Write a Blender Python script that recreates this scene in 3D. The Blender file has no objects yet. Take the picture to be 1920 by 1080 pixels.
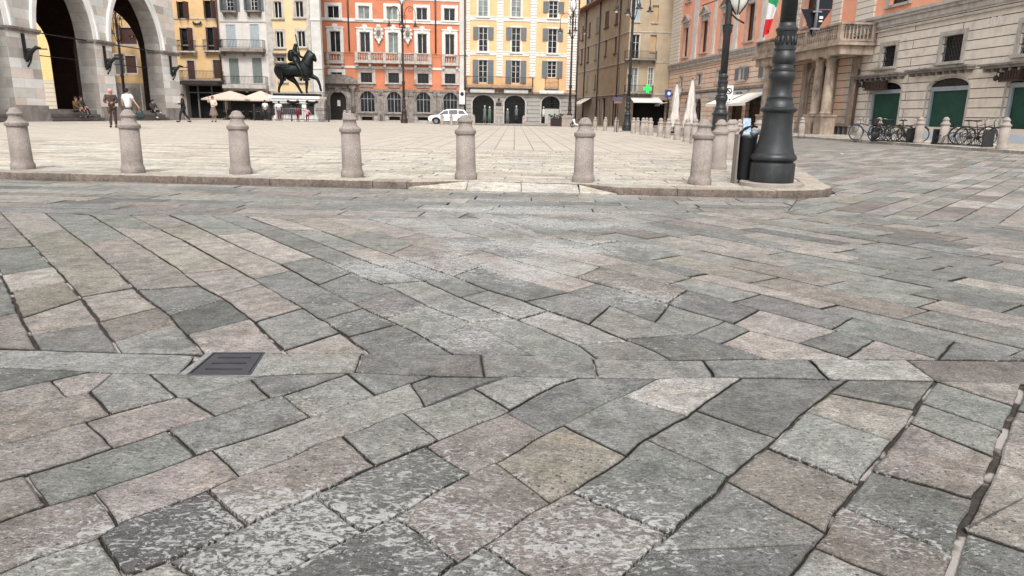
import bpy, bmesh, math, random
from mathutils import Vector, Matrix, noise
R=math.radians; PI=math.pi
S=bpy.context.scene; COL=S.collection
# ------------------------------------------------------------------ camera
CAMH=1.07; F=1300.0; PITCH=R(14.0); ROLL=R(0.98)
cp_,sp_=math.cos(PITCH),math.sin(PITCH); cr_,sr_=math.cos(ROLL),math.sin(ROLL)
cam=bpy.data.objects.new('camera',bpy.data.cameras.new('camera')); COL.objects.link(cam)
rv=Vector((cr_,sr_*sp_,sr_*cp_)); uv=Vector((-sr_,cr_*sp_,cr_*cp_)); fv=Vector((0,cp_,-sp_))
cam.matrix_world=Matrix(((rv.x,uv.x,-fv.x,0),(rv.y,uv.y,-fv.y,0),(rv.z,uv.z,-fv.z,CAMH),(0,0,0,1)))
cam.data.sensor_width=36; cam.data.lens=36*F/1920; cam.data.clip_start=0.05; cam.data.clip_end=1500
S.camera=cam; S.render.resolution_x=1920; S.render.resolution_y=1080
# ------------------------------------------------------------------ light
W=bpy.data.worlds.new('World'); S.world=W; W.use_nodes=True
nt=W.node_tree; bgn=nt.nodes['Background']; sky=nt.nodes.new('ShaderNodeTexSky')
sky.sky_type='NISHITA'; sky.sun_disc=False; sky.sun_elevation=R(52); sky.sun_rotation=R(179)
sky.air_density=1.0; sky.dust_density=4.0; sky.ozone_density=1.0
hs=nt.nodes.new('ShaderNodeHueSaturation'); hs.inputs['Saturation'].default_value=0.16
nt.links.new(sky.outputs[0],hs.inputs['Color']); nt.links.new(hs.outputs[0],bgn.inputs[0]); bgn.inputs[1].default_value=0.15
sl=bpy.data.lights.new('sun','SUN'); sl.energy=1.15; sl.angle=R(11); sl.color=(1,.96,.9)
so=bpy.data.objects.new('sun',sl); COL.objects.link(so); so.rotation_euler=(R(40),0,R(1))
S.view_settings.view_transform='Standard'; S.view_settings.look='None'; S.view_settings.exposure=0.86; S.view_settings.gamma=1
# ------------------------------------------------------------------ geometry of the place
def sm(t):
    t=max(0.,min(1.,t)); return t*t*(3-2*t)
def zg(x,y):   # gentle rise of the square towards the loggia and towards the palace on the right
    return .28*sm((-x-5)/14)*sm((y-14)/25)+.25*sm((x-9)/11)*sm((y-12)/12)
RZ=-.11        # road level below the square
def ray(px,py):
    x=(px-960)/F; y=-(py-540)/F
    X=x*cr_-y*sr_; Y=x*sr_+y*cr_
    return Vector((X,cp_+Y*sp_,Y*cp_-sp_))
def g(px,py,z=0.):
    d=ray(px,py); t=(z-CAMH)/d.z; return Vector((d.x*t,d.y*t))
def gt(px,py,off=0.):  # ground point on the terrain
    z=off
    for i in range(12):
        p=g(px,py,z); z=z+.6*(off+zg(p.x,p.y)-z)
    return p
class Plane:
    """a facade's own frame: u along the wall (to the right as seen from the square), z up, rot = heading of u"""
    def __init__(s,x,y,rot): s.P=Vector((x,y)); s.rot=rot; s.d=Vector((math.cos(rot),math.sin(rot))); s.n=Vector((-math.sin(rot),math.cos(rot)))
    def f(s,px,py,back=0.):
        r=ray(px,py); r2=Vector((r.x,r.y)); t=(s.P+s.n*back).dot(s.n)/r2.dot(s.n)
        return ((r2*t-s.P).dot(s.d), CAMH+r.z*t)
    def rect(s,px0,px1,py0,py1,back=0.):
        xm=(px0+px1)/2; ym=(py0+py1)/2
        return (s.f(px0,ym,back)[0],s.f(px1,ym,back)[0],s.f(xm,py1,back)[1],s.f(xm,py0,back)[1])
    def world(s,u,b=0.): 
        p=s.P+s.d*u+s.n*b; return p
# ------------------------------------------------------------------ mesh helper
class MB:
    def __init__(s): s.v=[]; s.f=[]; s.sm=[]; s.uvw=None; s.at={}
    def add(s,vs,fs,smooth=False):
        b=len(s.v); s.v.extend([tuple(v) for v in vs]); s.f.extend([[b+i for i in f] for f in fs]); s.sm.extend([smooth]*len(fs)); return b
    def box(s,x0,x1,y0,y1,z0,z1):
        if x0>x1:x0,x1=x1,x0
        if y0>y1:y0,y1=y1,y0
        if z0>z1:z0,z1=z1,z0
        s.add([(x0,y0,z0),(x1,y0,z0),(x1,y1,z0),(x0,y1,z0),(x0,y0,z1),(x1,y0,z1),(x1,y1,z1),(x0,y1,z1)],
              [(0,3,2,1),(4,5,6,7),(0,1,5,4),(1,2,6,5),(2,3,7,6),(3,0,4,7)]); return s
    def obox(s,c,hx,hy,hz,m=None):
        m=m or Matrix.Identity(3); c=Vector(c)
        vs=[c+m@Vector((a*hx,b*hy,d*hz)) for d in(-1,1) for a,b in((-1,-1),(1,-1),(1,1),(-1,1))]
        s.add(vs,[(0,3,2,1),(4,5,6,7),(0,1,5,4),(1,2,6,5),(2,3,7,6),(3,0,4,7)]); return s
    def quad(s,a,b,c,d): s.add([a,b,c,d],[(0,1,2,3)]); return s
    def poly(s,pts): s.add(pts,[tuple(range(len(pts)))]); return s
    def lathe(s,prof,n=20,c=(0,0,0),smooth=True,cap=True,ax=None,ph=0.,sharp=.6):
        M=ax or Matrix.Identity(3); c=Vector(c); vs=[];fs=[]
        # rings are doubled where the profile turns sharply, so edges stay crisp
        runs=[[prof[0]]]
        for i in range(1,len(prof)):
            runs[-1].append(prof[i])
            if i<len(prof)-1:
                a=math.atan2(prof[i][1]-prof[i-1][1],prof[i][0]-prof[i-1][0]); b_=math.atan2(prof[i+1][1]-prof[i][1],prof[i+1][0]-prof[i][0])
                d=abs((b_-a+PI)%(2*PI)-PI)
                if d>sharp: runs.append([prof[i]])
        for run in runs:
            o=len(vs); k=len(run)
            for r,z in run:
                for i in range(n):
                    a=2*PI*i/n+ph; vs.append(c+M@Vector((r*math.cos(a),r*math.sin(a),z)))
            for j in range(k-1):
                for i in range(n):
                    i2=(i+1)%n; fs.append((o+j*n+i,o+j*n+i2,o+(j+1)*n+i2,o+(j+1)*n+i))
        b=s.add(vs,fs,smooth); L=len(vs)
        if cap:
            s.f.append([b+i for i in range(n)][::-1]); s.sm.append(False)
            s.f.append([b+L-n+i for i in range(n)]); s.sm.append(False)
        return s
    def tube(s,pts,r,n=8,close=False,cap=True):
        pts=[Vector(p) for p in pts]; k=len(pts); rs=r if isinstance(r,(list,tuple)) else [r]*k
        vs=[];fs=[]; up=Vector((0,0,1)); prev=None
        for i,p in enumerate(pts):
            if close: t=(pts[(i+1)%k]-pts[i-1])
            else: t=(pts[min(i+1,k-1)]-pts[max(i-1,0)])
            t.normalize()
            if prev is None:
                a=t.cross(up)
                if a.length<.1: a=t.cross(Vector((1,0,0)))
            else: a=prev-t*prev.dot(t)
            a.normalize(); prev=a; b=t.cross(a)
            for j in range(n):
                q=2*PI*j/n; vs.append(p+(a*math.cos(q)+b*math.sin(q))*rs[i])
        for i in range(k if close else k-1):
            i2=(i+1)%k
            for j in range(n):
                j2=(j+1)%n; fs.append((i*n+j,i*n+j2,i2*n+j2,i2*n+j))
        b=s.add(vs,fs,True)
        if cap and not close:
            s.f.append([b+j for j in range(n)][::-1]); s.sm.append(False); s.f.append([b+(k-1)*n+j for j in range(n)]); s.sm.append(False)
        return s
    def ball(s,c,rx,ry=None,rz=None,n=10,m=8,M=None):
        ry=ry or rx; rz=rz or rx; M=M or Matrix.Identity(3); c=Vector(c); vs=[];fs=[]
        for j in range(1,m):
            t=PI*j/m
            for i in range(n):
                a=2*PI*i/n; vs.append(c+M@Vector((rx*math.sin(t)*math.cos(a),ry*math.sin(t)*math.sin(a),-rz*math.cos(t))))
        vs.append(c+M@Vector((0,0,-rz))); vs.append(c+M@Vector((0,0,rz))); L=len(vs)
        for j in range(m-2):
            for i in range(n):
                i2=(i+1)%n; fs.append((j*n+i,j*n+i2,(j+1)*n+i2,(j+1)*n+i))
        for i in range(n):
            i2=(i+1)%n; fs.append((L-2,i2,i)); fs.append((L-1,(m-2)*n+i,(m-2)*n+i2))
        s.add(vs,fs,True); return s
    def prism(s,pts,y0,y1):   # outline in x,z extruded along y
        n=len(pts); vs=[(p[0],y0,p[1]) for p in pts]+[(p[0],y1,p[1]) for p in pts]
        fs=[tuple(range(n)),tuple(range(2*n-1,n-1,-1))]+[(i,i+n,(i+1)%n+n,(i+1)%n) for i in range(n)]
        s.add(vs,fs); return s
    def prismz(s,pts,z0,z1):
        n=len(pts); vs=[(p[0],p[1],z0) for p in pts]+[(p[0],p[1],z1) for p in pts]
        fs=[tuple(range(n))[::-1],tuple(range(n,2*n))]+[(i,(i+1)%n,(i+1)%n+n,i+n) for i in range(n)]
        s.add(vs,fs); return s
    def ngon_strip(s,a,b,smooth=False):
        n=len(a); s.add(list(a)+list(b),[(i,i+1,n+i+1,n+i) for i in range(n-1)],smooth); return s
    def mesh(s,name):
        me=bpy.data.meshes.new(name); me.from_pydata(s.v,[],s.f); me.polygons.foreach_set('use_smooth',s.sm)
        for k,(dt,vals) in s.at.items():
            a=me.attributes.new(k,'FLOAT_COLOR' if dt=='c' else 'FLOAT','POINT')
            if dt=='c': a.data.foreach_set('color',[c for v in vals for c in v])
            else: a.data.foreach_set('value',vals)
        me.update(); return me
    def build(s,name,mat,parent=None,loc=None,rot=None):
        if not s.v: return None
        o=bpy.data.objects.new(name,s.mesh(name)); COL.objects.link(o); o.data.materials.append(mat)
        if parent: o.parent=parent
        if loc is not None: o.location=loc
        if rot is not None: o.rotation_euler=rot if isinstance(rot,(tuple,list)) else (0,0,rot)
        return o
def tag(o,label=None,cat=None,group=None,kind=None):
    if label:o['label']=label
    if cat:o['category']=cat
    if group:o['group']=group
    if kind:o['kind']=kind
    return o
def empty(name,loc=(0,0,0),rz=0.,label=None,cat=None,group=None):
    o=bpy.data.objects.new(name,None); COL.objects.link(o); o.location=loc; o.rotation_euler=(0,0,rz); o.empty_display_size=.2
    return tag(o,label,cat,group)
def dup(root,loc,rz=None,label=None,sc=None):
    def cp(o,par):
        c=o.copy(); COL.objects.link(c)
        if par: c.parent=par
        for ch in kids.get(o.name,[]): cp(ch,c)
        return c
    kids={}
    def walk(o):
        kids[o.name]=list(o.children)
        for ch in o.children: walk(ch)
    walk(root)
    r=cp(root,None); r.location=loc
    if rz is not None: r.rotation_euler=(0,0,rz)
    if sc: r.scale=(sc,sc,sc)
    if label: r['label']=label
    return r
# ------------------------------------------------------------------ materials
def mat(name,base,rough=.8,metal=0.,var=.12,vs=3.,grain=0.,gs=60.,bump=.0,bs=40.,spec=.3,stain=None,coord='Object',emit=None,trans=None,vcol=None):
    m=bpy.data.materials.new(name); m.use_nodes=True; n=m.node_tree.nodes; l=m.node_tree.links; b=n['Principled BSDF']
    b.inputs['Roughness'].default_value=rough; b.inputs['Metallic'].default_value=metal; b.inputs['Specular IOR Level'].default_value=spec
    tc=n.new('ShaderNodeTexCoord'); co=tc.outputs[coord]
    def nz(sc,det=4,ro=.6):
        t=n.new('ShaderNodeTexNoise'); t.inputs['Scale'].default_value=sc; t.inputs['Detail'].default_value=det; t.inputs['Roughness'].default_value=ro; l.new(co,t.inputs['Vector']); return t.outputs['Fac']
    def mixc(f,a,bb,mode='MIX'):
        x=n.new('ShaderNodeMix'); x.data_type='RGBA'; x.blend_type=mode
        for k,v in ((0,f),(6,a),(7,bb)):
            if isinstance(v,(tuple,list,float,int)): x.inputs[k].default_value=v
            else: l.new(v,x.inputs[k])
        return x.outputs[2]
    def mr(v,a,bb,c,d):
        x=n.new('ShaderNodeMapRange'); x.inputs[1].default_value=a;x.inputs[2].default_value=bb;x.inputs[3].default_value=c;x.inputs[4].default_value=d; l.new(v,x.inputs[0]); return x.outputs[0]
    c=(*base,1)
    if vcol:
        at=n.new('ShaderNodeAttribute'); at.attribute_name=vcol; c=at.outputs['Color']
    else:
        rgb=n.new('ShaderNodeRGB'); rgb.outputs[0].default_value=c; c=rgb.outputs[0]
    if var>0:
        f=mr(nz(vs),.3,.7,1-var,1+var); v=n.new('ShaderNodeCombineColor'); 
        for i in range(3): l.new(f,v.inputs[i])
        c=mixc(1.,c,v.outputs[0],'MULTIPLY')
    if grain>0:
        f=mr(nz(gs,2,.7),.3,.7,1-grain,1+grain); v=n.new('ShaderNodeCombineColor')
        for i in range(3): l.new(f,v.inputs[i])
        c=mixc(1.,c,v.outputs[0],'MULTIPLY')
    if stain:
        col,sc,lo,hi,amt=stain
        mpz=n.new('ShaderNodeMapping'); mpz.inputs['Scale'].default_value=(1,1,.38); l.new(co,mpz.inputs[0])
        t=n.new('ShaderNodeTexNoise'); t.inputs['Scale'].default_value=sc; t.inputs['Detail'].default_value=7; t.inputs['Roughness'].default_value=.7; t.inputs['Distortion'].default_value=.5; l.new(mpz.outputs[0],t.inputs['Vector'])
        f=mr(t.outputs['Fac'],lo,hi,0,amt); c=mixc(f,c,(*col,1))
    l.new(c,b.inputs['Base Color'])
    if bump>0:
        bp=n.new('ShaderNodeBump'); bp.inputs['Strength'].default_value=bump; bp.inputs['Distance'].default_value=.01; l.new(nz(bs,5,.65),bp.inputs['Height']); l.new(bp.outputs[0],b.inputs['Normal'])
    if emit: b.inputs['Emission Color'].default_value=(*emit[0],1); b.inputs['Emission Strength'].default_value=emit[1]
    if trans: b.inputs['Transmission Weight'].default_value=trans
    m['_c']=1
    return m
def coursed(name,cols,bw,bh,mortar=(.1,.08,.07),ms=.012,off=.5,rough=.8,var=.12,joint_only=False,uz=True,stain=None,bump=.5,ramp=None,rot=0.,streak=0.):
    """stone courses in the wall's own plane (object x,z) or on the ground (object x,y)"""
    m=bpy.data.materials.new(name); m.use_nodes=True; n=m.node_tree.nodes; l=m.node_tree.links; b=n['Principled BSDF']
    b.inputs['Roughness'].default_value=rough; b.inputs['Specular IOR Level'].default_value=.25
    tc=n.new('ShaderNodeTexCoord'); sp=n.new('ShaderNodeSeparateXYZ'); l.new(tc.outputs['Object'],sp.inputs[0])
    cb=n.new('ShaderNodeCombineXYZ'); 
    if uz:
        ad=n.new('ShaderNodeMath'); ad.operation='ADD'; l.new(sp.outputs[0],ad.inputs[0]); l.new(sp.outputs[1],ad.inputs[1]); l.new(ad.outputs[0],cb.inputs[0]); l.new(sp.outputs[2],cb.inputs[1])
    else: l.new(sp.outputs[0],cb.inputs[0]); l.new(sp.outputs[1],cb.inputs[1])
    mp=n.new('ShaderNodeMapping'); mp.inputs['Rotation'].default_value=(0,0,rot); l.new(cb.outputs[0],mp.inputs[0])
    # slight wobble of joints
    nzv=n.new('ShaderNodeTexNoise'); nzv.inputs['Scale'].default_value=1.7; l.new(mp.outputs[0],nzv.inputs['Vector'])
    vm=n.new('ShaderNodeVectorMath'); vm.operation='MULTIPLY_ADD'; l.new(nzv.outputs['Color'],vm.inputs[0]); vm.inputs[1].default_value=(.03,.02,0); l.new(mp.outputs[0],vm.inputs[2])
    br=n.new('ShaderNodeTexBrick'); l.new(vm.outputs[0],br.inputs['Vector']); br.offset=off; br.squash=1.0
    br.inputs['Scale'].default_value=1; br.inputs['Brick Width'].default_value=bw; br.inputs['Row Height'].default_value=bh
    br.inputs['Mortar Size'].default_value=ms; br.inputs['Mortar Smooth'].default_value=.2; br.inputs['Bias'].default_value=0
    br.inputs['Color1'].default_value=(0,0,0,1); br.inputs['Color2'].default_value=(1,1,1,1); br.inputs['Mortar'].default_value=(0,0,0,1)
    cr=n.new('ShaderNodeValToRGB'); e=cr.color_ramp.elements
    k=len(cols)
    while len(e)<k: e.new(.5)
    for i,cc in enumerate(cols): e[i].position=(i/(k-1) if k>1 else 0) if ramp is None else ramp[i]; e[i].color=(*cc,1)
    l.new(br.outputs['Color'],cr.inputs[0])
    ns=n.new('ShaderNodeTexNoise'); ns.inputs['Scale'].default_value=2.2; ns.inputs['Detail'].default_value=7; ns.inputs['Roughness'].default_value=.7; l.new(tc.outputs['Object'],ns.inputs['Vector'])
    mr=n.new('ShaderNodeMapRange'); mr.inputs[1].default_value=.25; mr.inputs[2].default_value=.75; mr.inputs[3].default_value=1-var; mr.inputs[4].default_value=1+var; l.new(ns.outputs['Fac'],mr.inputs[0])
    cc=n.new('ShaderNodeCombineColor'); [l.new(mr.outputs[0],cc.inputs[i]) for i in range(3)]
    mx=n.new('ShaderNodeMix'); mx.data_type='RGBA'; mx.blend_type='MULTIPLY'; mx.inputs[0].default_value=1; l.new(cr.outputs[0],mx.inputs[6]); l.new(cc.outputs[0],mx.inputs[7])
    out=mx.outputs[2]
    if stain:
        col,sc,lo,hi,amt=stain; t=n.new('ShaderNodeTexNoise'); t.inputs['Scale'].default_value=sc; t.inputs['Detail'].default_value=7; t.inputs['Roughness'].default_value=.68; l.new(tc.outputs['Object'],t.inputs['Vector'])
        q=n.new('ShaderNodeMapRange'); q.inputs[1].default_value=lo;q.inputs[2].default_value=hi;q.inputs[3].default_value=0;q.inputs[4].default_value=amt; l.new(t.outputs['Fac'],q.inputs[0])
        y=n.new('ShaderNodeMix'); y.data_type='RGBA'; l.new(q.outputs[0],y.inputs[0]); l.new(out,y.inputs[6]); y.inputs[7].default_value=(*col,1); out=y.outputs[2]
    m2=n.new('ShaderNodeMix'); m2.data_type='RGBA'; l.new(br.outputs['Fac'],m2.inputs[0]); l.new(out,m2.inputs[6]); m2.inputs[7].default_value=(*mortar,1)
    l.new(m2.outputs[2],b.inputs['Base Color'])
    bp=n.new('ShaderNodeBump'); bp.inputs['Strength'].default_value=bump; bp.inputs['Distance'].default_value=.02
    iv=n.new('ShaderNodeMath'); iv.operation='MULTIPLY_ADD'; l.new(br.outputs['Fac'],iv.inputs[0]); iv.inputs[1].default_value=-1.; l.new(ns.outputs['Fac'],iv.inputs[2]); l.new(iv.outputs[0],bp.inputs['Height']); l.new(bp.outputs[0],b.inputs['Normal'])
    return m
# ================================================================== ground
def stone_mat(name,flake=(.47,.465,.45)):
    m=bpy.data.materials.new(name); m.use_nodes=True; n=m.node_tree.nodes; l=m.node_tree.links; b=n['Principled BSDF']
    b.inputs['Roughness'].default_value=.82; b.inputs['Specular IOR Level'].default_value=.22
    tc=n.new('ShaderNodeTexCoord'); co=tc.outputs['Object']
    def nz(sc,det,ro,dis=0.,st=None,ty='FBM'):
        t=n.new('ShaderNodeTexNoise'); t.inputs['Scale'].default_value=sc;t.inputs['Detail'].default_value=det;t.inputs['Roughness'].default_value=ro;t.inputs['Distortion'].default_value=dis
        if st:
            mp=n.new('ShaderNodeMapping'); mp.inputs['Rotation'].default_value=(0,0,st[1]); mp.inputs['Scale'].default_value=(1,st[0],1); l.new(co,mp.inputs[0]); l.new(mp.outputs[0],t.inputs['Vector'])
        else: l.new(co,t.inputs['Vector'])
        return t.outputs['Fac']
    def mr(v,a,bb,c,d,sm_=False):
        x=n.new('ShaderNodeMapRange'); x.inputs[1].default_value=a;x.inputs[2].default_value=bb;x.inputs[3].default_value=c;x.inputs[4].default_value=d; l.new(v,x.inputs[0]); 
        if sm_: x.interpolation_type='SMOOTHSTEP'
        return x.outputs[0]
    def ma(op,a,bb):
        x=n.new('ShaderNodeMath'); x.operation=op
        for i,v in enumerate((a,bb)):
            if isinstance(v,(int,float)): x.inputs[i].default_value=v
            else: l.new(v,x.inputs[i])
        return x.outputs[0]
    def grey(v):
        c=n.new('ShaderNodeCombineColor'); [l.new(v,c.inputs[i]) for i in range(3)]; return c.outputs[0]
    def mix(f,a,bb,mode='MIX'):
        x=n.new('ShaderNodeMix'); x.data_type='RGBA'; x.blend_type=mode
        for k,v in ((0,f),(6,a),(7,bb)):
            if isinstance(v,(tuple,float,int)): x.inputs[k].default_value=v
            else: l.new(v,x.inputs[k])
        return x.outputs[2]
    at=n.new('ShaderNodeAttribute'); at.attribute_name='tint'
    wr=n.new('ShaderNodeAttribute'); wr.attribute_name='wear'
    big=nz(1.9,5,.6); med=nz(9,6,.68,.6); fine=nz(52,5,.8,.3,(1.7,.4)); grit=nz(190,3,.8)
    c=mix(1.,at.outputs['Color'],grey(mr(big,.3,.7,.80,1.18)),'MULTIPLY')
    c=mix(1.,c,grey(mr(med,.28,.72,.58,1.40)),'MULTIPLY')
    c=mix(1.,c,grey(mr(fine,.32,.68,.42,1.62)),'MULTIPLY')
    c=mix(1.,c,grey(mr(grit,.3,.7,.55,1.5)),'MULTIPLY')
    # rusty/green casts
    hue=nz(4.3,4,.6); c=mix(mr(hue,.52,.72,0,.45),c,mix(1.,c,(1.12,1.0,.86,1),'MULTIPLY')); hue2=nz(3.1,4,.6,0.)
    c=mix(mr(hue2,.5,.7,0,.6),c,mix(1.,c,(.9,.98,.94,1),'MULTIPLY'))
    # pale lime / old paint flakes with crisp ragged edges, more of them where the stone is worn
    f1=nz(21,5,.66,1.5,(1.7,.5)); f2=nz(60,4,.72,1.1,(1.9,-.3)); fl=ma('ADD',ma('MULTIPLY',f1,.62),ma('MULTIPLY',f2,.38))
    th=ma('SUBTRACT',.668,ma('MULTIPLY',wr.outputs['Fac'],.192))
    fm=mr(ma('SUBTRACT',fl,th),-.008,.028,0.,.8)
    fcol=mix(1.,(*flake,1),grey(mr(fine,.3,.7,.82,1.18)),'MULTIPLY')
    c=mix(fm,c,fcol)
    # dark pits
    vp=n.new('ShaderNodeTexVoronoi'); vp.inputs['Scale'].default_value=34; l.new(co,vp.inputs['Vector'])
    pit=ma('MULTIPLY',mr(vp.outputs['Distance'],.10,.2,1,0),mr(nz(5,3,.6),.42,.58,0,.85)); c=mix(pit,c,(.05,.045,.04,1))
    l.new(c,b.inputs['Base Color'])
    h=ma('ADD',ma('ADD',ma('MULTIPLY',med,.9),ma('MULTIPLY',fine,.55)),ma('ADD',ma('MULTIPLY',grit,.22),ma('MULTIPLY',fm,.12)))
    h=ma('SUBTRACT',h,ma('MULTIPLY',pit,.5))
    bp=n.new('ShaderNodeBump'); bp.inputs['Strength'].default_value=1.; bp.inputs['Distance'].default_value=.016; l.new(h,bp.inputs['Height']); l.new(bp.outputs[0],b.inputs['Normal'])
    return m
STONE=stone_mat('worn_porphyry_paving')
PALE=stone_mat('pale_granite_paving',(.62,.6,.56))
def joint_mat(name,dark=(.045,.037,.032),light=(.34,.31,.285),lo=.53,hi=.575):
    m=mat(name,dark,.95,var=.35,vs=14,grain=.3,gs=120,bump=.6,bs=90)
    n=m.node_tree.nodes; l=m.node_tree.links; b=n['Principled BSDF']; src=b.inputs['Base Color'].links[0].from_socket
    tc=n.new('ShaderNodeTexCoord'); t=n.new('ShaderNodeTexNoise'); t.inputs['Scale'].default_value=3.3; t.inputs['Detail'].default_value=6; l.new(tc.outputs['Object'],t.inputs['Vector'])
    q=n.new('ShaderNodeMapRange'); q.inputs[1].default_value=lo; q.inputs[2].default_value=hi; l.new(t.outputs['Fac'],q.inputs[0])
    x=n.new('ShaderNodeMix'); x.data_type='RGBA'; l.new(q.outputs[0],x.inputs[0]); l.new(src,x.inputs[6]); x.inputs[7].default_value=(*light,1)
    t2=n.new('ShaderNodeTexNoise'); t2.inputs['Scale'].default_value=1.3; t2.inputs['Detail'].default_value=3; mp=n.new('ShaderNodeMapping'); mp.inputs['Location'].default_value=(7,3,1); l.new(tc.outputs['Object'],mp.inputs[0]); l.new(mp.outputs[0],t2.inputs['Vector'])
    q2=n.new('ShaderNodeMapRange'); q2.inputs[1].default_value=.66; q2.inputs[2].default_value=.7; l.new(t2.outputs['Fac'],q2.inputs[0])
    y=n.new('ShaderNodeMix'); y.data_type='RGBA'; l.new(q2.outputs[0],y.inputs[0]); l.new(x.outputs[2],y.inputs[6]); y.inputs[7].default_value=(.06,.07,.025,1)
    l.new(y.outputs[2],b.inputs['Base Color']); return m
JOINT=joint_mat('joint_dirt_and_mortar')
TINT={'g':(.180,.188,.176),'G':(.215,.218,.206),'d':(.125,.127,.126),'s':(.165,.168,.166),'p':(.245,.218,.20),'P':(.275,.245,.228),'b':(.195,.170,.156),'t':(.30,.275,.228),'w':(.265,.262,.25),'D':(.095,.096,.10)}
PT={'a':(.41,.365,.305),'b':(.45,.405,.345),'c':(.365,.328,.275),'d':(.40,.375,.335),'e':(.32,.29,.25)}
for _k,_c in TINT.items():
    _m=sum(_c)/3; TINT[_k]=tuple((_m+(v-_m)*.66)*.99*w for v,w in zip(_c,(1.025,1.,.955)))
TINT['t']=tuple(v*.8 for v in TINT['t'])
def clip(poly,zone):
    out=poly
    n=len(zone)
    for i in range(n):
        a=zone[i]; bb=zone[(i+1)%n]; ex,ey=bb[0]-a[0],bb[1]-a[1]
        def side(p): return ex*(p[1]-a[1])-ey*(p[0]-a[0])
        res=[]
        for j in range(len(out)):
            p=out[j]; q=out[(j+1)%len(out)]; sp=side(p); sq=side(q)
            if sp>=0: res.append(p)
            if (sp>=0)!=(sq>=0):
                t=sp/(sp-sq); res.append((p[0]+(q[0]-p[0])*t,p[1]+(q[1]-p[1])*t))
        out=res
        if len(out)<3: return []
    return out
def area(p): return .5*sum(p[i][0]*p[(i+1)%len(p)][1]-p[(i+1)%len(p)][0]*p[i][1] for i in range(len(p)))
def inset(p,d):
    n=len(p); out=[]
    for i in range(n):
        a=Vector(p[i-1]);b_=Vector(p[i]);c=Vector(p[(i+1)%n]); e1=(b_-a); e2=(c-b_)
        if e1.length<1e-6 or e2.length<1e-6: out.append(tuple(b_)); continue
        e1.normalize(); e2.normalize(); n1=Vector((-e1.y,e1.x)); n2=Vector((-e2.y,e2.x)); k=1+n1.dot(n2)
        m=(n1+n2)/max(k,.45); out.append((b_.x+m.x*d,b_.y+m.y*d))
    return out
def resamp(p,step):
    out=[]
    for i in range(len(p)):
        a=Vector(p[i]); b_=Vector(p[(i+1)%len(p)]); L=(b_-a).length; k=max(1,int(round(L/step)))
        for j in range(k):
            t=j/k; q=a.lerp(b_,t); out.append((q.x,q.y))
    return out
def wearf(x,y):
    # old zebra-crossing paint in bands and the limey foreground
    w=0.
    for (cx,cy,ax,ay,amt) in WEAR:
        d=((x-cx)/ax)**2+((y-cy)/ay)**2; w=max(w,amt*sm(1.25-d))
    w=max(w,.34); w+= .45*(noise.noise(Vector((x*1.3,y*1.3,3.)))); return w
WEAR=[]
for (px,py,wx,hy,a) in ((620,1000,620,130,.95),(250,1000,330,110,.85),(850,840,330,90,.62),(720,760,330,50,.6),(1150,990,170,120,.75),(1100,740,260,45,.62),(1700,1000,170,80,.8),(1230,830,230,60,.45),
        (850,500,280,34,1.),(1040,460,240,18,1.1),(960,420,320,14,1.1),(900,590,230,40,.85),(1010,395,280,9,1.1),(1190,560,130,25,.8),(880,640,260,22,.75),(560,550,60,20,.5),(1230,615,100,22,.6),(960,375,220,5,.8),(1380,900,160,40,.3)):
    c=g(px,py,RZ); e=g(px+wx,py,RZ); f=g(px,py-hy,RZ); f2=g(px,py+hy,RZ); WEAR.append((c.x,c.y,abs(e.x-c.x),abs(f.y-f2.y)/2,a))
def dedup(p):
    out=[]
    for q in p:
        if not out or abs(q[0]-out[-1][0])+abs(q[1]-out[-1][1])>.004: out.append(q)
    if len(out)>2 and abs(out[0][0]-out[-1][0])+abs(out[0][1]-out[-1][1])<.004: out.pop()
    return out
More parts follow.
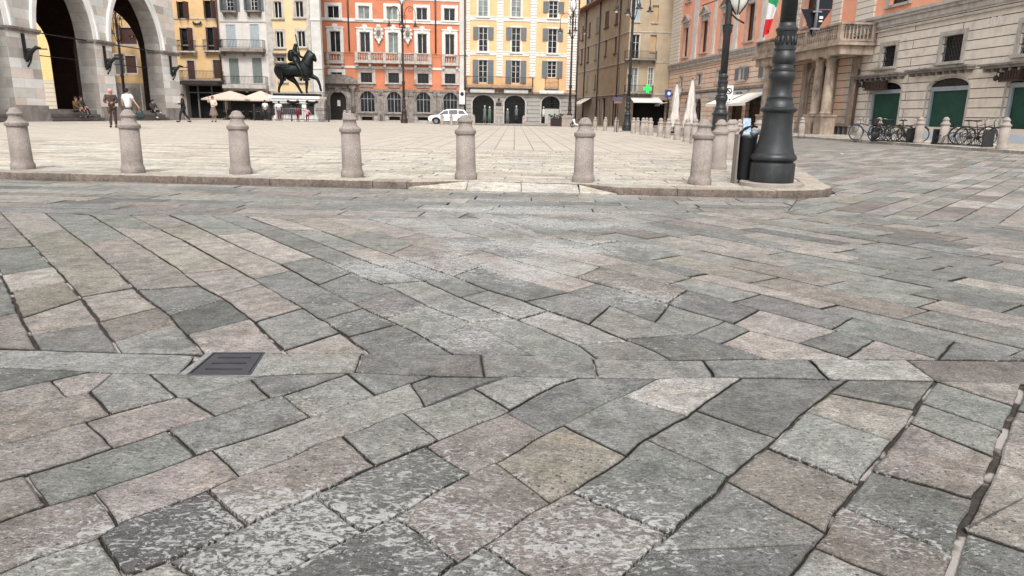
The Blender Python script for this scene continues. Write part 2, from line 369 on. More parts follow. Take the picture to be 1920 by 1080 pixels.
def add_slab(mb,poly,zf,gap,col,rnd,fine=.05,rough=.003,bev=.008,th=.05,dz=.0028,wear=None,tilt=.0035,dirty=True,side=None):
    poly=dedup(poly)
    if len(poly)<3: return
    if area(poly)<0: poly=poly[::-1]
    if abs(area(poly))<.002: return
    p=resamp(poly,fine); p=inset(p,gap/2)
    q=[]
    for (x,y) in p:
        v=noise.noise(Vector((x*9+rnd.random()*.0,y*9,1.7))); v2=noise.noise(Vector((x*31,y*31,5.)))
        a=rough*(v*1.6+v2); b_=rough*(noise.noise(Vector((x*11,y*11,9.)))*1.6); q.append((x+a,y+b_))
    p=q; pi=inset(p,bev)
    cx=sum(a for a,_ in p)/len(p); cy=sum(b for _,b in p)/len(p)
    h=rnd.uniform(-dz,dz); tx=rnd.uniform(-tilt,tilt); ty=rnd.uniform(-tilt,tilt)
    def z(x,y): return zf(x,y)+h+tx*(x-cx)+ty*(y-cy)
    n=len(p); b0=len(mb.v)
    vs=[(x,y,z(x,y)) for x,y in pi]+[(x,y,z(x,y)-bev*.55) for x,y in p]+[(x,y,z(x,y)-th) for x,y in p]
    fs=[tuple(range(n))]
    if dirty: vs=vs[:2*n]+[(x,y,z(x,y)-bev*.55-.006) for x,y in p]+vs[2*n:]
    sm_=[False]
    for i in range(n):
        j=(i+1)%n; fs.append((n+i,n+j,j,i)); fs.append((2*n+i,2*n+j,n+j,n+i))
        if dirty: fs.append((3*n+i,3*n+j,2*n+j,2*n+i))
    mb.add(vs,fs)
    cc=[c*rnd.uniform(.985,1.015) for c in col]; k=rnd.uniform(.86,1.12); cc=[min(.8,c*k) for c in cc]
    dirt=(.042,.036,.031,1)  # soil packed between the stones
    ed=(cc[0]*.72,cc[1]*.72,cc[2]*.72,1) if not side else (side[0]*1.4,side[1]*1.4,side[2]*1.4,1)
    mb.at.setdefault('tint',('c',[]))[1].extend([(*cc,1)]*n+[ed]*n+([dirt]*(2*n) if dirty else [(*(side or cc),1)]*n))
    w=rnd.uniform(-.12,.12)
    mb.at.setdefault('wear',('f',[]))[1].extend([max(0,min(1,(wear(x,y)+w))) if wear else max(0,w) for x,y,_ in vs])
class Line:
    def __init__(s,pts): s.p=pts
    def y(s,x):
        p=s.p
        if x<=p[0][0]: a,b_=p[0],p[1]
        elif x>=p[-1][0]: a,b_=p[-2],p[-1]
        else:
            for a,b_ in zip(p,p[1:]):
                if a[0]<=x<=b_[0]: break
        return a[1]+(b_[1]-a[1])*(x-a[0])/(b_[0]-a[0])
    def seg(s,x0,x1):
        pts=[(x0,s.y(x0))]+[q for q in s.p if min(x0,x1)+2<q[0]<max(x0,x1)-2]+[(x1,s.y(x1))]
        return pts
def row(mb,up,lo,joints,codes,rnd,gap=.011,fine=.05,single=False,zf=lambda x,y:RZ):
    J=joints
    for i in range(len(J)-1):
        (a,b_),(c,d)=J[i],J[i+1]
        top=up.seg(a,c) if c-a>1 else [(a,up.y(a))]
        bot=lo.seg(b_,d) if d-b_>1 else [(b_,lo.y(b_))]
        pts=[tuple(g(x,y,RZ)) for x,y in top+bot[::-1]]
        k=codes[i%len(codes)]
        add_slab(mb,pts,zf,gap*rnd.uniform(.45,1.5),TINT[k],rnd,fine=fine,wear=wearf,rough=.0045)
rnd=random.Random(5)
pv=MB()
CB=Line([(-700,672),(0,689),(90,692),(180,697),(285,700),(337,702),(480,705),(550,701),(672,698),(760,702),(870,705),(945,706),(1080,708),(1230,709),(1330,707),(1440,708),(1590,712),(1757,714),(1850,715),(1920,717),(2500,735)])
CT=Line([(-700,640),(0,655),(70,656),(130,658),(230,661),(367,665),(430,660),(530,662),(680,662),(760,661),(850,664),(960,666),(1110,671),(1160,673),(1290,675),(1440,673),(1560,672),(1650,675),(1700,674),(1920,676),(2500,690)])
# drain row
row(pv,CT,CB,[(-560,-650),(-230,-290),(367,337)],'wG',rnd,.014)
row(pv,CT,CB,[(497,480),(680,666),(903,908),(1111,1120),(1318,1338),(1517,1552),(1702,1757),(2080,2150),(2450,2520)],'GssGswbp',rnd,.014)
RA=Line([(-500,860),(0,733),(95,713),(165,697.5)])
RB=Line([(-700,980),(0,773),(125,744),(165,735),(210,698.5)])
RC=Line([(-700,1070),(0,834),(50,821),(150,794),(207,777),(260,762),(330,744),(352,745),(471,711),(492,704.5)])
RD=Line([(-700,1180),(0,900),(80,880),(145,860),(212,838),(275,818),(317,803),(400,780),(507,745),(530,741),(652,699)])
RE=Line([(-800,1350),(0,975),(87,947),(162,925),(190,914),(300,879),(365,853),(385,846),(475,819),(530,800),(592,777),(705,740),(730,732),(807,704)])
RF=Line([(-800,1520),(0,1072),(67,1045),(125,1025),(175,1010),(208,990),(232,975),(287,955),(362,930),(410,907),(480,880),(537,860),(592,832),(670,807),(717,787),(760,772),(800,761),(842,745),(880,731),(925,715),(952,706)])
RG=Line([(-500,1530),(200,1093),(235,1078),(300,1055),(387,1020),(480,975),(577,932),(640,901),(702,872),(735,860),(785,840),(822,824),(867,805),(942,776),(1020,732),(1055,717),(1082,708.5)])
RH=Line([(0,1420),(440,1112),(505,1080),(555,1060),(630,1020),(680,996),(735,970),(792,937),(880,887),(942,860),(1022,812),(1067,790),(1130,757),(1200,727),(1232,709)])
RI=Line([(400,1430),(760,1122),(820,1080),(910,1020),(1017,947),(1072,922),(1102,900),(1150,872),(1200,830),(1240,805),(1285,780),(1330,747),(1382,714),(1390,708)])
RJ=Line([(880,1450),(1110,1140),(1165,1080),(1215,1033),(1255,1000),(1307,952),(1345,922),(1367,892),(1410,858),(1440,835),(1495,785),(1525,760),(1587,712)])
RK=Line([(1250,1450),(1450,1130),(1482,1080),(1515,1035),(1547,1000),(1567,960),(1595,927),(1615,905),(1645,862),(1675,827),(1705,785),(1735,740),(1755,714)])
RL=Line([(1650,1450),(1755,1150),(1775,1080),(1790,1030),(1802,992),(1830,935),(1860,877),(1875,827),(1885,800),(1900,765),(1912,742),(1919,717)])
RM=Line([(2170,1450),(2140,1100),(2120,900),(2106,800),(2100,721)])
RN=Line([(2700,1450),(2520,1100),(2400,900),(2330,800),(2280,728)])
def comp(L): 
    e=L.p[-1][0]; return Line(L.p+[q for q in CB.p if q[0]>e+1])
row(pv,CB,RA,[(-600,-600),(-330,-330),(164,164)],'gs',rnd)
row(pv,comp(RA),RB,[(-620,-650),(-260,-240),(97,125),(209,209)],'gpP',rnd)
row(pv,comp(RB),RC,[(-700,-700),(-300,-280),(167,207),(281,331),(490,490)],'gbGg',rnd)
row(pv,comp(RC),RD,[(-700,-700),(-330,-310),(162,212),(350,402),(471,507),(650,650)],'pPPGs',rnd)
row(pv,comp(RD),RE,[(-700,-760),(-350,-330),(48,90),(314,367),(531,580),(652,705),(805,805)],'ppgsGs',rnd)
row(pv,comp(RE),RF,[(-800,-800),(-420,-380),(176,221),(398,450),(770,796),(950,950)],'gbPws',rnd)
row(pv,comp(RF),RG,[(-800,-500),(-250,-300),(183,236),(387,462),(640,702),(757,822),(888,955),(1080,1080)],'gGDbGGw',rnd)
row(pv,comp(RG),RH,[(-500,0),(-100,150),(314,440),(590,680),(797,880),(950,1022),(1230,1230)],'gGddbsG',rnd)
row(pv,comp(RH),RI,[(0,400),(400,700),(742,860),(928,1030),(1055,1172),(1165,1286),(1388,1388)],'ddbtsw',rnd)
row(pv,comp(RI),RJ,[(400,880),(700,1060),(905,1105),(1072,1253),(1212,1367),(1302,1457),(1585,1585)],'dsbgGs',rnd)
row(pv,comp(RJ),RK,[(880,1250),(1120,1440),(1218,1530),(1362,1548),(1436,1612),(1512,1676),(1556,1716),(1753,1753)],'sdsbGpg',rnd,.014)
row(pv,comp(RK),RL,[(1250,1650),(1400,1722),(1525,1763),(1578,1787),(1632,1830),(1701,1866),(1726,1882),(1755,1902),(1917,1917)],'dGbgpggp',rnd,.014)
# upper field
NL=396
S_=[[(-700,470),(-420,500),(-300,560),(-225,645)],[(-420,400),(-260,470),(-170,560),(-95,650)],
 [(-100,397),(-40,455),(0,510),(20,547),(37,590),(72,656)],
 [(0,397),(50,447),(113,513),(150,557),(187,605),(227,661)],
 [(82,397),(130,435),(160,457),(213,503),(260,547),(320,593),(382,664)],
 [(170,403),(250,450),(327,500),(377,537),(417,557),(477,603),(535,662)],
 [(243,403),(343,450),(410,487),(477,523),(533,557),(600,597),(640,622),(693,662)],
 [(317,403),(360,420),(443,460),(523,493),(610,541),(680,577),(780,623),(850,664)],
 [(397,405),(447,423),(480,435),(563,470),(630,497),(697,527),(740,541),(800,573),(893,608),(1000,666)],
 [(460,405),(517,425),(603,457),(663,480),(727,503),(793,525),(870,560),(967,597),(1007,613),(1083,645),(1122,672)],
 [(537,412),(603,432),(700,467),(780,493),(843,515),(910,542),(980,563),(1027,582),(1107,608),(1150,627),(1227,657),(1258,674)],
 [(600,407),(677,430),(733,443),(823,475),(890,493),(973,522),(1067,549),(1147,573),(1227,603),(1307,630),(1350,643),(1440,673)],
 [(690,410),(780,433),(863,457),(940,480),(1010,500),(1127,533),(1233,563),(1293,583),(1360,601),(1403,618),(1493,640),(1600,673)],
 [(780,412),(887,440),(990,467),(1113,497),(1250,533),(1373,566),(1430,581),(1560,617),(1640,637),(1765,674)],
 [(860,408),(980,439),(1047,457),(1157,485),(1200,494),(1293,520),(1417,548),(1493,567),(1600,594),(1660,607),(1787,638),(1925,676)]]
SL=[Line(p) for p in S_]
JN=[ # joints per row between line i and i+1: (x on upper-right line is the later line)
 None]*20
def srow(i,js,codes,gap=.016):   # SL[i] is the lower-left line, SL[i+1] the upper-right one
    row(pv,SL[i+1],SL[i],js,codes,rnd,max(gap,.016))
srow(0,[(-420,-700),(-330,-420),(-265,-330),(-190,-270),(-95,-225)],'pgtp')
srow(1,[(-100,-420),(-55,-300),(-20,-225),(10,-170),(35,-120),(72,-95)],'pgPgp')
srow(2,[(0,-100),(30,-62),(63,-30),(100,3),(125,20),(152,40),(187,57),(227,72)],'ppgPtpsG')
srow(3,[(82,0),(122,52),(213,108),(252,150),(297,186),(330,212),(382,227)],'pttpbg')
srow(4,[(170,82),(195,130),(240,160),(305,203),(375,256),(421,318),(470,350),(535,382)],'ggpbsdPg')
srow(5,[(243,170),(300,210),(350,262),(440,345),(492,412),(567,477),(640,530),(693,536)],'gptPpGpp')
srow(6,[(317,243),(360,300),(405,345),(548,476),(610,540),(680,603),(745,652),(850,693)],'ptpssss',.015)
srow(7,[(397,317),(480,405),(590,525),(660,597),(745,663),(802,722),(890,800),(1000,850)],'gPgssGs',.013)
srow(8,[(460,397),(515,460),(612,560),(722,660),(795,712),(865,780),(965,880),(1122,1000)],'sgsgGGG',.012)
srow(9,[(537,460),(605,530),(692,640),(770,715),(843,795),(915,863),(1027,970),(1180,1083),(1258,1122)],'PgpssGwG',.012)
srow(10,[(600,537),(690,640),(775,730),(905,850),(1065,985),(1145,1105),(1295,1170),(1440,1258)],'pGpsGGs',.012)
srow(11,[(690,600),(790,745),(910,850),(1120,1062),(1255,1228),(1360,1300),(1405,1350),(1600,1440)],'PpPsGsP',.012)
srow(12,[(780,690),(900,820),(1030,960),(1125,1080),(1290,1250),(1425,1375),(1570,1500),(1640,1588),(1765,1600)],'wGwbsPgP',.012)
srow(13,[(860,780),(985,880),(1087,1000),(1200,1120),(1295,1250),(1427,1373),(1600,1560),(1790,1760),(1925,1765)],'GwPpGsgs',.012)
# procedural rows elsewhere
def wedge(px): return tuple(g(px[0],px[1],RZ))
def slab_zone(mb,zone,ang,rw,ln,seed,gap,cols,weights,zf,fine=.25,avoid=None,th=.05,wear=None,rough=.003,dz=.004):
    r=random.Random(seed); c,s=math.cos(ang),math.sin(ang)
    pr=[(x*c+y*s,-x*s+y*c) for x,y in zone]; u0=min(p[0] for p in pr);u1=max(p[0] for p in pr);v0=min(p[1] for p in pr);v1=max(p[1] for p in pr)
    v=v0-.1
    while v<v1:
        w=rw*r.uniform(.85,1.2); u=u0-r.random()*ln[1]
        while u<u1:
            L=r.uniform(*ln); q=[(u,v),(u+L,v),(u+L,v+w),(u,v+w)]
            q=[(a+r.uniform(-.015,.015),b_+r.uniform(-.006,.006)) for a,b_ in q]
            q=[(a*c-b_*s,a*s+b_*c) for a,b_ in q]; q=clip(zone,q)
            if q and abs(area(q))>.006:
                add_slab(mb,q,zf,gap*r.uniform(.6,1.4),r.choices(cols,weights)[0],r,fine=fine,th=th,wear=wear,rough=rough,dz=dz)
            u+=L
        v+=w
RT=[TINT[k] for k in 'gGspPbtdw']; RWt=[3,3,3,3,2,2,1,1,.7]
# direction of the long rows in the upper right field
d0=g(1113,497,RZ); d1=g(1765,674,RZ); ANG=math.atan2(d1.y-d0.y,d1.x-d0.x)
A=wedge((860,408)); B=wedge((1925,676)); 
kerbR=[(-14.,12.05),(-8.64,11.76),(-5.18,11.5),(-1.68,11.2),(1.0,10.97),(2.56,10.88),(4.24,10.86)]
far=lambda x,y:RZ+zg(x,y)
tops=[tuple(g(*L.p[0],RZ)) for L in SL]; bots=[tuple(g(*L.p[-1],RZ)) for L in SL]
l14=[tuple(g(x,y,RZ)) for x,y in SL[14].p]
Z1=l14+[(7.5,3.55),(10.2,7.0),(3.6,9.1),(-.55,8.55)]
slab_zone(pv,Z1,ANG,.34,(.55,1.15),11,.015,RT,RWt,far,fine=.12,wear=wearf)
Z2=[(-13.5,8.1)]+[tuple(g(-700,452,RZ))]+tops[1:14]+[tuple(g(860,408,RZ)),(-.55,8.55),(3.6,9.1),(4.4,10.76),(2.5,10.82),(-5.2,11.42),(-14,11.95)]
Z2=[p for p in Z2]
slab_zone(pv,Z2,R(-2.5),.36,(.7,1.5),12,.013,RT,RWt,far,fine=.2,wear=wearf)
Z3=[(3.6,9.1),(10.2,7.0),(26,2),(26,12),(17.25,12),(16.8,28),(8.95,28),(8.2,21.5),(7.4,18.8),(6.4,15.3),(5.5,12.1),(5.33,11.5),(5.0,11.08),(4.58,10.87),(4.4,10.77)]
slab_zone(pv,Z3,R(49),.36,(.6,1.2),13,.014,[TINT[k] for k in 'gGpPbtw'],[2.4,2.4,3,2.4,2.5,.6,.5],far,fine=.3)
a_=g(1775,1080,RZ); b_=g(1917,720,RZ); dn=(b_-a_).normalized(); s0=a_-dn*1.5
slab_zone(pv,[tuple(s0+Vector((.012,0))),(6.,s0.y),(9.5,3.45)]+[tuple(g(x,y,RZ)+Vector((.012,0))) for x,y in RL.p[::-1] if y<1100],math.atan2(dn.y,dn.x),.38,(.3,.75),15,.02,RT,RWt,lambda x,y:RZ,fine=.08,wear=wearf)
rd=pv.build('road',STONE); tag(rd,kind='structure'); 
# bedding under the stones
def sheet(name,matl,x0,x1,y0,y1,st,zf,zone=None):
    mb=MB(); nx=int(round((x1-x0)/st)); ny=int(round((y1-y0)/st))
    if zone is None:
        idx={}
        for j in range(ny+1):
            for i in range(nx+1):
                x=x0+i*st;y=y0+j*st; mb.v.append((x,y,zf(x,y)))
        for j in range(ny):
            for i in range(nx):
                a=j*(nx+1)+i; mb.f.append([a,a+1,a+nx+2,a+nx+1]); mb.sm.append(True)
    else:
        for j in range(ny):
            for i in range(nx):
                x=x0+i*st;y=y0+j*st; q=clip([(x,y),(x+st,y),(x+st,y+st),(x,y+st)],zone)
                if q: mb.poly([(a,b_,zf(a,b_)) for a,b_ in q])
    return mb.build(name,matl)
bed=sheet('road_bedding',JOINT,-14,26,-2,28,1.,lambda x,y:RZ+zg(x,y)-.017); tag(bed,kind='structure')
FARROAD=coursed('far_road_stone',[TINT[k] for k in ('g','p','G','b','p','g')],.95,.36,mortar=(.06,.05,.045),ms=.011,uz=False,rot=R(-49),var=.2,rough=.85,bump=.7)
gr=sheet('ground',FARROAD,-300,300,-300,300,20.,lambda x,y:-.19); tag(gr,kind='structure')
gr2=sheet('road_surface_beyond',FARROAD,-60,60,-20,110,2.,lambda x,y:RZ+zg(x,y)-.035); tag(gr2,kind='structure')
gr3=sheet('side_street',FARROAD,6,24,27,110,1.,lambda x,y:RZ+zg(x,y)-.004,zone=[(8.9,27),(19,27),(17,110),(8,110)]); tag(gr3,kind='structure')
# ---------------- square
XR=[(4.7,11.05),(5.1,11.4),(5.35,12.1),(6.3,15.3),(7.3,18.8),(8.1,21.5),(9.2,31.),(9.8,40),(10.2,54),(10.4,72)]
PZ=[(-14,12.05),(4.55,10.9)]
near_zone=[(-16,12.5),(-.98,11.72),(4.0,11.38),(4.75,11.5),(5.0,12.2),(7.9,22),(-26,22),(-26,13.0)]
pz=MB(); PC=[PT[k] for k in 'abcde']
slab_zone(pz,[(-26,13.0),(-16,12.4),(-.8,11.6),(1.2,11.43),(4.1,11.28),(4.42,11.33),(4.72,11.51),(4.9,11.77),(4.99,12.1),(6.04,16.),(-26,16.)],R(-3),.34,(.6,1.3),21,.014,PC,[3,3,2,2,.7],zg,fine=.4,wear=lambda x,y:.35,rough=.002,dz=.002)
slab_zone(pz,[(-26,16.0),(6.0,16.),(7.9,22.3),(-26,22.3)],R(-1),.36,(.7,1.4),22,.015,PC,[3,3,2,2,.5],zg,fine=.5,rough=.002,dz=.002,wear=lambda x,y:.2)
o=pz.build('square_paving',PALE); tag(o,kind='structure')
PJ=joint_mat('pale_joint',(.22,.19,.16),(.4,.37,.32),.5,.6)
o=sheet('square_bedding',PJ,-26,9,11,23,1.,lambda x,y:zg(x,y)-.014,zone=[(-26,12.9),(-16,12.35),(1.2,11.35),(4.2,11.25),(4.95,12.0),(8.2,22.4),(-26,22.4)]); tag(o,kind='structure')
PLF=coursed('pale_square_slabs',[PT['c'],PT['a'],PT['b'],PT['a'],PT['d']],1.25,.62,mortar=(.16,.13,.11),ms=.016,uz=False,rot=R(90),var=.13,rough=.8,bump=.3)
PLS=coursed('pale_square_side_slabs',[PT['c'],PT['a'],PT['b'],PT['a'],PT['d']],1.1,.40,mortar=(.17,.14,.12),ms=.012,uz=False,rot=R(2),var=.14,rough=.8,bump=.3)
o=sheet('square_side',PLS,-60,0,22,100,2.,lambda x,y:zg(x,y),zone=[(-60,22.3),(-6,22.3),(-6,100),(-60,100)]); tag(o,kind='structure')
o=sheet('square_side_beyond',PLS,-60,-26,8,23,1.,lambda x,y:zg(x,y)-.003,zone=[(-60,13.5),(-26,13.0),(-26,22.3),(-60,22.3)]); tag(o,kind='structure')
o=sheet('square_centre',PLF,-6,12,22,74,1.,lambda x,y:zg(x,y),zone=[(-6,22.3),(8.0,22.3),(9.0,31.),(9.6,40),(10.0,54),(10.2,74),(-6,74)]); tag(o,kind='structure')
o=sheet('far_street',FARROAD,-6,14,74,110,2.,lambda x,y:zg(x,y)-.06,zone=[(-6,74),(14,74),(14,110),(-6,110)]); tag(o,kind='structure')
# pale band of diagonal guide slabs across the square
bd=MB()
a0=Vector((-16,17.4)); a1=Vector((-4.2,12.5)); dd=(a1-a0).normalized(); nn=Vector((-dd.y,dd.x))
# kerb stones of the square
kb=MB(); KT=lambda x,y:zg(x,y)
def kerb_stone(mb,fr,bk,zt,zb,r):
    pts=[tuple(p) for p in fr]+[tuple(p) for p in bk[::-1]]
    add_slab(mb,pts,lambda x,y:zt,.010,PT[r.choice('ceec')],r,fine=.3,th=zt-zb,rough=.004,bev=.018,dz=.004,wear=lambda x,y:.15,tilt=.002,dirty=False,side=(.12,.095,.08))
fl=[Vector(p) for p in [(-26,12.75),(-14.,12.05),(-8.64,11.76),(-5.18,11.5),(-1.72,11.2)]]
def along(pl,step,r):
    out=[pl[0]]; acc=0; tgt=r.uniform(*step)
    P=[pl[0].copy()]
    i=0; pos=pl[0].copy(); 
    while i<len(pl)-1:
        d=pl[i+1]-pos; L=d.length
        if acc+L>=tgt: pos=pos+d.normalized()*(tgt-acc); P.append(pos.copy()); acc=0; tgt=r.uniform(*step)
        else: acc+=L; pos=pl[i+1].copy(); i+=1
    P.append(pl[-1].copy()); return P
kr=random.Random(3)
def kerb_run(mb,pl,w,zt,zb,step,zfn=None):
    P=along(pl,step,kr)
    for a,b_ in zip(P,P[1:]):
        d=(b_-a)
        if d.length<.05: continue
        d.normalize(); n_=Vector((-d.y,d.x)); zz=zt+(zfn((a.x+b_.x)/2,(a.y+b_.y)/2) if zfn else 0)
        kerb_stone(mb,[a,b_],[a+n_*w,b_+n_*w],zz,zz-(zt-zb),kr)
kerb_run(kb,fl,.44,.004,-.16,(1.2,2.0),KT)
# dropped kerb between two bollards, with a splayed stone at either end
low=lambda x,y:-.095+.092*max(0.,min(1.,(y-(11.02-.055*(x+.75)))/.52))
LK=dict(gap=.008,rnd=kr,fine=.3,th=.12,dz=.001,tilt=0.,wear=lambda x,y:.2,dirty=False)
kerb_stone(kb,[Vector((-1.72,11.2)),Vector((-.80,11.575))],[Vector((-1.68,11.64)),Vector((-.85,11.585))],.004,-.16,kr)
add_slab(kb,[(-1.70,11.18),(-.75,11.06),(-.75,11.57)],low,col=PT['a'],**LK)
for _a,_b in ((-.75,.12),(.12,1.04)): add_slab(kb,[(_a,11.0-.055*(_a+.75)),(_b,11.0-.055*(_b+.75)),(_b,11.575-.1*(_b+.75)),(_a,11.575-.1*(_a+.75))],low,col=PT['d'],**LK)
add_slab(kb,[(1.04,10.92),(1.62,10.88),(1.06,11.40)],low,col=PT['a'],**LK)
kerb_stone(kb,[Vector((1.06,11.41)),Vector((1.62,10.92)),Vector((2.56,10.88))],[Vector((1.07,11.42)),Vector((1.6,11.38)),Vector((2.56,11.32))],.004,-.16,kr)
kerb_run(kb,[Vector(p) for p in [(2.56,10.88),(4.1,10.83)]],.44,.004,-.16,(1.3,1.7))
# rounded corner
cc_=[(4.1,10.83),(4.55,10.9),(4.95,11.12),(5.25,11.5),(5.4,12.05)]
kerb_stone(kb,[Vector(p) for p in cc_],[Vector(p) for p in [(4.1,11.27),(4.42,11.32),(4.7,11.5),(4.88,11.75),(4.98,12.1)]],.004,-.16,kr)
kerb_run(kb,[Vector(p) for p in [(5.4,12.05),(6.3,15.3),(7.3,18.8),(8.1,21.5),(9.2,31.),(9.8,40),(10.2,54),(10.4,74)]],.4,.004,-.16,(1.2,1.8),KT)
o=kb.build('square_kerb',PALE); tag(o,kind='structure')
# pavement along the palace on the right
pw=MB(); 
def pav(x0f,x1f,ya,yb,mb,seed):
    r=random.Random(seed); y=ya
    while y<yb:
        L=r.uniform(.7,1.3); 
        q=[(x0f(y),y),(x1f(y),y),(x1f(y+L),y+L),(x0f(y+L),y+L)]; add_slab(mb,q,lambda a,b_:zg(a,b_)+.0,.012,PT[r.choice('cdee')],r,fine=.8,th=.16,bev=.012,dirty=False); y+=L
kx=lambda y:16.75-(y-25)*.028
for k,(a,bb) in enumerate(((0,.35),(.35,1.5),(1.5,2.9),(2.9,4.6),(4.6,6.2))):
    pav(lambda y,a=a:kx(y)+a,lambda y,bb=bb:kx(y)+bb,12,92,pw,40+k)
o=pw.build('right_pavement',PALE); tag(o,kind='structure')
# drain grate in the channel row
dr=empty('drain_grate',(0,0,0),0,'square dark iron drain grate with three slots set in the stone channel','drain')
q=[g(*p,RZ) for p in ((400,661),(497,661),(470,703),(350,702))]; 
c0=sum(q,Vector((0,0)))/4; dr.location=(c0.x,c0.y,RZ)
IRON=mat('cast_iron',(.06,.058,.066),.55,.4,var=.2,vs=9,bump=.3,bs=120,stain=((.12,.08,.06),6,.55,.75,.4))
DK=mat('black_gap',(.008,.008,.008),1.,var=0)
FRM=mat('mortar_frame',(.2,.2,.19),.95,var=.25,vs=20,grain=.25,bump=.6)
q=[v-c0 for v in q]
def lerpq(u,v): return q[3].lerp(q[2],u).lerp(q[0].lerp(q[1],u),v)
def P3(u,v,z): p=lerpq(u,v); return (p.x,p.y,z)
def qbox(mb,u0,u1,v0,v1,z0,z1):
    vs=[P3(a,b_,z) for z in(z0,z1) for a,b_ in((u0,v0),(u1,v0),(u1,v1),(u0,v1))]
    mb.add(vs,[(0,3,2,1),(4,5,6,7),(0,1,5,4),(1,2,6,5),(2,3,7,6),(3,0,4,7)])
m=MB(); qbox(m,-.13,1.13,-.05,.0,-.03,-.001); qbox(m,-.13,1.13,1.0,1.05,-.03,-.001); qbox(m,-.13,0,0,1,-.03,-.001); qbox(m,1,1.13,0,1,-.03,-.001); m.build('mortar_surround',FRM,dr)
m=MB(); 
for a in ((0,.035,0,1),(.965,1,0,1),(.035,.965,0,.04),(.035,.965,.96,1)): qbox(m,*a,-.03,.002)
m.build('grate_frame',IRON,dr)
m=MB(); vb=[.055,.2,.27,.46,.53,.72,.79,.945]
for i in range(0,8,2): qbox(m,.055,.945,vb[i],vb[i+1],-.02,0)
for i in range(1,7,2): qbox(m,.055,.2,vb[i],vb[i+1],-.02,0); qbox(m,.8,.945,vb[i],vb[i+1],-.02,0)
m.build('grate_cover',IRON,dr)
m=MB(); qbox(m,0,1,0,1,-.06,-.035); m.build('drain_pit',DK,dr)
# ================================================================== buildings
def wall_mesh(mb,u0,u1,z0,z1,ops,y=0.,rev=.22,arcseg=8):
    """front face at y with holes; ops=(a,b,c,d,rise): rise>0 makes the top an arch whose crown is at d"""
    us=sorted({u0,u1,*[max(u0,min(u1,o[i])) for o in ops for i in(0,1)]}); zs=sorted({z0,z1,*[max(z0,min(z1,o[i])) for o in ops for i in(2,3)]})
    for i in range(len(us)-1):
        for j in range(len(zs)-1):
            a,b_,c,d=us[i],us[i+1],zs[j],zs[j+1]
            if b_-a<1e-5 or d-c<1e-5: continue
            mu,mz=(a+b_)/2,(c+d)/2
            if any(o[0]<mu<o[1] and o[2]<mz<o[3] for o in ops): continue
            mb.quad((a,y,c),(b_,y,c),(b_,y,d),(a,y,d))
    for o in ops:
        a,b_,c,d=o[:4]; rise=o[4] if len(o)>4 else 0
        sp=d-rise
        mb.quad((a,y,c),(a,y,sp),(a,y+rev,sp),(a,y+rev,c)); mb.quad((b_,y,c),(b_,y+rev,c),(b_,y+rev,sp),(b_,y,sp)); mb.quad((a,y,c),(a,y+rev,c),(b_,y+rev,c),(b_,y,c))
        if rise<=0: mb.quad((a,y,d),(b_,y,d),(b_,y+rev,d),(a,y+rev,d))
        else:
            w=(b_-a)/2; cx=(a+b_)/2; n=arcseg*2
            pts=[(cx-w*math.cos(PI*k/n),sp+rise*math.sin(PI*k/n)) for k in range(n+1)]
            for k in range(n):
                p,q=pts[k],pts[k+1]
                mb.quad((p[0],y,p[1]),(q[0],y,q[1]),(q[0],y,d),(p[0],y,d)); mb.quad((p[0],y,p[1]),(q[0],y,q[1]),(q[0],y+rev,q[1]),(p[0],y+rev,p[1]))
def arch_pts(a,b_,c,d,rise,n=14):
    w=(b_-a)/2; cx=(a+b_)/2; sp=d-rise
    if rise<=0: return [(a,c),(b_,c),(b_,d),(a,d)]
    return [(a,c),(b_,c)]+[(cx+w*math.cos(PI*k/n),sp+rise*math.sin(PI*k/n)) for k in range(n+1)]
GLASS=mat('window_glass',(.014,.016,.018),.12,var=.6,vs=1.1,spec=.3)
GLASSG=mat('curtained_glass',(.16,.19,.185),.2,var=.4,vs=1.6,spec=.5)
SHOPGL=mat('shop_glass',(.01,.011,.011),.1,var=.6,vs=.8,spec=.3)
WFR=mat('white_window_wood',(.62,.6,.57),.6,var=.08)
BFR=mat('brown_window_wood',(.09,.05,.04),.6,var=.15)
GSH=mat('grey_shutter_paint',(.15,.165,.17),.6,var=.12,vs=6)
BSH=mat('brown_shutter_paint',(.075,.035,.03),.65,var=.2,vs=6)
LSH=mat('light_blue_shutter',(.36,.41,.43),.65,var=.1,vs=5)
GGSH=mat('green_grey_shutter',(.17,.20,.19),.65,var=.1,vs=5)
STN=mat('limestone_trim',(.42,.385,.35),.85,var=.22,vs=2.5,grain=.1,gs=40,bump=.3,bs=20,stain=((.14,.12,.10),2.,.52,.72,.75))
WST=mat('white_painted_stone',(.60,.58,.55),.8,var=.12,vs=2.,stain=((.28,.26,.24),1.8,.55,.75,.5))
DST=mat('dark_weathered_stone',(.22,.195,.175),.9,var=.3,vs=3,grain=.1,bump=.4,bs=20,stain=((.07,.06,.055),2.4,.5,.7,.8))
RAIL=mat('wrought_iron',(.035,.035,.037),.5,.5,var=.2)
DPI=mat('dark_drainpipe',(.055,.04,.038),.5,.2,var=.2)
ROOF=mat('clay_roof_tiles',(.25,.13,.09),.9,var=.35,vs=6,bump=.8,bs=14)
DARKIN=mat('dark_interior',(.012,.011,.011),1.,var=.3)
class Bld:
    def __init__(s,name,label,cat,pl,z0=0):
        s.pl=pl; s.root=empty(name,(pl.P.x,pl.P.y,0),pl.rot,label,cat)
    def part(s,name,mb,m,par=None): return mb.build(name,m,par or s.root)
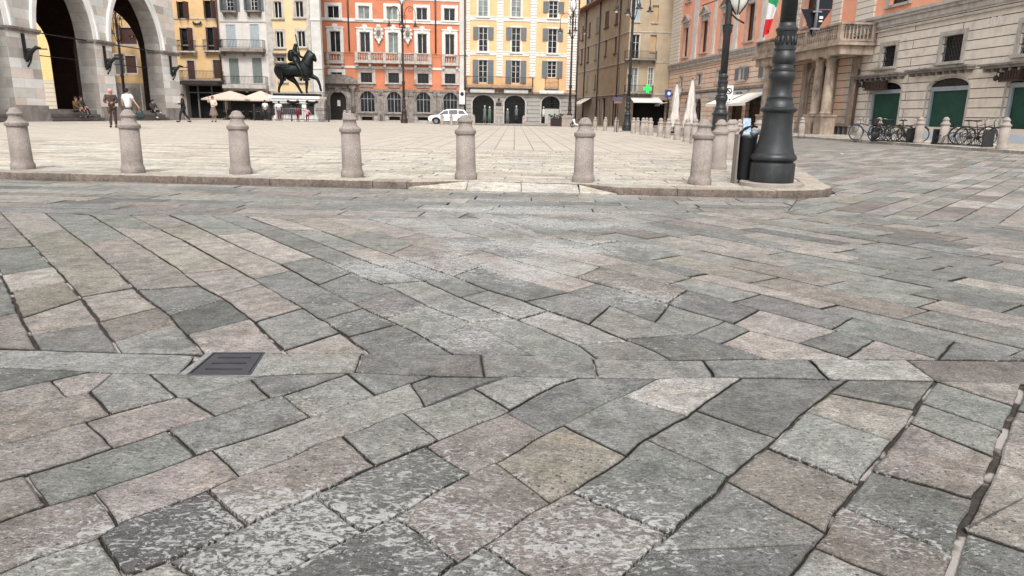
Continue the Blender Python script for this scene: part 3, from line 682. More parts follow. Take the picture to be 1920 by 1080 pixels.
def louvres(mb,u0,u1,z0,z1,y,th=.04):
    mb.box(u0,u1,y,y+th,z0,z1); h=z1-z0; n=max(4,int(h/.13))
    e=.06*(1 if u1-u0>.3 else .6)
    for k in range(n):
        z=z0+.06+(h-.12)*(k+.5)/n
        mb.add([(u0+e,y-.006,z-.02),(u1-e,y-.006,z-.02),(u1-e,y-.022,z+.022),(u0+e,y-.022,z+.022)],[(0,1,2,3)])
def window(B,r,fr=.18,fm=None,gm=None,nx=2,nz=1,sh=None,shm=None,shw=None,arch=0.,sill=True,rev=.2,frm=None,ped=None,proud=.05,name='window',shz=None,hood=False,bars=.05,shsides=(1,1)):
    """r=(u0,u1,z0,z1) of the opening. One window part, with pane, window_frame, shutters as its sub-parts"""
    u0,u1,z0,z1=r; fm=fm or STN; mb=MB(); w=u1-u0
    if fr>0:
        if arch<=0:
            mb.box(u0-fr,u0,-proud,.003,z0,z1+fr); mb.box(u1,u1+fr,-proud,.003,z0,z1+fr); mb.box(u0,u1,-proud,.003,z1,z1+fr)
        else:
            o=arch_pts(u0-fr,u1+fr,z0,z1+fr,arch+fr*.8)[1:]; i=arch_pts(u0,u1,z0,z1,arch)[1:]
            o=[(u1+fr,z0)]+o[1:]+[(u0-fr,z0)]; i=[(u1,z0)]+i[1:]+[(u0,z0)]
            for k in range(len(o)-1):
                for yy in(-proud,): mb.quad((i[k][0],yy,i[k][1]),(o[k][0],yy,o[k][1]),(o[k+1][0],yy,o[k+1][1]),(i[k+1][0],yy,i[k+1][1]))
                mb.quad((o[k][0],-proud,o[k][1]),(o[k][0],0,o[k][1]),(o[k+1][0],0,o[k+1][1]),(o[k+1][0],-proud,o[k+1][1]))
                mb.quad((i[k][0],-proud,i[k][1]),(i[k+1][0],-proud,i[k+1][1]),(i[k+1][0],0,i[k+1][1]),(i[k][0],0,i[k][1]))
    if sill: mb.box(u0-fr-.05,u1+fr+.05,-proud-.12,.003,z0-.14,z0-.002)
    if ped=='curve':
        zc=z1+fr; pts=[(u0-fr-.05,zc),(u1+fr+.05,zc),(u1+fr+.1,zc+.1),(u1*.7+u0*.3+.05,zc+.16),((u0+u1)/2+w*.26,zc+.36),((u0+u1)/2,zc+.44),((u0+u1)/2-w*.26,zc+.36),(u0*.7+u1*.3-.05,zc+.16),(u0-fr-.1,zc+.1)]
        mb.prism(pts,-proud-.06,.0); mb.box((u0+u1)/2-.12,(u0+u1)/2+.12,-proud-.12,-proud-.06,z1+.02,zc+.28)
    if ped=='tri':
        zc=z1+fr; a,b_=u0-fr-.18,u1+fr+.18; mb.box(a+.08,b_-.08,-proud-.02,.0,zc+.0,zc+.25); mb.box(a,b_,-proud-.22,.0,zc+.25,zc+.37)
        m_=(a+b_)/2; h=(b_-a)*.30
        for p in ([(a-.05,zc+.37),(a+.16,zc+.37),(m_,zc+.37+h-.12),(m_,zc+.37+h+.04)],[(b_+.05,zc+.37),(m_,zc+.37+h+.04),(m_,zc+.37+h-.12),(b_-.16,zc+.37)]): mb.prism(p,-proud-.26,.0)
        mb.prism([(a+.1,zc+.37),(b_-.1,zc+.37),(m_,zc+.37+h-.1)],-proud-.04,.0)
    if hood: mb.box(u0-fr-.1,u1+fr+.1,-proud-.2,.003,z1+fr+.1,z1+fr+.2); mb.box(u0-fr,u1+fr,-proud-.1,.003,z1+fr,z1+fr+.1)
    wo=mb.build(name,fm,B.root) or empty(name)
    if wo.parent is None: wo.parent=B.root
    g_=MB(); g_.prism(arch_pts(u0+.01,u1-.01,z0+.01,z1-.01,arch),rev-.03,rev-.015); g_.build('pane',gm or GLASS,wo)
    if nx or nz:
        f=MB(); t=bars; y0,y1=rev-.08,rev-.028
        f.box(u0,u0+t,y0,y1,z0,z1-arch); f.box(u1-t,u1,y0,y1,z0,z1-arch); f.box(u0+t,u1-t,y0,y1,z0,z0+t)
        if arch<=0: f.box(u0+t,u1-t,y0,y1,z1-t,z1)
        for k in range(1,nx):
            u=u0+w*k/nx; tt=t*(1.15 if (nx==2 or k*2==nx) else .55); f.box(u-tt/2,u+tt/2,y0-.002,y1-.002,z0+t,z1-t)
        for k in range(1,nz):
            z=z0+(z1-arch-z0)*k/nz; f.box(u0+t,u1-t,y0+.006,y1-.01,z-t*.28,z+t*.28)
        if arch>0: f.box(u0+t,u1-t,y0+.004,y1-.004,z1-arch-t/2,z1-arch+t/2)
        f.build('window_frame',frm or WFR,wo)
    if sh:
        shw=shw or w*.52; za,zb=shz or (z0,z1)
        if sh=='open':
            if shsides[0]: s_=MB(); louvres(s_,u0-shw-.02,u0-.02,za,zb,-proud-.07); s_.build('shutter',shm or GSH,wo)
            if shsides[1]: s_=MB(); louvres(s_,u1+.02,u1+shw+.02,za,zb,-proud-.07); s_.build('shutter',shm or GSH,wo)
        if sh=='closed':
            s_=MB(); louvres(s_,u0,(u0+u1)/2-.012,z0,z1,rev-.16); s_.build('shutter',shm or GSH,wo)
            s_=MB(); louvres(s_,(u0+u1)/2+.012,u1,z0,z1,rev-.16); s_.build('shutter',shm or GSH,wo)
        if sh=='ajar':
            for sgn,uu in((1,u0),(-1,u1)):
                s_=MB(); louvres(s_,0,shw,z0,z1,-.02); o=s_.build('shutter',shm or GSH,wo); 
                o.location=(uu,-proud,0); o.rotation_euler=(0,0,-R(70) if sgn>0 else -R(110))
    return wo
def railing(B,u0,u1,z0,z1,dep,slab=.14,slm=None,step=.13,name='balcony',brk=True,rm=None):
    mb=MB(); mb.box(u0,u1,-dep,.0,z0-slab,z0)
    if brk:
        n=max(2,int((u1-u0)/1.6)+1)
        for k in range(n):
            u=u0+.2+(u1-u0-.4)*k/(n-1); mb.prism([(u-.08,z0-slab-.35),(u+.08,z0-slab-.35),(u+.08,z0-slab),(u-.08,z0-slab)],-dep*.35,0); mb.box(u-.08,u+.08,-dep*.75,-dep*.35,z0-slab-.16,z0-slab)
    b=mb.build(name,slm or DST,B.root); r=MB(); t=.016
    for uu in(u0+.05,u1-.05): r.box(uu-t,uu+t,-dep+.05,0,z1-.04,z1)
    r.box(u0+.05,u1-.05,-dep+.03,-dep+.07,z1-.04,z1); r.box(u0+.05,u1-.05,-dep+.04,-dep+.06,z0+.08,z0+.11)
    n=max(2,int((u1-u0-.1)/step))
    for k in range(n+1):
        u=u0+.05+(u1-u0-.1)*k/n; r.box(u-.010,u+.010,-dep+.04,-dep+.06,z0,z1-.04)
    for s_ in (u0+.05,u1-.05):
        for k in range(1,int(dep/step)): r.box(s_-.008,s_+.008,-dep+.05+k*step,-dep+.066+k*step,z0,z1-.04)
    r.build('railing',rm or RAIL,b); return b
def baluster_prof(h): return [(.055,0),(.055,.04*h),(.035,.1*h),(.06,.3*h),(.075,.42*h),(.05,.6*h),(.028,.75*h),(.035,.86*h),(.055,.92*h),(.055,h)]
def balustrade(B,u0,u1,z0,z1,dep,posts,slab=.2,m=None,brackets=True,name='balcony',nb=None):
    mb=MB(); mb.box(u0-.05,u1+.05,-dep-.05,0,z0-slab,z0-slab*.4); mb.box(u0,u1,-dep,0,z0-slab*.4,z0)
    if brackets:
        for p in posts: mb.box(p-.13,p+.13,-dep*.8,0,z0-slab-.34,z0-slab); 
    b=mb.build(name,m or STN,B.root); r=MB(); h=z1-z0
    r.box(u0,u1,-dep,-dep+.2,z0+.0,z0+.1); r.box(u0-.02,u1+.02,-dep-.03,-dep+.23,z1-.11,z1)
    for p in posts: r.box(p-.16,p+.16,-dep-.01,-dep+.21,z0+.1,z1-.11)
    ps=sorted(posts)
    for a,c in zip(ps,ps[1:]):
        n=nb or max(2,int((c-a-.32)/.22))
        for k in range(n):
            u=a+.16+(c-a-.32)*(k+.5)/n; r.lathe([(rr,zz) for rr,zz in baluster_prof(h-.21)],8,(u,-dep+.1,z0+.1))
    r.build('balustrade',m or STN,b); return b
def pipe(B,pts,r=.06,m=None,name='drainpipe'):
    mb=MB(); mb.tube(pts,r,8); return mb.build(name,m or DPI,B.root)
# ------------------------------------------------------------------ orange palazzo and its yellow neighbour
ROT=R(6.5)
PR=Plane(-16.5,76.2,ROT)
def Z3(x0,x1,y0,y1): return PR.rect(590+x0/4.5,590+x1/4.5,y0/4.5,y1/4.5)
def U3(x,y): return PR.f(590+x/4.5,y/4.5)
B=Bld('orange_palazzo','orange plastered palazzo with white window surrounds, long stone balustrade balcony and two coats of arms','building',PR)
ORG=mat('orange_plaster',(.52,.19,.105),.85,var=.12,vs=1.2,grain=.05,gs=30,stain=((.46,.19,.11),1.1,.5,.75,.5))
LG=mat('light_grey_plaster',(.50,.49,.46),.85,var=.12,vs=1.5,stain=((.3,.29,.27),1.3,.55,.75,.5))
RG1=coursed('rusticated_grey_stone',[(.36,.33,.30),(.42,.39,.36),(.32,.295,.27)],1.1,.42,mortar=(.12,.10,.09),ms=.018,var=.2,stain=((.15,.13,.11),1.5,.5,.75,.6))
uL=U3(-8,500)[0]; uL2=U3(38,400)[0]; uR=U3(1268,500)[0]; uR2=U3(1222,400)[0]
zg1=U3(650,762)[1]; zb1=U3(650,573)[1]; zb2=U3(650,178)[1]; ztop=zb2+3.6
wins=[]
top=[Z3(108,205,48,158),Z3(368,462,50,160),Z3(605,700,55,165),Z3(858,950,65,168),Z3(1090,1185,70,175)]
nob=[Z3(130,218,262,440),Z3(382,468,270,446),Z3(622,705,275,450),Z3(868,948,285,455),Z3(1100,1180,288,462)]
mez=[Z3(140,232,610,672),Z3(390,485,612,695),Z3(622,712,615,700),Z3(868,962,620,703),Z3(1098,1188,622,705)]
arc=[Z3(385,508,770,945),Z3(612,730,775,950),Z3(858,978,780,950),Z3(1085,1205,782,945)]
door=Z3(132,268,772,1012)
bas=[Z3(400,490,985,1015),Z3(630,720,985,1015),Z3(872,955,988,1016)]
up=MB(); wall_mesh(up,uL2,uR2,zg1,ztop,[t for t in top+nob+mez])
B.part('plaster_wall',up,ORG)
gw=MB(); wall_mesh(gw,uL,uR,-.2,zg1-.01,[(*t,(t[1]-t[0])/2) for t in arc]+[(door[0],door[1],0,door[3],(door[1]-door[0])/2)]+bas); B.part('stone_ground_floor',gw,RG1)
q=MB(); q.box(uL,uL2,-.06,.3,zg1,ztop); B.part('corner_pilaster',q,LG); q=MB(); q.box(uR2,uR,-.06,.3,zg1,ztop); B.part('corner_pilaster',q,LG)
q=MB(); q.box(uL,uR,-.14,.002,zg1-.12,zg1+.1); B.part('string_course',q,DST)
q=MB(); q.box(uL2,uR2,-.07,.002,zb1-.12,zb1+.12); B.part('string_course',q,WST); q=MB(); q.box(uL2,uR2,-.1,.002,zb2-.16,zb2+.16); B.part('string_course',q,WST)
q=MB(); q.box(uL,uR,-.5,.0,ztop,ztop+.4); q.box(uL,uR,-.3,.0,ztop-.4,ztop); B.part('roof_cornice',q,STN)
q=MB(); q.box(uL,uR,.35,9.,-.2,ztop+.1); q.box(uL-.01,uR+.01,-.8,9.,ztop+.45,ztop+1.2); B.part('roof',q,ROOF)
q=MB(); q.box(uL+.05,uR-.05,.30,.34,-.2,ztop); B.part('interior_backing',q,DARKIN)
cz=U3(650,20)[1]
q=MB(); q.box(uL2,uR2,-.05,.002,cz+.25,ztop-.41); B.part('frieze',q,LG)
for i,t in enumerate(top): window(B,t,.3,WST,GLASSG if i in(1,2) else GLASS,2,1,sill=True,proud=.06)
for i,t in enumerate(nob): window(B,t,.32,WST,GLASSG if i==2 else GLASS,2,1,ped='curve',sill=False,proud=.08)
for i,t in enumerate(mez): window(B,t,.34,WST if i==0 else STN,GLASS,2 if i==0 else 3,1,sill=i>0,proud=.07,frm=WFR if i==0 else BFR)
for i,t in enumerate(mez):
    if i: q=MB(); m_=(t[0]+t[1])/2; q.box(t[0]-.1,t[1]+.1,-.1,0,t[2]-.5,t[2]-.16); B.part('carved_panel',q,DST)
for t in arc: 
    window(B,(t[0],t[1],t[2],t[3]),.26,DST,GLASS,4,1,arch=(t[1]-t[0])/2,sill=True,proud=.1,bars=.05,frm=mat('grey_metal_frame',(.3,.3,.3),.5,var=.05) if t is arc[0] else bpy.data.materials['grey_metal_frame'])
    q=MB()
    for s_ in(-1,1): 
        uu=(t[0]+t[1])/2+s_*((t[1]-t[0])/2+.55); q.box(uu-.2,uu+.2,-.16,0,.9,zg1-.12); q.box(uu-.27,uu+.27,-.22,0,zg1-.55,zg1-.25); q.box(uu-.27,uu+.27,-.2,0,.0,.9)
    q.prism([((t[0]+t[1])/2-.18,t[3]+.0),((t[0]+t[1])/2+.18,t[3]),((t[0]+t[1])/2+.26,zg1-.0),((t[0]+t[1])/2-.26,zg1-.0)],-.24,-.1)
    B.part('pilaster',q,DST)
for t in bas:
    q=MB(); q.box(t[0],t[1],.12,.14,t[2],t[3]); B.part('cellar_opening',q,DARKIN)
    q=MB(); q.box(t[0]-.12,t[1]+.12,-.12,0,t[3],t[3]+.12); q.box(t[0]-.12,t[0],-.08,0,t[2],t[3]); q.box(t[1],t[1]+.12,-.08,0,t[2],t[3]); B.part('cellar_surround',q,DST)
# portal
u0,u1=door[0],door[1]; um=(u0+u1)/2; zd=door[3]
for s_ in(-1,1):
    q=MB(); uu=um+s_*((u1-u0)/2+.75); q.box(uu-.32,uu+.32,-.5,0,-.05,1.0); q.lathe([(.24,1.0),(.21,2.2),(.19,zd+.1),(.28,zd+.25),(.3,zd+.4)],14,(uu,-.3,0)); q.box(uu-.36,uu+.36,-.55,0,zd+.4,zd+.75)
    uu=um+s_*((u1-u0)/2+.2); q.box(uu-.2,uu+.2,-.2,0,-.05,zd-.9); B.part('portal_column',q,DST)
q=MB(); o=arch_pts(u0-.35,u1+.35,zd-1.5,zd+.35,1.9)[2:]; i=arch_pts(u0,u1,zd-1.5,zd,(u1-u0)/2)[2:]
for k in range(len(o)-1): q.add([(i[k][0],-.22,i[k][1]),(o[k][0],-.22,o[k][1]),(o[k+1][0],-.22,o[k+1][1]),(i[k+1][0],-.22,i[k+1][1])],[(0,1,2,3)])
q.box(um-.25,um+.25,-.4,0,zd-.1,zd+.5); q.box(um-1.0,um+1.0,-.3,0,zd+.35,zd+.75)
B.part('portal_arch',q,DST)
q=MB(); w=(u1-u0)/2+1.3; pts=[]; 
for k in range(13):
    a=PI*k/12; pts.append((um+w*math.cos(a)*1.0,zd+.78+.95*math.sin(a)**.8 if math.sin(a)>0 else zd+.78))
q.prism(pts,-.75,-.0); q.box(um-w-.1,um+w+.1,-.6,0,zd+.7,zd+.8); B.part('portal_pediment',q,DST)
q=MB(); q.prism(arch_pts(u0,u1,.02,zd,(u1-u0)/2),.18,.2); dd_=B.part('portal_door',q,mat('dark_door',(.02,.016,.014),.5,var=.2))
q=MB(); q.box(um-.12,um+.2,.15,.17,1.7,2.3); q.build('paper_notice',WFR,dd_)
# balconies
def bal3(x0,x1,y0,y1,posts,dep,nb=None):
    a=U3(x0,(y0+y1)/2)[0]; b_=U3(x1,(y0+y1)/2)[0]; zt=U3((x0+x1)/2,y0)[1]; zb=U3((x0+x1)/2,y1)[1]
    return balustrade(B,a,b_,zb,zt,dep,[a+(b_-a)*p for p in posts],nb=nb)
bal3(345,985,448,523,[.02,.19,.385,.58,.79,.98],.75)
bal3(102,246,447,520,[.08,.92],.35,4); bal3(1075,1212,467,540,[.08,.92],.35,4)
# coats of arms
for x,y in((540,285),(785,290)):
    c=U3(x,y); q=MB(); q.ball((c[0],-.12,c[1]),.48,.12,.74,14,8); q.build('coat_of_arms',STN,B.root)
    q2=MB()
    for k in range(10):
        a=2*PI*k/10; q2.ball((c[0]+.40*math.cos(a),-.17,c[1]+.66*math.sin(a)),.13,.1,.17,8,5)
    q2.ball((c[0],-.2,c[1]+.74),.24,.12,.16); q2.ball((c[0],-.2,c[1]-.8),.13,.1,.25); cr=B.part('coat_of_arms_scrollwork',q2,WST)
    q3=MB(); q3.ball((c[0],-.22,c[1]+.05),.22,.05,.36); q3.build('shield',mat('faded_shield',(.16,.14,.11),.8,var=.5,vs=5),cr)
a=U3(278,0);b_=U3(300,430); pipe(B,[(a[0],-.12,ztop-.3),(a[0],-.12,b_[1])],.075)
a=U3(1020,0);b_=U3(1022,450); pipe(B,[(b_[0],-.12,ztop-.3),(b_[0],-.12,b_[1])],.075)
a=U3(1269,0)[0]; pipe(B,[(a-.02,-.15,ztop),(a-.02,-.15,.3)],.09)
q=MB(); c=U3(1243,820); q.box(c[0]-.3,c[0]+.3,-.35,-.02,c[1]-.75,c[1]+.7); ac=B.part('air_conditioner',q,WFR); q=MB(); q.lathe([(.2,0),(.2,.02)],16,(c[0],-.352,c[1]+.32),ax=Matrix(((1,0,0),(0,0,-1),(0,1,0)))); q.build('fan_grille',RAIL,ac)
# cables along the fronts
q=MB(); a=U3(-30,443); b_=U3(1290,470); q.tube([(a[0],-.2,a[1]),(b_[0],-.2,b_[1])],.025,5); B.part('cable',q,RAIL)
# ------------------------------------------------------------------ yellow house
B=Bld('yellow_house','pale yellow house with ribbed white quoin strips, grey shutters and three arched shop fronts','building',PR)
def Z4(x0,x1,y0,y1): return PR.rect(860+x0/4.5,860+x1/4.5,y0/4.5,y1/4.5)
def U4(x,y): return PR.f(860+x/4.5,y/4.5)
YEL=mat('pale_yellow_plaster',(.70,.42,.22),.85,var=.10,vs=1.,grain=.04,stain=((.56,.38,.22),1.,.5,.75,.5))
QUO=coursed('ribbed_quoins',[(.64,.61,.56),(.68,.65,.6)],9,.27,mortar=(.32,.28,.25),ms=.03,var=.08,bump=1.)
GRU=coursed('grey_rusticated_base',[(.30,.285,.26),(.34,.32,.295)],9,.42,mortar=(.11,.1,.09),ms=.025,var=.14,bump=1.)
uL=uR+.02; uE=U4(996,500)[0]; zgf=U4(500,780)[1]; zB=U4(500,455)[1]; zA=U4(500,162)[1]; zt=zA+3.8
Aw=[Z4(165,248,-40,140),Z4(445,528,-35,143),Z4(762,838,5,152)]
Bw=[Z4(170,245,228,438),Z4(447,522,232,443),Z4(755,830,242,450)]
Cw=[Z4(168,243,505,698),Z4(445,520,510,702),Z4(750,825,515,655)]
sh=[Z4(117,298,802,1040),Z4(385,560,806,1045),Z4(698,852,812,1042)]
q=MB(); wall_mesh(q,uL,uE,zgf,zt,Aw+Bw+Cw); B.part('plaster_wall',q,YEL)
q=MB(); wall_mesh(q,uL,uE,-.1,zgf-.01,[(*t,(t[1]-t[0])*.36) for t in sh],rev=.5); B.part('rusticated_ground_floor',q,GRU)
for (a,b_,yb) in ((50,95,655),(320,375,650),(600,655,650),(918,1003,755)):
    ua,ub=U4(a,300)[0],U4(b_,300)[0]
    if b_==1003: ub=uE+.03
    if a==50: ua=uL+.15
    q=MB(); z=U4(500,yb)[1]; q.box(ua,ub,-.08,.002,z,zt-.3); B.part('quoin_strip',q,QUO)
q=MB(); 
for z in(zB,zA): q.box(uL,uE,-.06,.002,z-.22,z-.08); q.box(uL,uE,-.075,.002,z+.1,z+.2)
q.box(uL,uE,-.05,.002,zB-.075,zB+.095); q.box(uL,uE,-.05,.002,zA-.075,zA+.095); B.part('string_course',q,WST)
q=MB(); q.box(uL,uE,-.3,.002,zgf-.14,zgf+.06); B.part('string_course',q,DST)
q=MB(); q.box(uL,uE+.4,-.6,9,zt,zt+.5); B.part('roof',q,ROOF)
q=MB(); q.box(uE-.3,uE,.003,14,-.1,zt); q.box(uL,uE-.3,.6,.65,-.1,zt); B.part('side_wall',q,YEL)
q=MB(); q.box(uL+.02,uE-.32,.52,.56,-.1,zt); B.part('interior_backing',q,DARKIN)
for i,t in enumerate(Aw): window(B,t,.16,WST,GLASSG if i<2 else GLASS,2,4,sh='open' if i==2 else None,shw=.62,shz=(t[3]-1.2,t[3]-.1),proud=.05)
for i,t in enumerate(Bw): window(B,t,.16,WST,GLASS,2,4,sh='open',shw=.60,shz=(t[2]+1.25,t[3]),proud=.05)
for i,t in enumerate(Cw): window(B,t,.12,WST,GLASS,2,4,sh='open',shw=.62,sill=False,proud=.05)
for (x0,x1) in((60,625),(725,842)):
    a=U4(x0,700)[0]; b_=U4(x1,700)[0]; railing(B,a,b_,U4(400,735)[1],U4(400,652)[1],.8 if x1<700 else .4,slm=DST)
for (x0,x1) in((95,300),(380,580),(675,880)):
    a=U4(x0,770)[0]; b_=U4(x1,770)[0]; z=U4(400,770)[1]; q=MB(); q.box(a,b_,-.55,-.31,z-.1,z+.16); q.box(a+.02,b_-.02,-.5,-.36,z-.2,z-.101); B.part('awning_box',q,WFR)
for i,t in enumerate(sh):
    ar=(t[1]-t[0])*.36; window(B,t,.14,STN,SHOPGL,0 if i==0 else 2,0,arch=ar,sill=False,rev=.5,proud=.04,name='shop_window',frm=RAIL)
a=U4(338,865); q=MB(); q.box(a[0]-.3,a[0]+.3,-.06,0,a[1]-.35,a[1]-.0); B.part('wall_plaque',q,mat('bronze_plaque',(.04,.03,.03),.5,.3))
q=MB(); q.box(a[0]-.08,a[0]+.1,-.3,0,a[1]+.22,a[1]+.45); B.part('wall_lantern',q,RAIL)
pipe(B,[(uE+.05,-.15,zt),(uE+.05,-.15,.2)],.09)
SHOPS=(PR,sh)
# ------------------------------------------------------------------ three houses on the left
PLB=Plane(-33.5,69.,R(-1))
def U2(x,y,back=0.): return PLB.f(320+x/4.5,y/4.5,back)
def Z2r(x0,x1,y0,y1): return PLB.rect(320+x0/4.5,320+x1/4.5,y0/4.5,y1/4.5)
ZG=.28
B=Bld('ochre_house','narrow ochre house with dark brown shutters and iron balconies beside the marble arcade','building',PLB)
OCH=mat('ochre_plaster',(.62,.42,.215),.88,var=.12,vs=1.,stain=((.5,.36,.18),1.2,.5,.72,.6))
ua=U2(-700,400)[0]; ub=U2(424,400)[0]; zt=U2(200,160)[1]+6.5; zf=U2(200,712)[1]
row1=[Z2r(62,152,15,160),Z2r(285,385,5,155)]; row2=[Z2r(90,190,238,432),Z2r(308,405,232,428)]; row3=[Z2r(145,205,512,672),Z2r(362,420,507,660)]
gr_=[(U2(135,850)[0],U2(440,850)[0],ZG,U2(300,722)[1])]
q=MB(); wall_mesh(q,ua,ub,zf,zt,row1+row2+row3); B.part('plaster_wall',q,OCH)
q=MB(); wall_mesh(q,ua,ub,-.1,zf-.01,gr_,rev=.8); B.part('ground_floor_wall',q,mat('grey_shop_surround',(.28,.26,.24),.8,var=.2))
q=MB(); q.box(ua,ub,.81,.85,-.1,zt); B.part('interior_backing',q,DARKIN)
for i,t in enumerate(row1): window(B,t,.04,OCH,GLASS,2,1,sh='ajar',shm=BSH,shw=.62,proud=.02,sill=False,frm=BFR)
for i,t in enumerate(row2): window(B,t,.1,STN,GLASS,2,1,sh='ajar',shm=BSH,shw=.6,proud=.03,sill=False,frm=BFR); railing(B,t[0]-.3,t[1]+.3,t[2],t[2]+.95,.5,slm=STN)
for i,t in enumerate(row3): window(B,t,.12,STN,GLASS,2,1,sh='closed',shm=BSH,proud=.04,sill=False,frm=BFR)
railing(B,U2(100,640)[0],U2(452,640)[0],U2(280,672)[1],U2(280,600)[1],.8,slm=DST)
q=MB(); q.box(ua,ub,-.05,.002,U2(200,383)[1]-.05,U2(200,383)[1]+.05); B.part('string_course',q,STN); q=MB(); q.box(ua,ub,-.05,.002,U2(200,160)[1]-.05,U2(200,160)[1]+.05); B.part('string_course',q,STN)
a=gr_[0]; q=MB(); 
for k in(.32,.7): q.box(a[0]+(a[1]-a[0])*k-.06,a[0]+(a[1]-a[0])*k+.06,.1,.2,a[2],a[3])
q.box(a[0],a[1],.1,.22,a[3]-.7,a[3]-.6); B.part('shop_front_frame',q,GSH)
q=MB(); q.box(a[0]-.25,a[1]+.1,-1.1,0,a[3]+.05,a[3]+.35); B.part('shop_canopy',q,DPI)
c=U2(228,190); q=MB(); 
for k in range(7): an=PI*k/6; q.ball((c[0]+.35*math.cos(an)*1.,-.15,c[1]-.15*math.sin(an)),.1,.1,.1,6,5)
B.part('wall_ornament',q,RAIL)
pipe(B,[(ub-.1,-.12,zt),(ub-.1,-.12,.4)],.08)
B=Bld('white_house','narrow off-white house with grey shutters and two long balconies','building',PLB)
WHP=mat('offwhite_plaster',(.55,.52,.49),.88,var=.1,vs=1.,stain=((.42,.39,.37),1.,.5,.72,.6))
uc=U2(818,400)[0]
row1=[Z2r(468,525,-60,92),Z2r(672,728,-65,88)]; row2=[Z2r(470,550,208,405),Z2r(672,748,205,402)]; row3=[Z2r(497,578,492,705),Z2r(692,773,488,702)]
zf=U2(600,765)[1]; gr_=[(U2(480,880)[0],U2(815,880)[0],ZG,U2(600,775)[1])]
q=MB(); wall_mesh(q,ub+.01,uc,zf,zt,row1+row2+row3); B.part('plaster_wall',q,WHP)
q=MB(); wall_mesh(q,ub+.01,uc,-.1,zf-.01,gr_,rev=.8); B.part('ground_floor_wall',q,mat('brown_shop_surround',(.10,.075,.06),.8,var=.2))
q=MB(); q.box(ub,uc,.81,.85,-.1,zt); B.part('interior_backing',q,DARKIN)
for t in row1: window(B,t,.04,WHP,GLASS,2,4,sh='open',shm=GSH,shw=.6,proud=.02,sill=False); railing(B,t[0]-.4,t[1]+.4,t[2]-.05,t[2]+.9,.55,slm=DST)
for t in row2: window(B,t,.06,WHP,GLASS,2,1,sh='closed',shm=LSH,proud=.02,sill=False)
for t in row3: window(B,t,.1,WHP,GLASS,2,1,sh='closed',shm=GGSH,proud=.02,sill=False)
railing(B,U2(438,400)[0],U2(803,400)[0],U2(600,412)[1],U2(600,340)[1],.8,slab=.3); railing(B,U2(462,700)[0],U2(828,700)[0],U2(600,720)[1],U2(600,645)[1],.8,slab=.3,slm=STN)
q=MB(); z=U2(600,183)[1]; q.box(ub,uc,-.05,.002,z-.05,z+.05); B.part('string_course',q,STN); q=MB(); z=U2(600,455)[1]; q.box(ub,uc,-.05,.002,z-.05,z+.05); B.part('string_course',q,STN)
B=Bld('straw_yellow_house','straw yellow house behind the horse statue, with small two-leaf windows','building',PLB)
SYP=mat('straw_plaster',(.60,.46,.27),.88,var=.1,vs=1.,stain=((.52,.44,.27),1.,.5,.72,.6))
ud=U2(1188,400)[0]; row1=[Z2r(872,935,12,152),Z2r(1050,1117,8,145)]; row2=[Z2r(888,950,265,400),Z2r(1070,1135,262,395)]; row3=[Z2r(925,975,655,688),Z2r(1080,1140,655,688)]
zf=U2(1000,775)[1]; gab=Z2r(890,960,480,520)
q=MB(); wall_mesh(q,uc+.01,ud,zf,zt,row1+row2+row3+[gab]); B.part('plaster_wall',q,SYP)
q=MB(); wall_mesh(q,uc+.01,ud+.02,-.1,zf-.01,[]); B.part('stone_ground_floor',q,RG1)
q=MB(); q.box(uc+.01,ud,.4,.45,-.1,zt); B.part('interior_backing',q,DARKIN)
q=MB(); q.box(uc,U2(862,300)[0],-.05,.002,zf,zt); q.box(U2(1150,300)[0],ud,-.051,.002,zf,zt); B.part('corner_strip',q,STN)
for t in row1+row2: window(B,t,.22,STN,GLASS,2,1,proud=.04,sill=True)
for t in row3: window(B,t,.2,STN,GLASS,2,1,proud=.05,sill=True)
window(B,gab,.15,DST,GLASS,2,1,proud=.1,ped=None,hood=True,sill=True)
B=Bld('grey_house_front','narrow light grey house front between the straw yellow and orange houses','building',PLB)
ue=U2(1236,400)[0]; q=MB(); q.box(ud+.03,ue+.4,-.05,.5,U2(1200,775)[1],zt); B.part('plaster_wall',q,LG)
q=MB(); q.box(ud+.03,ue+.4,-.1,.5,-.1,U2(1200,778)[1]); B.part('stone_base',q,RG1)
q=MB(); q.box(ud+.03,ue+.4,-.3,1.,zt,zt+.4); B.part('roof',q,ROOF)
q=MB(); z=U2(1200,165)[1]; q.box(ud+.03,ue+.4,-.12,-.049,z-.08,z+.08); B.part('string_course',q,WST); q=MB(); z=U2(1200,575)[1]; q.box(ud+.03,ue+.4,-.12,-.049,z-.06,z+.06); B.part('string_course',q,WST)
q=MB(); q.box(ua,ue,-.7,8,zt,zt+.5); RF_=q.build('roof',ROOF,bpy.data.objects['ochre_house'])
# ------------------------------------------------------------------ tan corner building
PTf=Plane(12.6,82.,R(1.5)); PTs=Plane(12.6,82.,R(-81))
def Uf(x,y): return PTf.f(1070+x/4,y/4)
def Zf(x0,x1,y0,y1): return PTf.rect(1070+x0/4,1070+x1/4,y0/4,y1/4)
def Us(x,y): return PTs.f(1070+x/4,y/4)
def Zs(x0,x1,y0,y1): return PTs.rect(1070+x0/4,1070+x1/4,y0/4,y1/4)
B=Bld('tan_corner_house','tan corner house running down the side street, lit green pharmacy cross on its front','building',PTf)
TAN=mat('tan_plaster',(.37,.295,.205),.9,var=.14,vs=.8,grain=.04,stain=((.30,.24,.17),.9,.48,.72,.7))
TANG=mat('tan_ground_plaster',(.27,.215,.165),.9,var=.18,vs=.8,stain=((.16,.13,.11),1.,.5,.72,.6))
z1=Uf(500,235)[1]; z2=Uf(500,460)[1]; z3=Uf(500,700)[1]; zt=z1+5.2
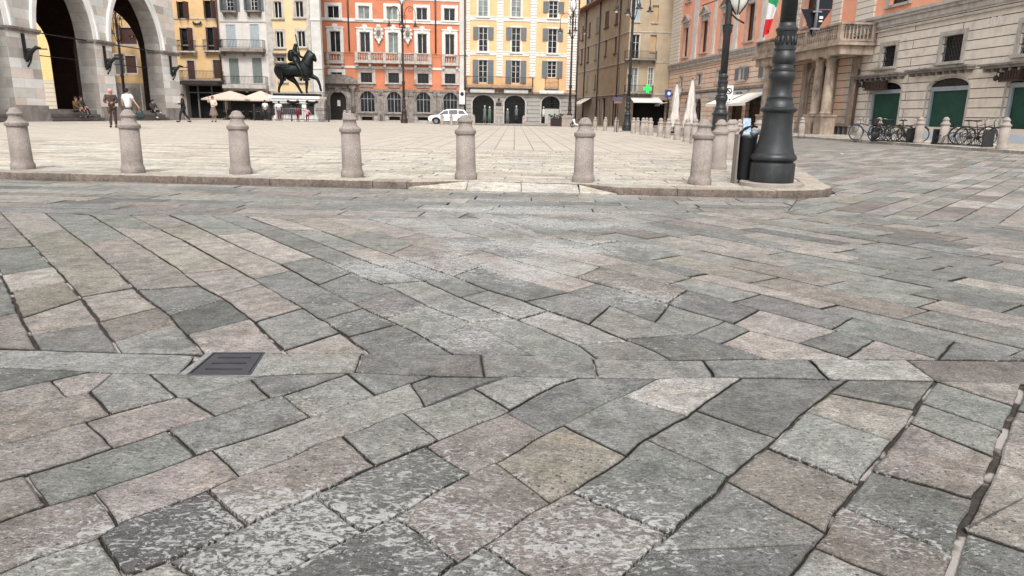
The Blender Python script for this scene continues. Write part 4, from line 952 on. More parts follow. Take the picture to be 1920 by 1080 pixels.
fa=[Zf(462,525,-20,160),Zf(612,660,40,168),Zf(460,515,258,440),Zf(597,642,262,384),Zf(447,500,506,690),Zf(580,618,506,640)]
q=MB(); wall_mesh(q,0,7.5,z3,zt,fa); B.part('front_wall',q,TAN)
q=MB(); wall_mesh(q,0,7.5,-.1,z3-.01,[(.9,5.2,.02,3.0)],rev=1.); B.part('ground_floor_front',q,TANG)
q=MB(); q.box(.02,7.5,1.01,1.05,-.1,zt); B.part('interior_backing',q,DARKIN)
q=MB(); 
for z in(z1,z2,z3): q.box(-.05,7.5,-.06,.002,z-.1,z+.02)
B.part('string_course',q,STN)
window(B,fa[0],0,gm=GLASS,nx=0,nz=0,sh='closed',shm=LSH,sill=True,proud=0); 
window(B,fa[1],0,gm=mat('blind_panel',(.40,.28,.17),.9),nx=0,nz=0,sill=True,proud=0); window(B,fa[3],0,gm=bpy.data.materials['blind_panel'],nx=0,nz=0,sill=True,proud=0)
window(B,fa[2],.06,WST,GLASS,2,3,sill=False); window(B,fa[4],.06,WST,GLASSG,2,3,sh=None,sill=False); window(B,fa[5],.06,WST,GLASSG,2,3,sill=False)
railing(B,Uf(400,400)[0],Uf(640,400)[0],Uf(500,445)[1],Uf(500,385)[1],.8); railing(B,Uf(398,660)[0],Uf(612,660)[0],Uf(500,695)[1],Uf(500,640)[1],.8)
side=empty('side_wing',(0,0,0)); side.parent=B.root; side.rotation_euler=(0,0,PTs.rot-PTf.rot)
class Sub: pass
SB_=Sub(); SB_.root=side
sw=[Zs(63,72,245,295),Zs(86,98,195,300),Zs(136,150,168,275),Zs(193,212,130,245),Zs(257,288,85,205),Zs(337,358,45,178),Zs(56,66,415,470),Zs(77,90,370,478),Zs(125,138,348,465),Zs(184,198,320,445),Zs(258,272,295,418),Zs(329,346,268,398),Zs(118,130,565,680),Zs(178,188,560,670)]
dz_=[Zs(205,217,745,930),Zs(235,257,735,930),Zs(303,322,735,932)]
ufar=Us(40,500)[0]-25
q=MB(); wall_mesh(q,ufar,0,z3,zt-.2,sw,rev=.15); q.build('side_wall',TAN,side)
q=MB(); wall_mesh(q,ufar,0,-.1,z3-.01,[(a,b_,.0,d) for a,b_,c,d in dz_],rev=.3); q.build('side_ground_floor',TANG,side)
q=MB(); 
for z in(z1,z2,z3): q.box(ufar,.06,-.07,.002,z-.1,z+.02)
q.build('side_string_course',STN,side)
q=MB(); q.box(ufar,-.1,.2,.24,-.1,zt-.3); q.build('side_backing',DARKIN,side)
for i_,t in enumerate(sw):
    q=MB(); q.box(t[0],t[1],.04,.08,t[2],t[3]); q.box(t[0]-.08,t[1]+.08,-.14,.0,t[2]-.14,t[2]-.0); q.build('side_window',BSH if i_%3 else GSH,side)
for x in(110,212,360):
    a=Us(x,500)[0]; q=MB(); q.tube([(a,-.12,zt-.3),(a,-.12,.3)],.08,8); q.build('side_drainpipe',DPI,side)
q=MB(); q.add([(ufar,-1.0,zt-.25),(.9,-1.0,zt-.25),(.9,5,zt+1.6),(ufar,5,zt+1.6)],[(0,1,2,3)]); q.box(ufar,.9,-1.0,.1,zt-.45,zt-.26); q.build('roof',ROOF,B.root).rotation_euler=(0,0,PTs.rot-PTf.rot)
q=MB(); q.box(0,7.6,-.8,6,zt,zt+.3); B.part('front_roof',q,ROOF)
a=Uf(565,668); q=MB(); s_=.25
for y_ in(0,): q.box(a[0]-.16,a[0]+.16,-.9,-.75,a[1]-.46,a[1]+.46); q.box(a[0]-.46,a[0]-.161,-.9,-.75,a[1]-.16,a[1]+.16); q.box(a[0]+.161,a[0]+.46,-.9,-.75,a[1]-.16,a[1]+.16)
cr=B.part('pharmacy_cross',q,mat('lit_green_led',(.02,.4,.08),.5,var=0,emit=((.02,.6,.10),.7)))
q=MB(); q.box(a[0]-.04,a[0]+.04,-.75,0,a[1]-.04,a[1]+.04); q.build('sign_bracket',RAIL,cr)
a=Uf(545,768); q=MB(); q.add([(a[0]-1.6,-2.3,2.75),(a[0]+1.7,-2.3,2.75),(a[0]+1.7,-.02,3.3),(a[0]-1.6,-.02,3.3),(a[0]-1.6,-2.3,2.65),(a[0]+1.7,-2.3,2.65)],[(0,1,2,3),(4,5,1,0)]); B.part('white_awning',q,WFR)
q=MB(); a=Us(135,760)[0]; q.add([(a-3.,-1.5,2.7),(a+1.6,-1.5,2.7),(a+1.6,-.02,3.5),(a-3.,-.02,3.5),(a-3.,-1.5,2.45),(a+1.6,-1.5,2.45)],[(0,1,2,3),(4,5,1,0)]); q.build('cream_awning',mat('cream_canvas',(.55,.5,.43),.9),side)
q=MB(); a=Us(70,700)
pl=PTs.f(1087,170); q.box(pl[0]-.05,pl[0]+.05,-1.5,-.6,pl[1]-.45,pl[1]+.45); q.build('square_bracket_sign',WFR,side)
# building closing the side street
PB=Plane(6.,112.,R(0)); B=Bld('pale_yellow_rear_house','pale yellow house closing the side street above the tan roof','building',PB)
q=MB(); q.box(-6,14,0,6,-.1,24); B.part('plaster_wall',q,YEL); q=MB(); q.box(-6.3,14.3,-.6,6,24,24.6); B.part('roof',q,ROOF)
for (px,py) in ((1106,8),): 
    c=PB.f(px,py); window(B,(c[0]-.6,c[0]+.6,c[1]-1.6,c[1]+1.),.1,STN,GLASS,2,2,sh=None,rev=-.02,proud=.05)
# ------------------------------------------------------------------ salmon palace on the right
SBr=R(-85.3); PS=Plane(21.6,31.5,SBr)
def Ps(px,py,back=0.): return PS.f(px,py,back)
B=Bld('salmon_palace','long salmon pink palace with banded stone ground floor, pillared balcony portal and green shop windows','building',PS)
SAL=mat('salmon_plaster',(.84,.385,.25),.86,var=.10,vs=.9,grain=.04,stain=((.64,.36,.25),1.,.5,.75,.5))
BAND=coursed('banded_pink_stone',[(.80,.54,.40),(.75,.57,.45),(.79,.51,.37),(.70,.59,.49)],7.3,.44,mortar=(.10,.07,.06),ms=.022,var=.14,bump=1.,stain=((.42,.36,.31),.7,.45,.7,.6))
BAND2=coursed('banded_cream_stone',[(.66,.585,.505),(.70,.63,.545),(.68,.595,.51)],7.3,.44,mortar=(.09,.07,.06),ms=.022,var=.14,bump=1.,stain=((.30,.26,.22),1.2,.5,.75,.6))
QW=coursed('cream_quoins',[(.66,.60,.52),(.7,.64,.56)],9,.36,mortar=(.30,.22,.18),ms=.022,var=.08,bump=1.)
zc=(Ps(1336,105)[1]+Ps(1628,48)[1]+Ps(1226,127)[1])/3
uF=Ps(1231,150)[0]; uN=9.0; zr=zc+9.0
GZ=.22
def rct(a,b_,c,d): return PS.rect(a,b_,c,d)
up=[rct(1253,1258,0,34),rct(1249.5,1255,79,117),rct(1287.5,1294.5,-10,22),rct(1281.5,1289.5,69,112),rct(1322.5,1331,-20,8),rct(1315,1325.5,58,104),
    rct(1353,1365,45,96),rct(1399,1413,32,87)]
wu=[ (w[0],w[1]) for w in up]
zb_,zt_=up[5][2],up[5][3]
step=up[7][0]-up[6][0]
# piano nobile windows continue at the same spacing towards the near end
base_u=up[7][0]; wW=up[7][1]-up[7][0]
more=[]
for px in (1521,1684,1803):
    u=Ps(px,20)[0]; more.append((u-wW*.55,u+wW*.55,zc+.55,zc+3.6))
r2=[]
for w in up:
    if w[2]>zc+3.5: r2.append(w)
row_n=[(w[0],w[1],zc+.55,zc+3.5) for w in (up[1],up[3],up[5],up[6],up[7])]+more
row_u=[(w[0],w[1],zc+6.0,zc+8.2) for w in row_n]
mz=[rct(1239,1246,147,167),rct(1274.5,1280.5,144,161),rct(1306.5,1315.5,138,160),rct(1343.5,1354.5,131,156),rct(1386,1398,127,150),rct(1432,1446,118,144),rct(1654,1679,86,125),rct(1766,1805,66,115),rct(1914,1962,40,99)]
zm0=mz[4][2]; mz=[(a,b_,c if i>5 else zm0+ (0 if i>3 else .0),d) for i,(a,b_,c,d) in enumerate(mz)]
gw=[(rct(1626,1683,172,262)),(rct(1733,1808,167,266)),(rct(1878,1960,160,280))]
gw=[(a,b_,.85,3.2,.42) for (a,b_,c,d) in gw]
sh2=[]
for a,b_ in ((1246,1254),(1262,1274),(1283,1296),(1300,1314),(1337,1351),(1367,1391),(1398,1425),(1440,1460)):
    x0=Ps(a,215)[0]; x1=Ps(b_,215)[0]; sh2.append((x0,x1,GZ,3.05,.0 if a in(1246,1367,1398) else (x1-x0)*.42))
pu0=Ps(1505,200,-.0)[0]-1.9; pu1=Ps(1575,200)[0]; pum=Ps(1531,215)[0]
pa=(pum-1.35,pum+1.35,GZ,4.7,1.35)
q=MB(); wall_mesh(q,uF,uN,zc,zr,row_n+row_u,rev=.3); B.part('salmon_wall',q,SAL)
usp=pu1+.3
q=MB(); wall_mesh(q,uF,usp,-.1,zc-.01,[m for m in mz if m[1]<usp]+sh2+[pa],rev=.3); B.part('banded_ground_floor',q,BAND)
q=MB(); wall_mesh(q,usp,uN,-.1,zc-.012,[m for m in mz if m[0]>usp]+gw,rev=.3); B.part('banded_ground_floor',q,BAND2)
q=MB(); q.box(uF-.0,uF+.3,.01,12,-.1,zr); B.part('end_wall',q,SAL)
q=MB(); q.box(uF+.31,uN,.9,1.,-.1,zr); B.part('interior_backing',q,DARKIN)
q=MB(); q.box(uF-.3,uN,-.7,12,zr,zr+.6); B.part('roof',q,ROOF)
q=MB(); q.prism([(0,0)]*0 or [(0,0),(1,0),(0,1)],0,0) if 0 else None
q.box(uF-.05,uN,-.30,.002,zc-.06,zc+.10); q.box(uF-.05,uN,-.2,.002,zc-.22,zc-.06); q.box(uF,uN,-.10,.002,zc-.5,zc-.221); q.box(uF,uN,-.14,.002,zc-.78,zc-.7)
B.part('main_cornice',q,STN)
zs_=3.15
q=MB(); q.box(uF,Ps(1462,200)[0],-.22,.002,zs_+.42,zs_+.6); q.box(uF,Ps(1462,200)[0],-.12,.002,zs_+.3,zs_+.42); B.part('shop_cornice',q,DST)
# quoins and pilasters between the windows
for a,b_ in ((1233,1247),(1257,1277)):
    x0=Ps(a,60)[0]; x1=Ps(b_,60)[0]; q=MB(); q.box(x0,x1,-.1,.002,zc+.1,zr-.3); B.part('quoin_strip',q,QW)
for a,b_ in ((1301,1308),(1338,1342),(1377,1384),(1427,1435)):
    x0=Ps(a,60)[0]; x1=Ps(b_,60)[0]; q=MB(); q.box(x0,x1,-.12,.002,zc+.6,zr-.3); q.box(x0-.1,x1+.1,-.2,.002,zc+.1,zc+.6); B.part('pilaster',q,WST)
for a,b_ in ((1492,1501),(1562,1578),(1607,1640)):
    x0=Ps(a,30)[0]; x1=Ps(b_,30)[0]; q=MB(); q.box(x0,x1,-.1,.002,zc+.1,zr-.3); B.part('quoin_strip',q,QW)
for i,t in enumerate(row_n): window(B,t,.26,STN,GLASS,2,1,ped='tri',sill=True,rev=.28,proud=.08,frm=BFR)
for i,t in enumerate(row_u): window(B,t,.26,STN,GLASS,2,1,sill=True,rev=.28,proud=.08,frm=BFR)
for i,t in enumerate(mz):
    if i<4: window(B,t,.12,STN,GLASS,2,1,sill=True,rev=.2,frm=WFR,bars=.06)
    elif i<6: window(B,t,.14,STN,GLASSG,2,1,sh='open',shm=GSH,shw=(t[1]-t[0])*.5,shz=(t[2],t[3]),sill=True,frm=WFR,rev=.15)
    else:
        wo=window(B,t,.22,STN,GLASS,0,0,sill=True,rev=.25,proud=.06); gq=MB(); n=7; w=t[1]-t[0]; h=t[3]-t[2]
        for k in range(-n,n+1):
            for sg in(1,-1):
                # diagonal bars clipped to the opening
                p=[]; x0=t[0]+w*k/n if sg>0 else t[1]-w*k/n
                a=(x0,t[2]); b_=(x0+sg*h*.55,t[3])
                ts=[0,1]
                for s_ in range(21):
                    tt=s_/20; x=a[0]+(b_[0]-a[0])*tt
                    if t[0]<=x<=t[1]: p.append((x,.1,a[1]+(b_[1]-a[1])*tt))
                if len(p)>1: gq.tube([p[0],p[-1]],.014,4,cap=False)
        gq.build('window_grille',RAIL,wo)
# green shop windows
GRN=mat('green_roller_blind',(.008,.048,.034),.6,var=.35,vs=1.6); ALU=mat('aluminium_frame',(.33,.37,.41),.45,.3,var=.1); PALEB=mat('pale_blue_panel',(.50,.56,.62),.5,var=.06)
for i,t in enumerate(gw):
    a,b_,c,d,rise=t
    wo=window(B,(a,b_,c,d),.10,STN,GRN,0,0,arch=rise,sill=False,rev=.25,proud=.03,name='shop_window')
    q=MB(); q.box(a,a+.18,.12,.22,c-.6,d-rise); q.box(b_-.1,b_,.12,.22,c-.6,d-rise); q.box(a+.181,b_-.101,.12,.22,d-rise-.18,d-rise-.06); q.box(a,b_,.10,.22,d-rise-.06,d-rise+.02); q.build('aluminium_surround',ALU,wo)
    q=MB(); pts=arch_pts(a,b_,d-rise+.02,d,rise-.021)[2:]; q.prism(pts,.16,.18); q.build('dark_fanlight',GLASS,wo)
    q=MB(); q.box(a,b_,-.01,.24,GZ-.1,.62); q.build('pale_stall_riser',PALEB,wo); q=MB(); q.box(a,b_,.05,.235,.621,.85); q.build('dark_stall_band',mat('navy_band',(.01,.015,.03),.4) if i==0 else bpy.data.materials['navy_band'],wo)
# hood cornices
for (x0,x1,yy) in ((1609,1700,140),(1713,1830,128),(1852,1990,118)):
    a=Ps(x0,yy)[0]; b_=Ps(x1,yy)[0]; z=Ps((x0+x1)/2,yy+4)[1]; q=MB(); q.box(a,b_,-.5,0,z+.05,z+.14); q.box(a+.06,b_-.06,-.4,0,z-.06,z+.05)
    n=int((b_-a)/.5)
    for k in range(n): u=a+.25+(b_-a-.5)*k/max(1,n-1); q.box(u-.06,u+.06,-.32,0,z-.2,z-.06)
    B.part('hood_cornice',q,DST)
for x0,x1,yy in ((1631,1668,160),(1895,1925,140)):
    a=Ps(x0,yy)[0]; b_=Ps(x1,yy)[0]; z=Ps((x0+x1)/2,yy)[1]; q=MB(); q.box(a,b_,-.3,-.12,z-.2,z+.22)
    for k in range(6): u=a+(b_-a)*(k+.5)/6; q.box(u-.03,u+.03,-.34,-.301,z-.16,z+.18)
    q.box(a-.06,b_+.06,-.36,-.1,z-.27,z-.2); B.part('rusty_shop_sign_box',q,mat('rusty_sign',(.05,.03,.025),.7,var=.4,vs=8) if x0<1700 else bpy.data.materials['rusty_sign'])
for px,py in ((1621,160),(1879,147)):
    a=Ps(px,py); q=MB(); q.ball((a[0],-.3,a[1]),.11,.11,.13); q.tube([(a[0],-.3,a[1]+.1),(a[0],-.28,a[1]+.25),(a[0],0,a[1]+.25)],.02,6); q.box(a[0]-.16,a[0]+.2,-.05,0,a[1]-.15,a[1]+.25); B.part('wall_lamp',q,RAIL)
a=Ps(1607,190)[0]; pipe(B,[(a,-.14,Ps(1612,130)[1]),(a,-.14,GZ)],.075,mat('brown_drainpipe',(.11,.06,.05),.6))
q=MB(); a=Ps(1615,50); q.tube([(a[0],-.08,zc-.4),(a[0]+.0,-.08,zc-.95),(a[0]-1.2,-.1,zc-1.02),(a[0]-1.3,-.1,zc-1.5)],.025,6); B.part('loose_cable',q,RAIL)
q=MB(); a=Ps(1615,88); q.box(a[0]-.06,a[0]+.06,-.14,0,a[1]-.1,a[1]+.1); B.part('junction_box',q,RAIL)
# weeds on the first hood
q=MB(); rr=random.Random(8); z=Ps(1650,140)[1]+.15
for k in range(160):
    px=rr.gauss(1653,9) if k<110 else rr.gauss(1745,8); u=Ps(px,134)[0]; zz=(z if k<110 else Ps(1772,132)[1]+.1); yy=-rr.uniform(.05,.42); h=rr.uniform(.08,.32 if k<110 else .2); an=rr.uniform(0,6.3); dx=math.cos(an)*.06; dy=math.sin(an)*.05
    q.add([(u-.01,yy,zz),(u+.012,yy,zz),(u+dx*1.5,yy+dy,zz+h)],[(0,1,2)])
B.part('dry_weeds',q,mat('dry_weeds',(.17,.12,.06),.9,var=.3))
# faded painted patch high on the wall
# faint remains of white lettering high on the wall
def text_obj(s_,size,name,m,parent,loc,rot=(PI/2,0,0),ext=.004,bold=0.):
    c=bpy.data.curves.new(name,'FONT'); c.body=s_; c.size=size; c.extrude=ext; c.offset=bold; c.align_x='CENTER'; c.align_y='CENTER'
    t=bpy.data.objects.new('_t',c); COL.objects.link(t); dg=bpy.context.evaluated_depsgraph_get(); me=bpy.data.meshes.new_from_object(t.evaluated_get(dg)); bpy.data.objects.remove(t)
    o=bpy.data.objects.new(name,me); COL.objects.link(o); me.materials.clear(); me.materials.append(m); o.parent=parent; o.location=loc; o.rotation_euler=rot; return o
a=Ps(1868,38); q=MB(); rr=random.Random(4)
for k in range(5):
    u=a[0]-.5+k*.2; q.box(u,u+.035,-.012,-.003,a[1]-.17,a[1]+.17); q.box(u+.036,u+.15,-.012,-.003,a[1]+(.12 if k%2 else -.17),a[1]+(.17 if k%2 else -.12))
    if k in(1,3): q.box(u+.12,u+.15,-.0125,-.003,a[1]-.1,a[1]+.12)
B.part('faded_wall_lettering',q,mat('faded_white_paint',(.72,.70,.66),.9))
# portal: balcony on paired columns
PSTN=mat('brown_weathered_stone',(.36,.285,.225),.9,var=.28,vs=2.,grain=.12,gs=30,bump=.5,bs=18,stain=((.09,.065,.055),1.6,.48,.7,.85))
zcol0=1.55; zcol1=Ps(1551,112,-1.6)[1]; 
def PsB(px,py): return PS.f(px,py,-1.7)
uc1=PsB(1529,200)[0]; uc2=PsB(1549,200)[0]; zcap=PsB(1545,108)[1]
zbal=PsB(1540,82)[1]; zrail=PsB(1540,50)[1]
ub1=PsB(1588,100)[0]; 
span=(ub1-uc2)
uo=[uc2+.0,uc1-.0]; 
um=pum; du=uc2-um
uo=[um+du*1.0,um+du*.48 if False else uc1, um-du, um-(uc1-um)]
q=MB()
for u in uo: q=MB(); q.box(u-.42,u+.42,-2.15,-1.25,.12,1.3); q.box(u-.48,u+.48,-2.2,-1.2,1.3,1.42); B.part('portal_plinth',q,PSTN)
for u in uo:
    q=MB(); q.lathe([(.36,1.42),(.36,1.5),(.31,1.56),(.30,1.62),(.30,2.6),(.255,zcap-.35),(.27,zcap-.3),(.27,zcap-.24),(.36,zcap-.12),(.36,zcap-.1)],24,(u,-1.7,0)); q.box(u-.38,u+.38,-2.08,-1.32,zcap-.1,zcap); B.part('portal_column',q,PSTN)
ue0,ue1=um-abs(ub1-um),um+abs(ub1-um)
q=MB(); q.box(ue0+.1,ue1-.1,-2.1,-1.3,zcap,zcap+.5); q.box(ue0+.1,ue0+.9,-1.3,0,zcap,zcap+.5); q.box(ue1-.9,ue1-.1,-1.3,0,zcap,zcap+.5)
B.part('portal_entablature',q,PSTN)
q=MB(); q.box(ue0-.1,ue1+.1,-2.35,0,zcap+.5,zcap+.64); q.box(ue0,ue1,-2.25,0,zcap+.64,zcap+.74); B.part('balcony_slab',q,PSTN)
zb0=zcap+.74; 
ps=[ue0+.2,um-du*.4,um+du*.4,ue1-.2]
balustrade(B,ue0+.02,ue1-.02,zb0,zb0+1.0,2.2,ps,slab=.02,m=PSTN,brackets=False,name='portal_balcony')
for u,s_ in((ue0+.02,ue0+.12),(ue1-.22,ue1-.12)):
    q=MB(); q.box(u,u+.2,-2.0,0,zb0,zb0+.1); q.box(u-.03,u+.23,-2.0,0,zb0+.89,zb0+1.0); q.box(u,u+.2,-.35,0,zb0+.1,zb0+.89)
    for k in range(7): q.lathe([(a,b_) for a,b_ in baluster_prof(.79)],8,(s_,-1.85+k*.22,zb0+.1))
    B.part('side_balustrade',q,PSTN)
for s_ in(-1,1):
    for u,w_,d_ in ((um+s_*1.75,.28,.3),(um+s_*du,.34,.22)): q=MB(); q.box(u-w_,u+w_,-d_,.0,.1,zcap); B.part('wall_pilaster',q,PSTN)
q=MB(); o=arch_pts(pa[0]-.35,pa[1]+.35,GZ,pa[3]+.35,1.7)[2:]; i_=arch_pts(pa[0],pa[1],GZ,pa[3],1.35)[2:]
for k in range(len(o)-1): q.add([(i_[k][0],-.14,i_[k][1]),(o[k][0],-.14,o[k][1]),(o[k+1][0],-.14,o[k+1][1]),(i_[k+1][0],-.14,i_[k+1][1]),(i_[k][0],0,i_[k][1]),(i_[k+1][0],0,i_[k+1][1])],[(0,1,2,3),(0,3,5,4)])
q.box(pa[0]-.35,pa[0],-.14,0,GZ,pa[3]-1.35); q.box(pa[1],pa[1]+.35,-.14,0,GZ,pa[3]-1.35); B.part('portal_arch',q,PSTN)
q=MB(); q.prism(arch_pts(pa[0],pa[1],GZ,pa[3],1.35),.8,.85); B.part('portal_gate',q,mat('dark_gate',(.03,.018,.014),.7))
q=MB(); q.box(um-2.9,um+2.9,-2.4,0,0,.12+zg(20,40)*.0+.1); B.part('portal_step',q,STN)
q=MB(); a=Ps(1585,240)[0]; q.box(a-1.2,a+1.2,-.5,-.15,.72,.78)
for k in range(5): u=a-1.1+2.2*k/4; q.box(u-.03,u+.03,-.48,-.17,GZ-.1,.72)
B.part('stone_bench',q,DST)
# arcaded shop fronts, fascias and awnings at the far end
for i,t in enumerate(sh2):
    a,b_,c,d,rise=t
    window(B,(a,b_,c,d),.14 if rise else .08,STN,SHOPGL,2 if rise else 0,0,arch=rise,sill=False,rev=.28,proud=.05,name='shop_front',frm=RAIL)
FAS=mat('grey_fascia_board',(.42,.41,.42),.6,var=.1)
for x0,x1,yy in ((1299,1316,177),(1330,1356,174),(1376,1404,176),(1424,1444,170)):
    a=Ps(x0,yy)[0]; b_=Ps(x1,yy)[0]; z=zs_+.02; q=MB(); q.box(a,b_,-.18,-.0,z-.22,z+.25); f=B.part('shop_fascia',q,FAS)
    if x0==1376: text_obj('SARTORIA',.30,'fascia_lettering',mat('dark_lettering',(.06,.055,.05),.7),f,((a+b_)/2,-.19,z+.01),bold=.004)
CAN=mat('cream_awning_canvas',(.78,.75,.69),.9,var=.06)
def awning(a,b_,z0,z1,dep,cat):
    q=MB(); q.add([(a,-.05,z1),(b_,-.05,z1),(b_,-dep,z0),(a,-dep,z0)],[(0,1,2,3)]); q.add([(a,-dep,z0),(b_,-dep,z0),(b_,-dep,z0-.22),(a,-dep,z0-.22)],[(0,1,2,3)]); 
    q.add([(a,-.05,z1),(a,-dep,z0),(a,-dep,z0-.02),(a,-.05,z1-.02)],[(0,1,2,3)])
    o=B.part('awning',q,CAN); r=MB(); 
    for u in(a+.05,b_-.05): r.tube([(u,-.05,z1-.5),(u,-dep,z0-.05)],.025,6)
    r.build('awning_arm',RAIL,o)
a=Ps(1366,200)[0]; b_=Ps(1398,200)[0]; awning(a-.3,b_-.1,2.3,3.15,2.0,0)
a=Ps(1402,200)[0]; b_=Ps(1440,200)[0]; awning(a+.1,b_+.4,2.3,3.2,2.0,0)
a=Ps(1240,190)[0]; b_=Ps(1256,190)[0]; awning(a-.2,b_+.2,2.55,2.8,1.2,0)
q=MB(); a=Ps(1278,172); q.box(a[0]-.5,a[0]+.3,-.7,-.1,a[1]-.35,a[1]+.35); B.part('air_conditioner',q,FAS)
# flags on staffs from the balcony
def flag_pole(px,py,lab,cols,stars=False):
    pu,pz=PsB(px,py); w=PS.world(pu,-2.3)
    r_=empty('flag',(w.x,w.y,pz),SBr,lab,'flag','flags on the portal balcony')
    q=MB(); q.tube([(0,.3,-1.6),(0,-.5,1.6)],.03,8); q.build('flagstaff',WFR,r_)
    n=16; m_=14; L=3.6
    def pt(a,t):   # a: 0 hoist .. 1 fly (hangs down), t across
        fold=.13*math.sin(t*9+a*2.5)*(.35+a); y=-.5+.12*math.cos(t*10+a)*(.4+a*.5)
        x=(t-.5)*(1.35-.25*a)-.28*a+fold*.35
        z=1.7-1.15*t*(1-a)-L*a*(1-.12*t); return (x,y+.3*t*(1-a),z)
    for ci,(c,nm) in enumerate(cols):
        q=MB(); K=len(cols); vs=[pt((ci+i/n)/K,j/m_) for i in range(n+1) for j in range(m_+1)]
        fs=[(i*(m_+1)+j,i*(m_+1)+j+1,(i+1)*(m_+1)+j+1,(i+1)*(m_+1)+j) for i in range(n) for j in range(m_)]
        q.add(vs,fs,True); q.build(nm,c,r_)
    if stars:
        q=MB()
        for k in range(12):
            an=2*PI*k/12; q.ball((-.05+.3*math.cos(an),-.68,-.1+.45*math.sin(an)),.055,.02,.055,5,4)
        q.build('gold_star_ring',mat('star_yellow',(.7,.5,.05),.7),r_)
    return r_
# ------------------------------------------------------------------ marble arcade on the left
ROTL=R(86.2); PG=Plane(-29.5,0.,ROTL)
def Pg(px,py,back=0.): return PG.f(px,py,back)
B=Bld('marble_arcade_palace','medieval arcade of white, grey and pink marble blocks with tall pointed arches and steps','building',PG)
MARB=coursed('marble_blocks',[(.80,.80,.78),(.58,.61,.59),(.66,.57,.48),(.80,.78,.75),(.40,.38,.35),(.70,.59,.52),(.82,.82,.80),(.44,.40,.35)],1.55,.52,mortar=(.34,.32,.30),ms=.006,var=.16,bump=.5,stain=((.36,.34,.31),1.1,.55,.78,.45))
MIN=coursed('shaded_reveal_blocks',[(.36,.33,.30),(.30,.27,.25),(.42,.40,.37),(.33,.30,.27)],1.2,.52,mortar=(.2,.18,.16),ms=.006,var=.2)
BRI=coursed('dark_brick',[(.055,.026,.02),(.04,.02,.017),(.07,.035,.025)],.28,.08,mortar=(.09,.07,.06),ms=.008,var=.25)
PLN=mat('grey_plinth_stone',(.27,.24,.225),.85,var=.25,vs=2,bump=.4,stain=((.12,.1,.1),1.5,.5,.7,.6))
def lu(px): return Pg(px,215)[0]
o1=(lu(90),lu(192)); o2=(lu(224),lu(313)); uend=lu(342.5)
w1=o1[1]-o1[0]; pw_=o2[0]-o1[1]
o0=(o1[0]-2.2-w1-.1,o1[0]-2.3)
zs=Pg(170,84)[1]; zs=(Pg(62,61)[1]+Pg(333,103)[1])/2
def apex(px,py): return Pg(px,py)[1]
za=max(apex(112,-45),zs+4.2); za=zs+4.3
FZ=.95
# pointed arch outline
def pointed(a,b_,z0,zsp,zap,n=10,grow=0.):
    a-=grow;b_+=grow;zap+=grow*1.2; w=b_-a; h=zap-zsp; Rr=(w*w/4+h*h)/w
    pts=[(b_,z0),(b_,zsp)]
    # right arc centre (b_-Rr, zsp)
    ang=math.atan2(h,w/2-(w-Rr))
    for k in range(1,n+1): t=ang*k/n; pts.append((b_-Rr+Rr*math.cos(t),zsp+Rr*math.sin(t)))
    for k in range(n-1,-1,-1): t=ang*k/n; pts.append((a+Rr-Rr*math.cos(t),zsp+Rr*math.sin(t)))
    pts.append((a,z0)); return pts
opens=[o0,o1,o2]; TH=1.15; ztop=zs+9.5; us=o0[0]-4
def arcade(mb,y,thk,zst=FZ,grow=0.):
    # spandrel walls around pointed openings, both faces
    for yy in (y,y+thk):
        edges=[us]+[e for o in opens for e in (o[0]-grow,o[1]+grow)]+[uend]
        for i in range(0,len(edges),2): mb.quad((edges[i],yy,-.1),(edges[i+1],yy,-.1),(edges[i+1],yy,ztop),(edges[i],yy,ztop))
        for o in opens:
            p=pointed(o[0]-grow,o[1]+grow,0,zs,za)
            top=p[1:-1]
            for k in range(len(top)-1):
                a,b_=top[k],top[k+1]
                mb.quad((a[0],yy,a[1]),(b_[0],yy,b_[1]),(b_[0],yy,ztop),(a[0],yy,ztop))
def reveals(mb,y,thk):
    for o in opens:
        p=pointed(o[0],o[1],-.1,zs,za)
        for k in range(len(p)-1): a,b_=p[k],p[k+1]; mb.quad((a[0],y,a[1]),(b_[0],y,b_[1]),(b_[0],y+thk,b_[1]),(a[0],y+thk,a[1]))
q=MB(); arcade(q,0,TH); q.quad((uend,0,-.1),(uend,TH,-.1),(uend,TH,ztop),(uend,0,ztop)); B.part('marble_front',q,MARB)
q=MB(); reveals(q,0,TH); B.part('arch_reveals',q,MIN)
DEP=16.
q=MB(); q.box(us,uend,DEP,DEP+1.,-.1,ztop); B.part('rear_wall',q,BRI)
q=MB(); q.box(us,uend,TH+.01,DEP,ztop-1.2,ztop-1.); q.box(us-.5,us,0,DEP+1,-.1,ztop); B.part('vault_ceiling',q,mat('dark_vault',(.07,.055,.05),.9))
# the open end of the loggia: two more pointed arches, seen from inside
eo=[(2.3,7.5),(9.4,14.6)]
q=MB(); ed=[TH+.003]+[e for o in eo for e in o]+[DEP-.003]; zq=zs+3.4
for xx in (uend-1.0,uend-.004):
    for i in range(0,len(ed),2): q.quad((xx,ed[i],-.1),(xx,ed[i+1],-.1),(xx,ed[i+1],ztop),(xx,ed[i],ztop))
    for o in eo:
        top=pointed(o[0],o[1],0,zs,zq)[1:-1]
        for a,b_ in zip(top,top[1:]): q.quad((xx,a[0],a[1]),(xx,b_[0],b_[1]),(xx,b_[0],ztop),(xx,a[0],ztop))
for o in eo:
    top=pointed(o[0],o[1],-.1,zs,zq)
    for a,b_ in zip(top,top[1:]): q.quad((uend-1.,a[0],a[1]),(uend-1.,b_[0],b_[1]),(uend-.004,b_[0],b_[1]),(uend-.004,a[0],a[1]))
B.part('end_arcade',q,BRI)
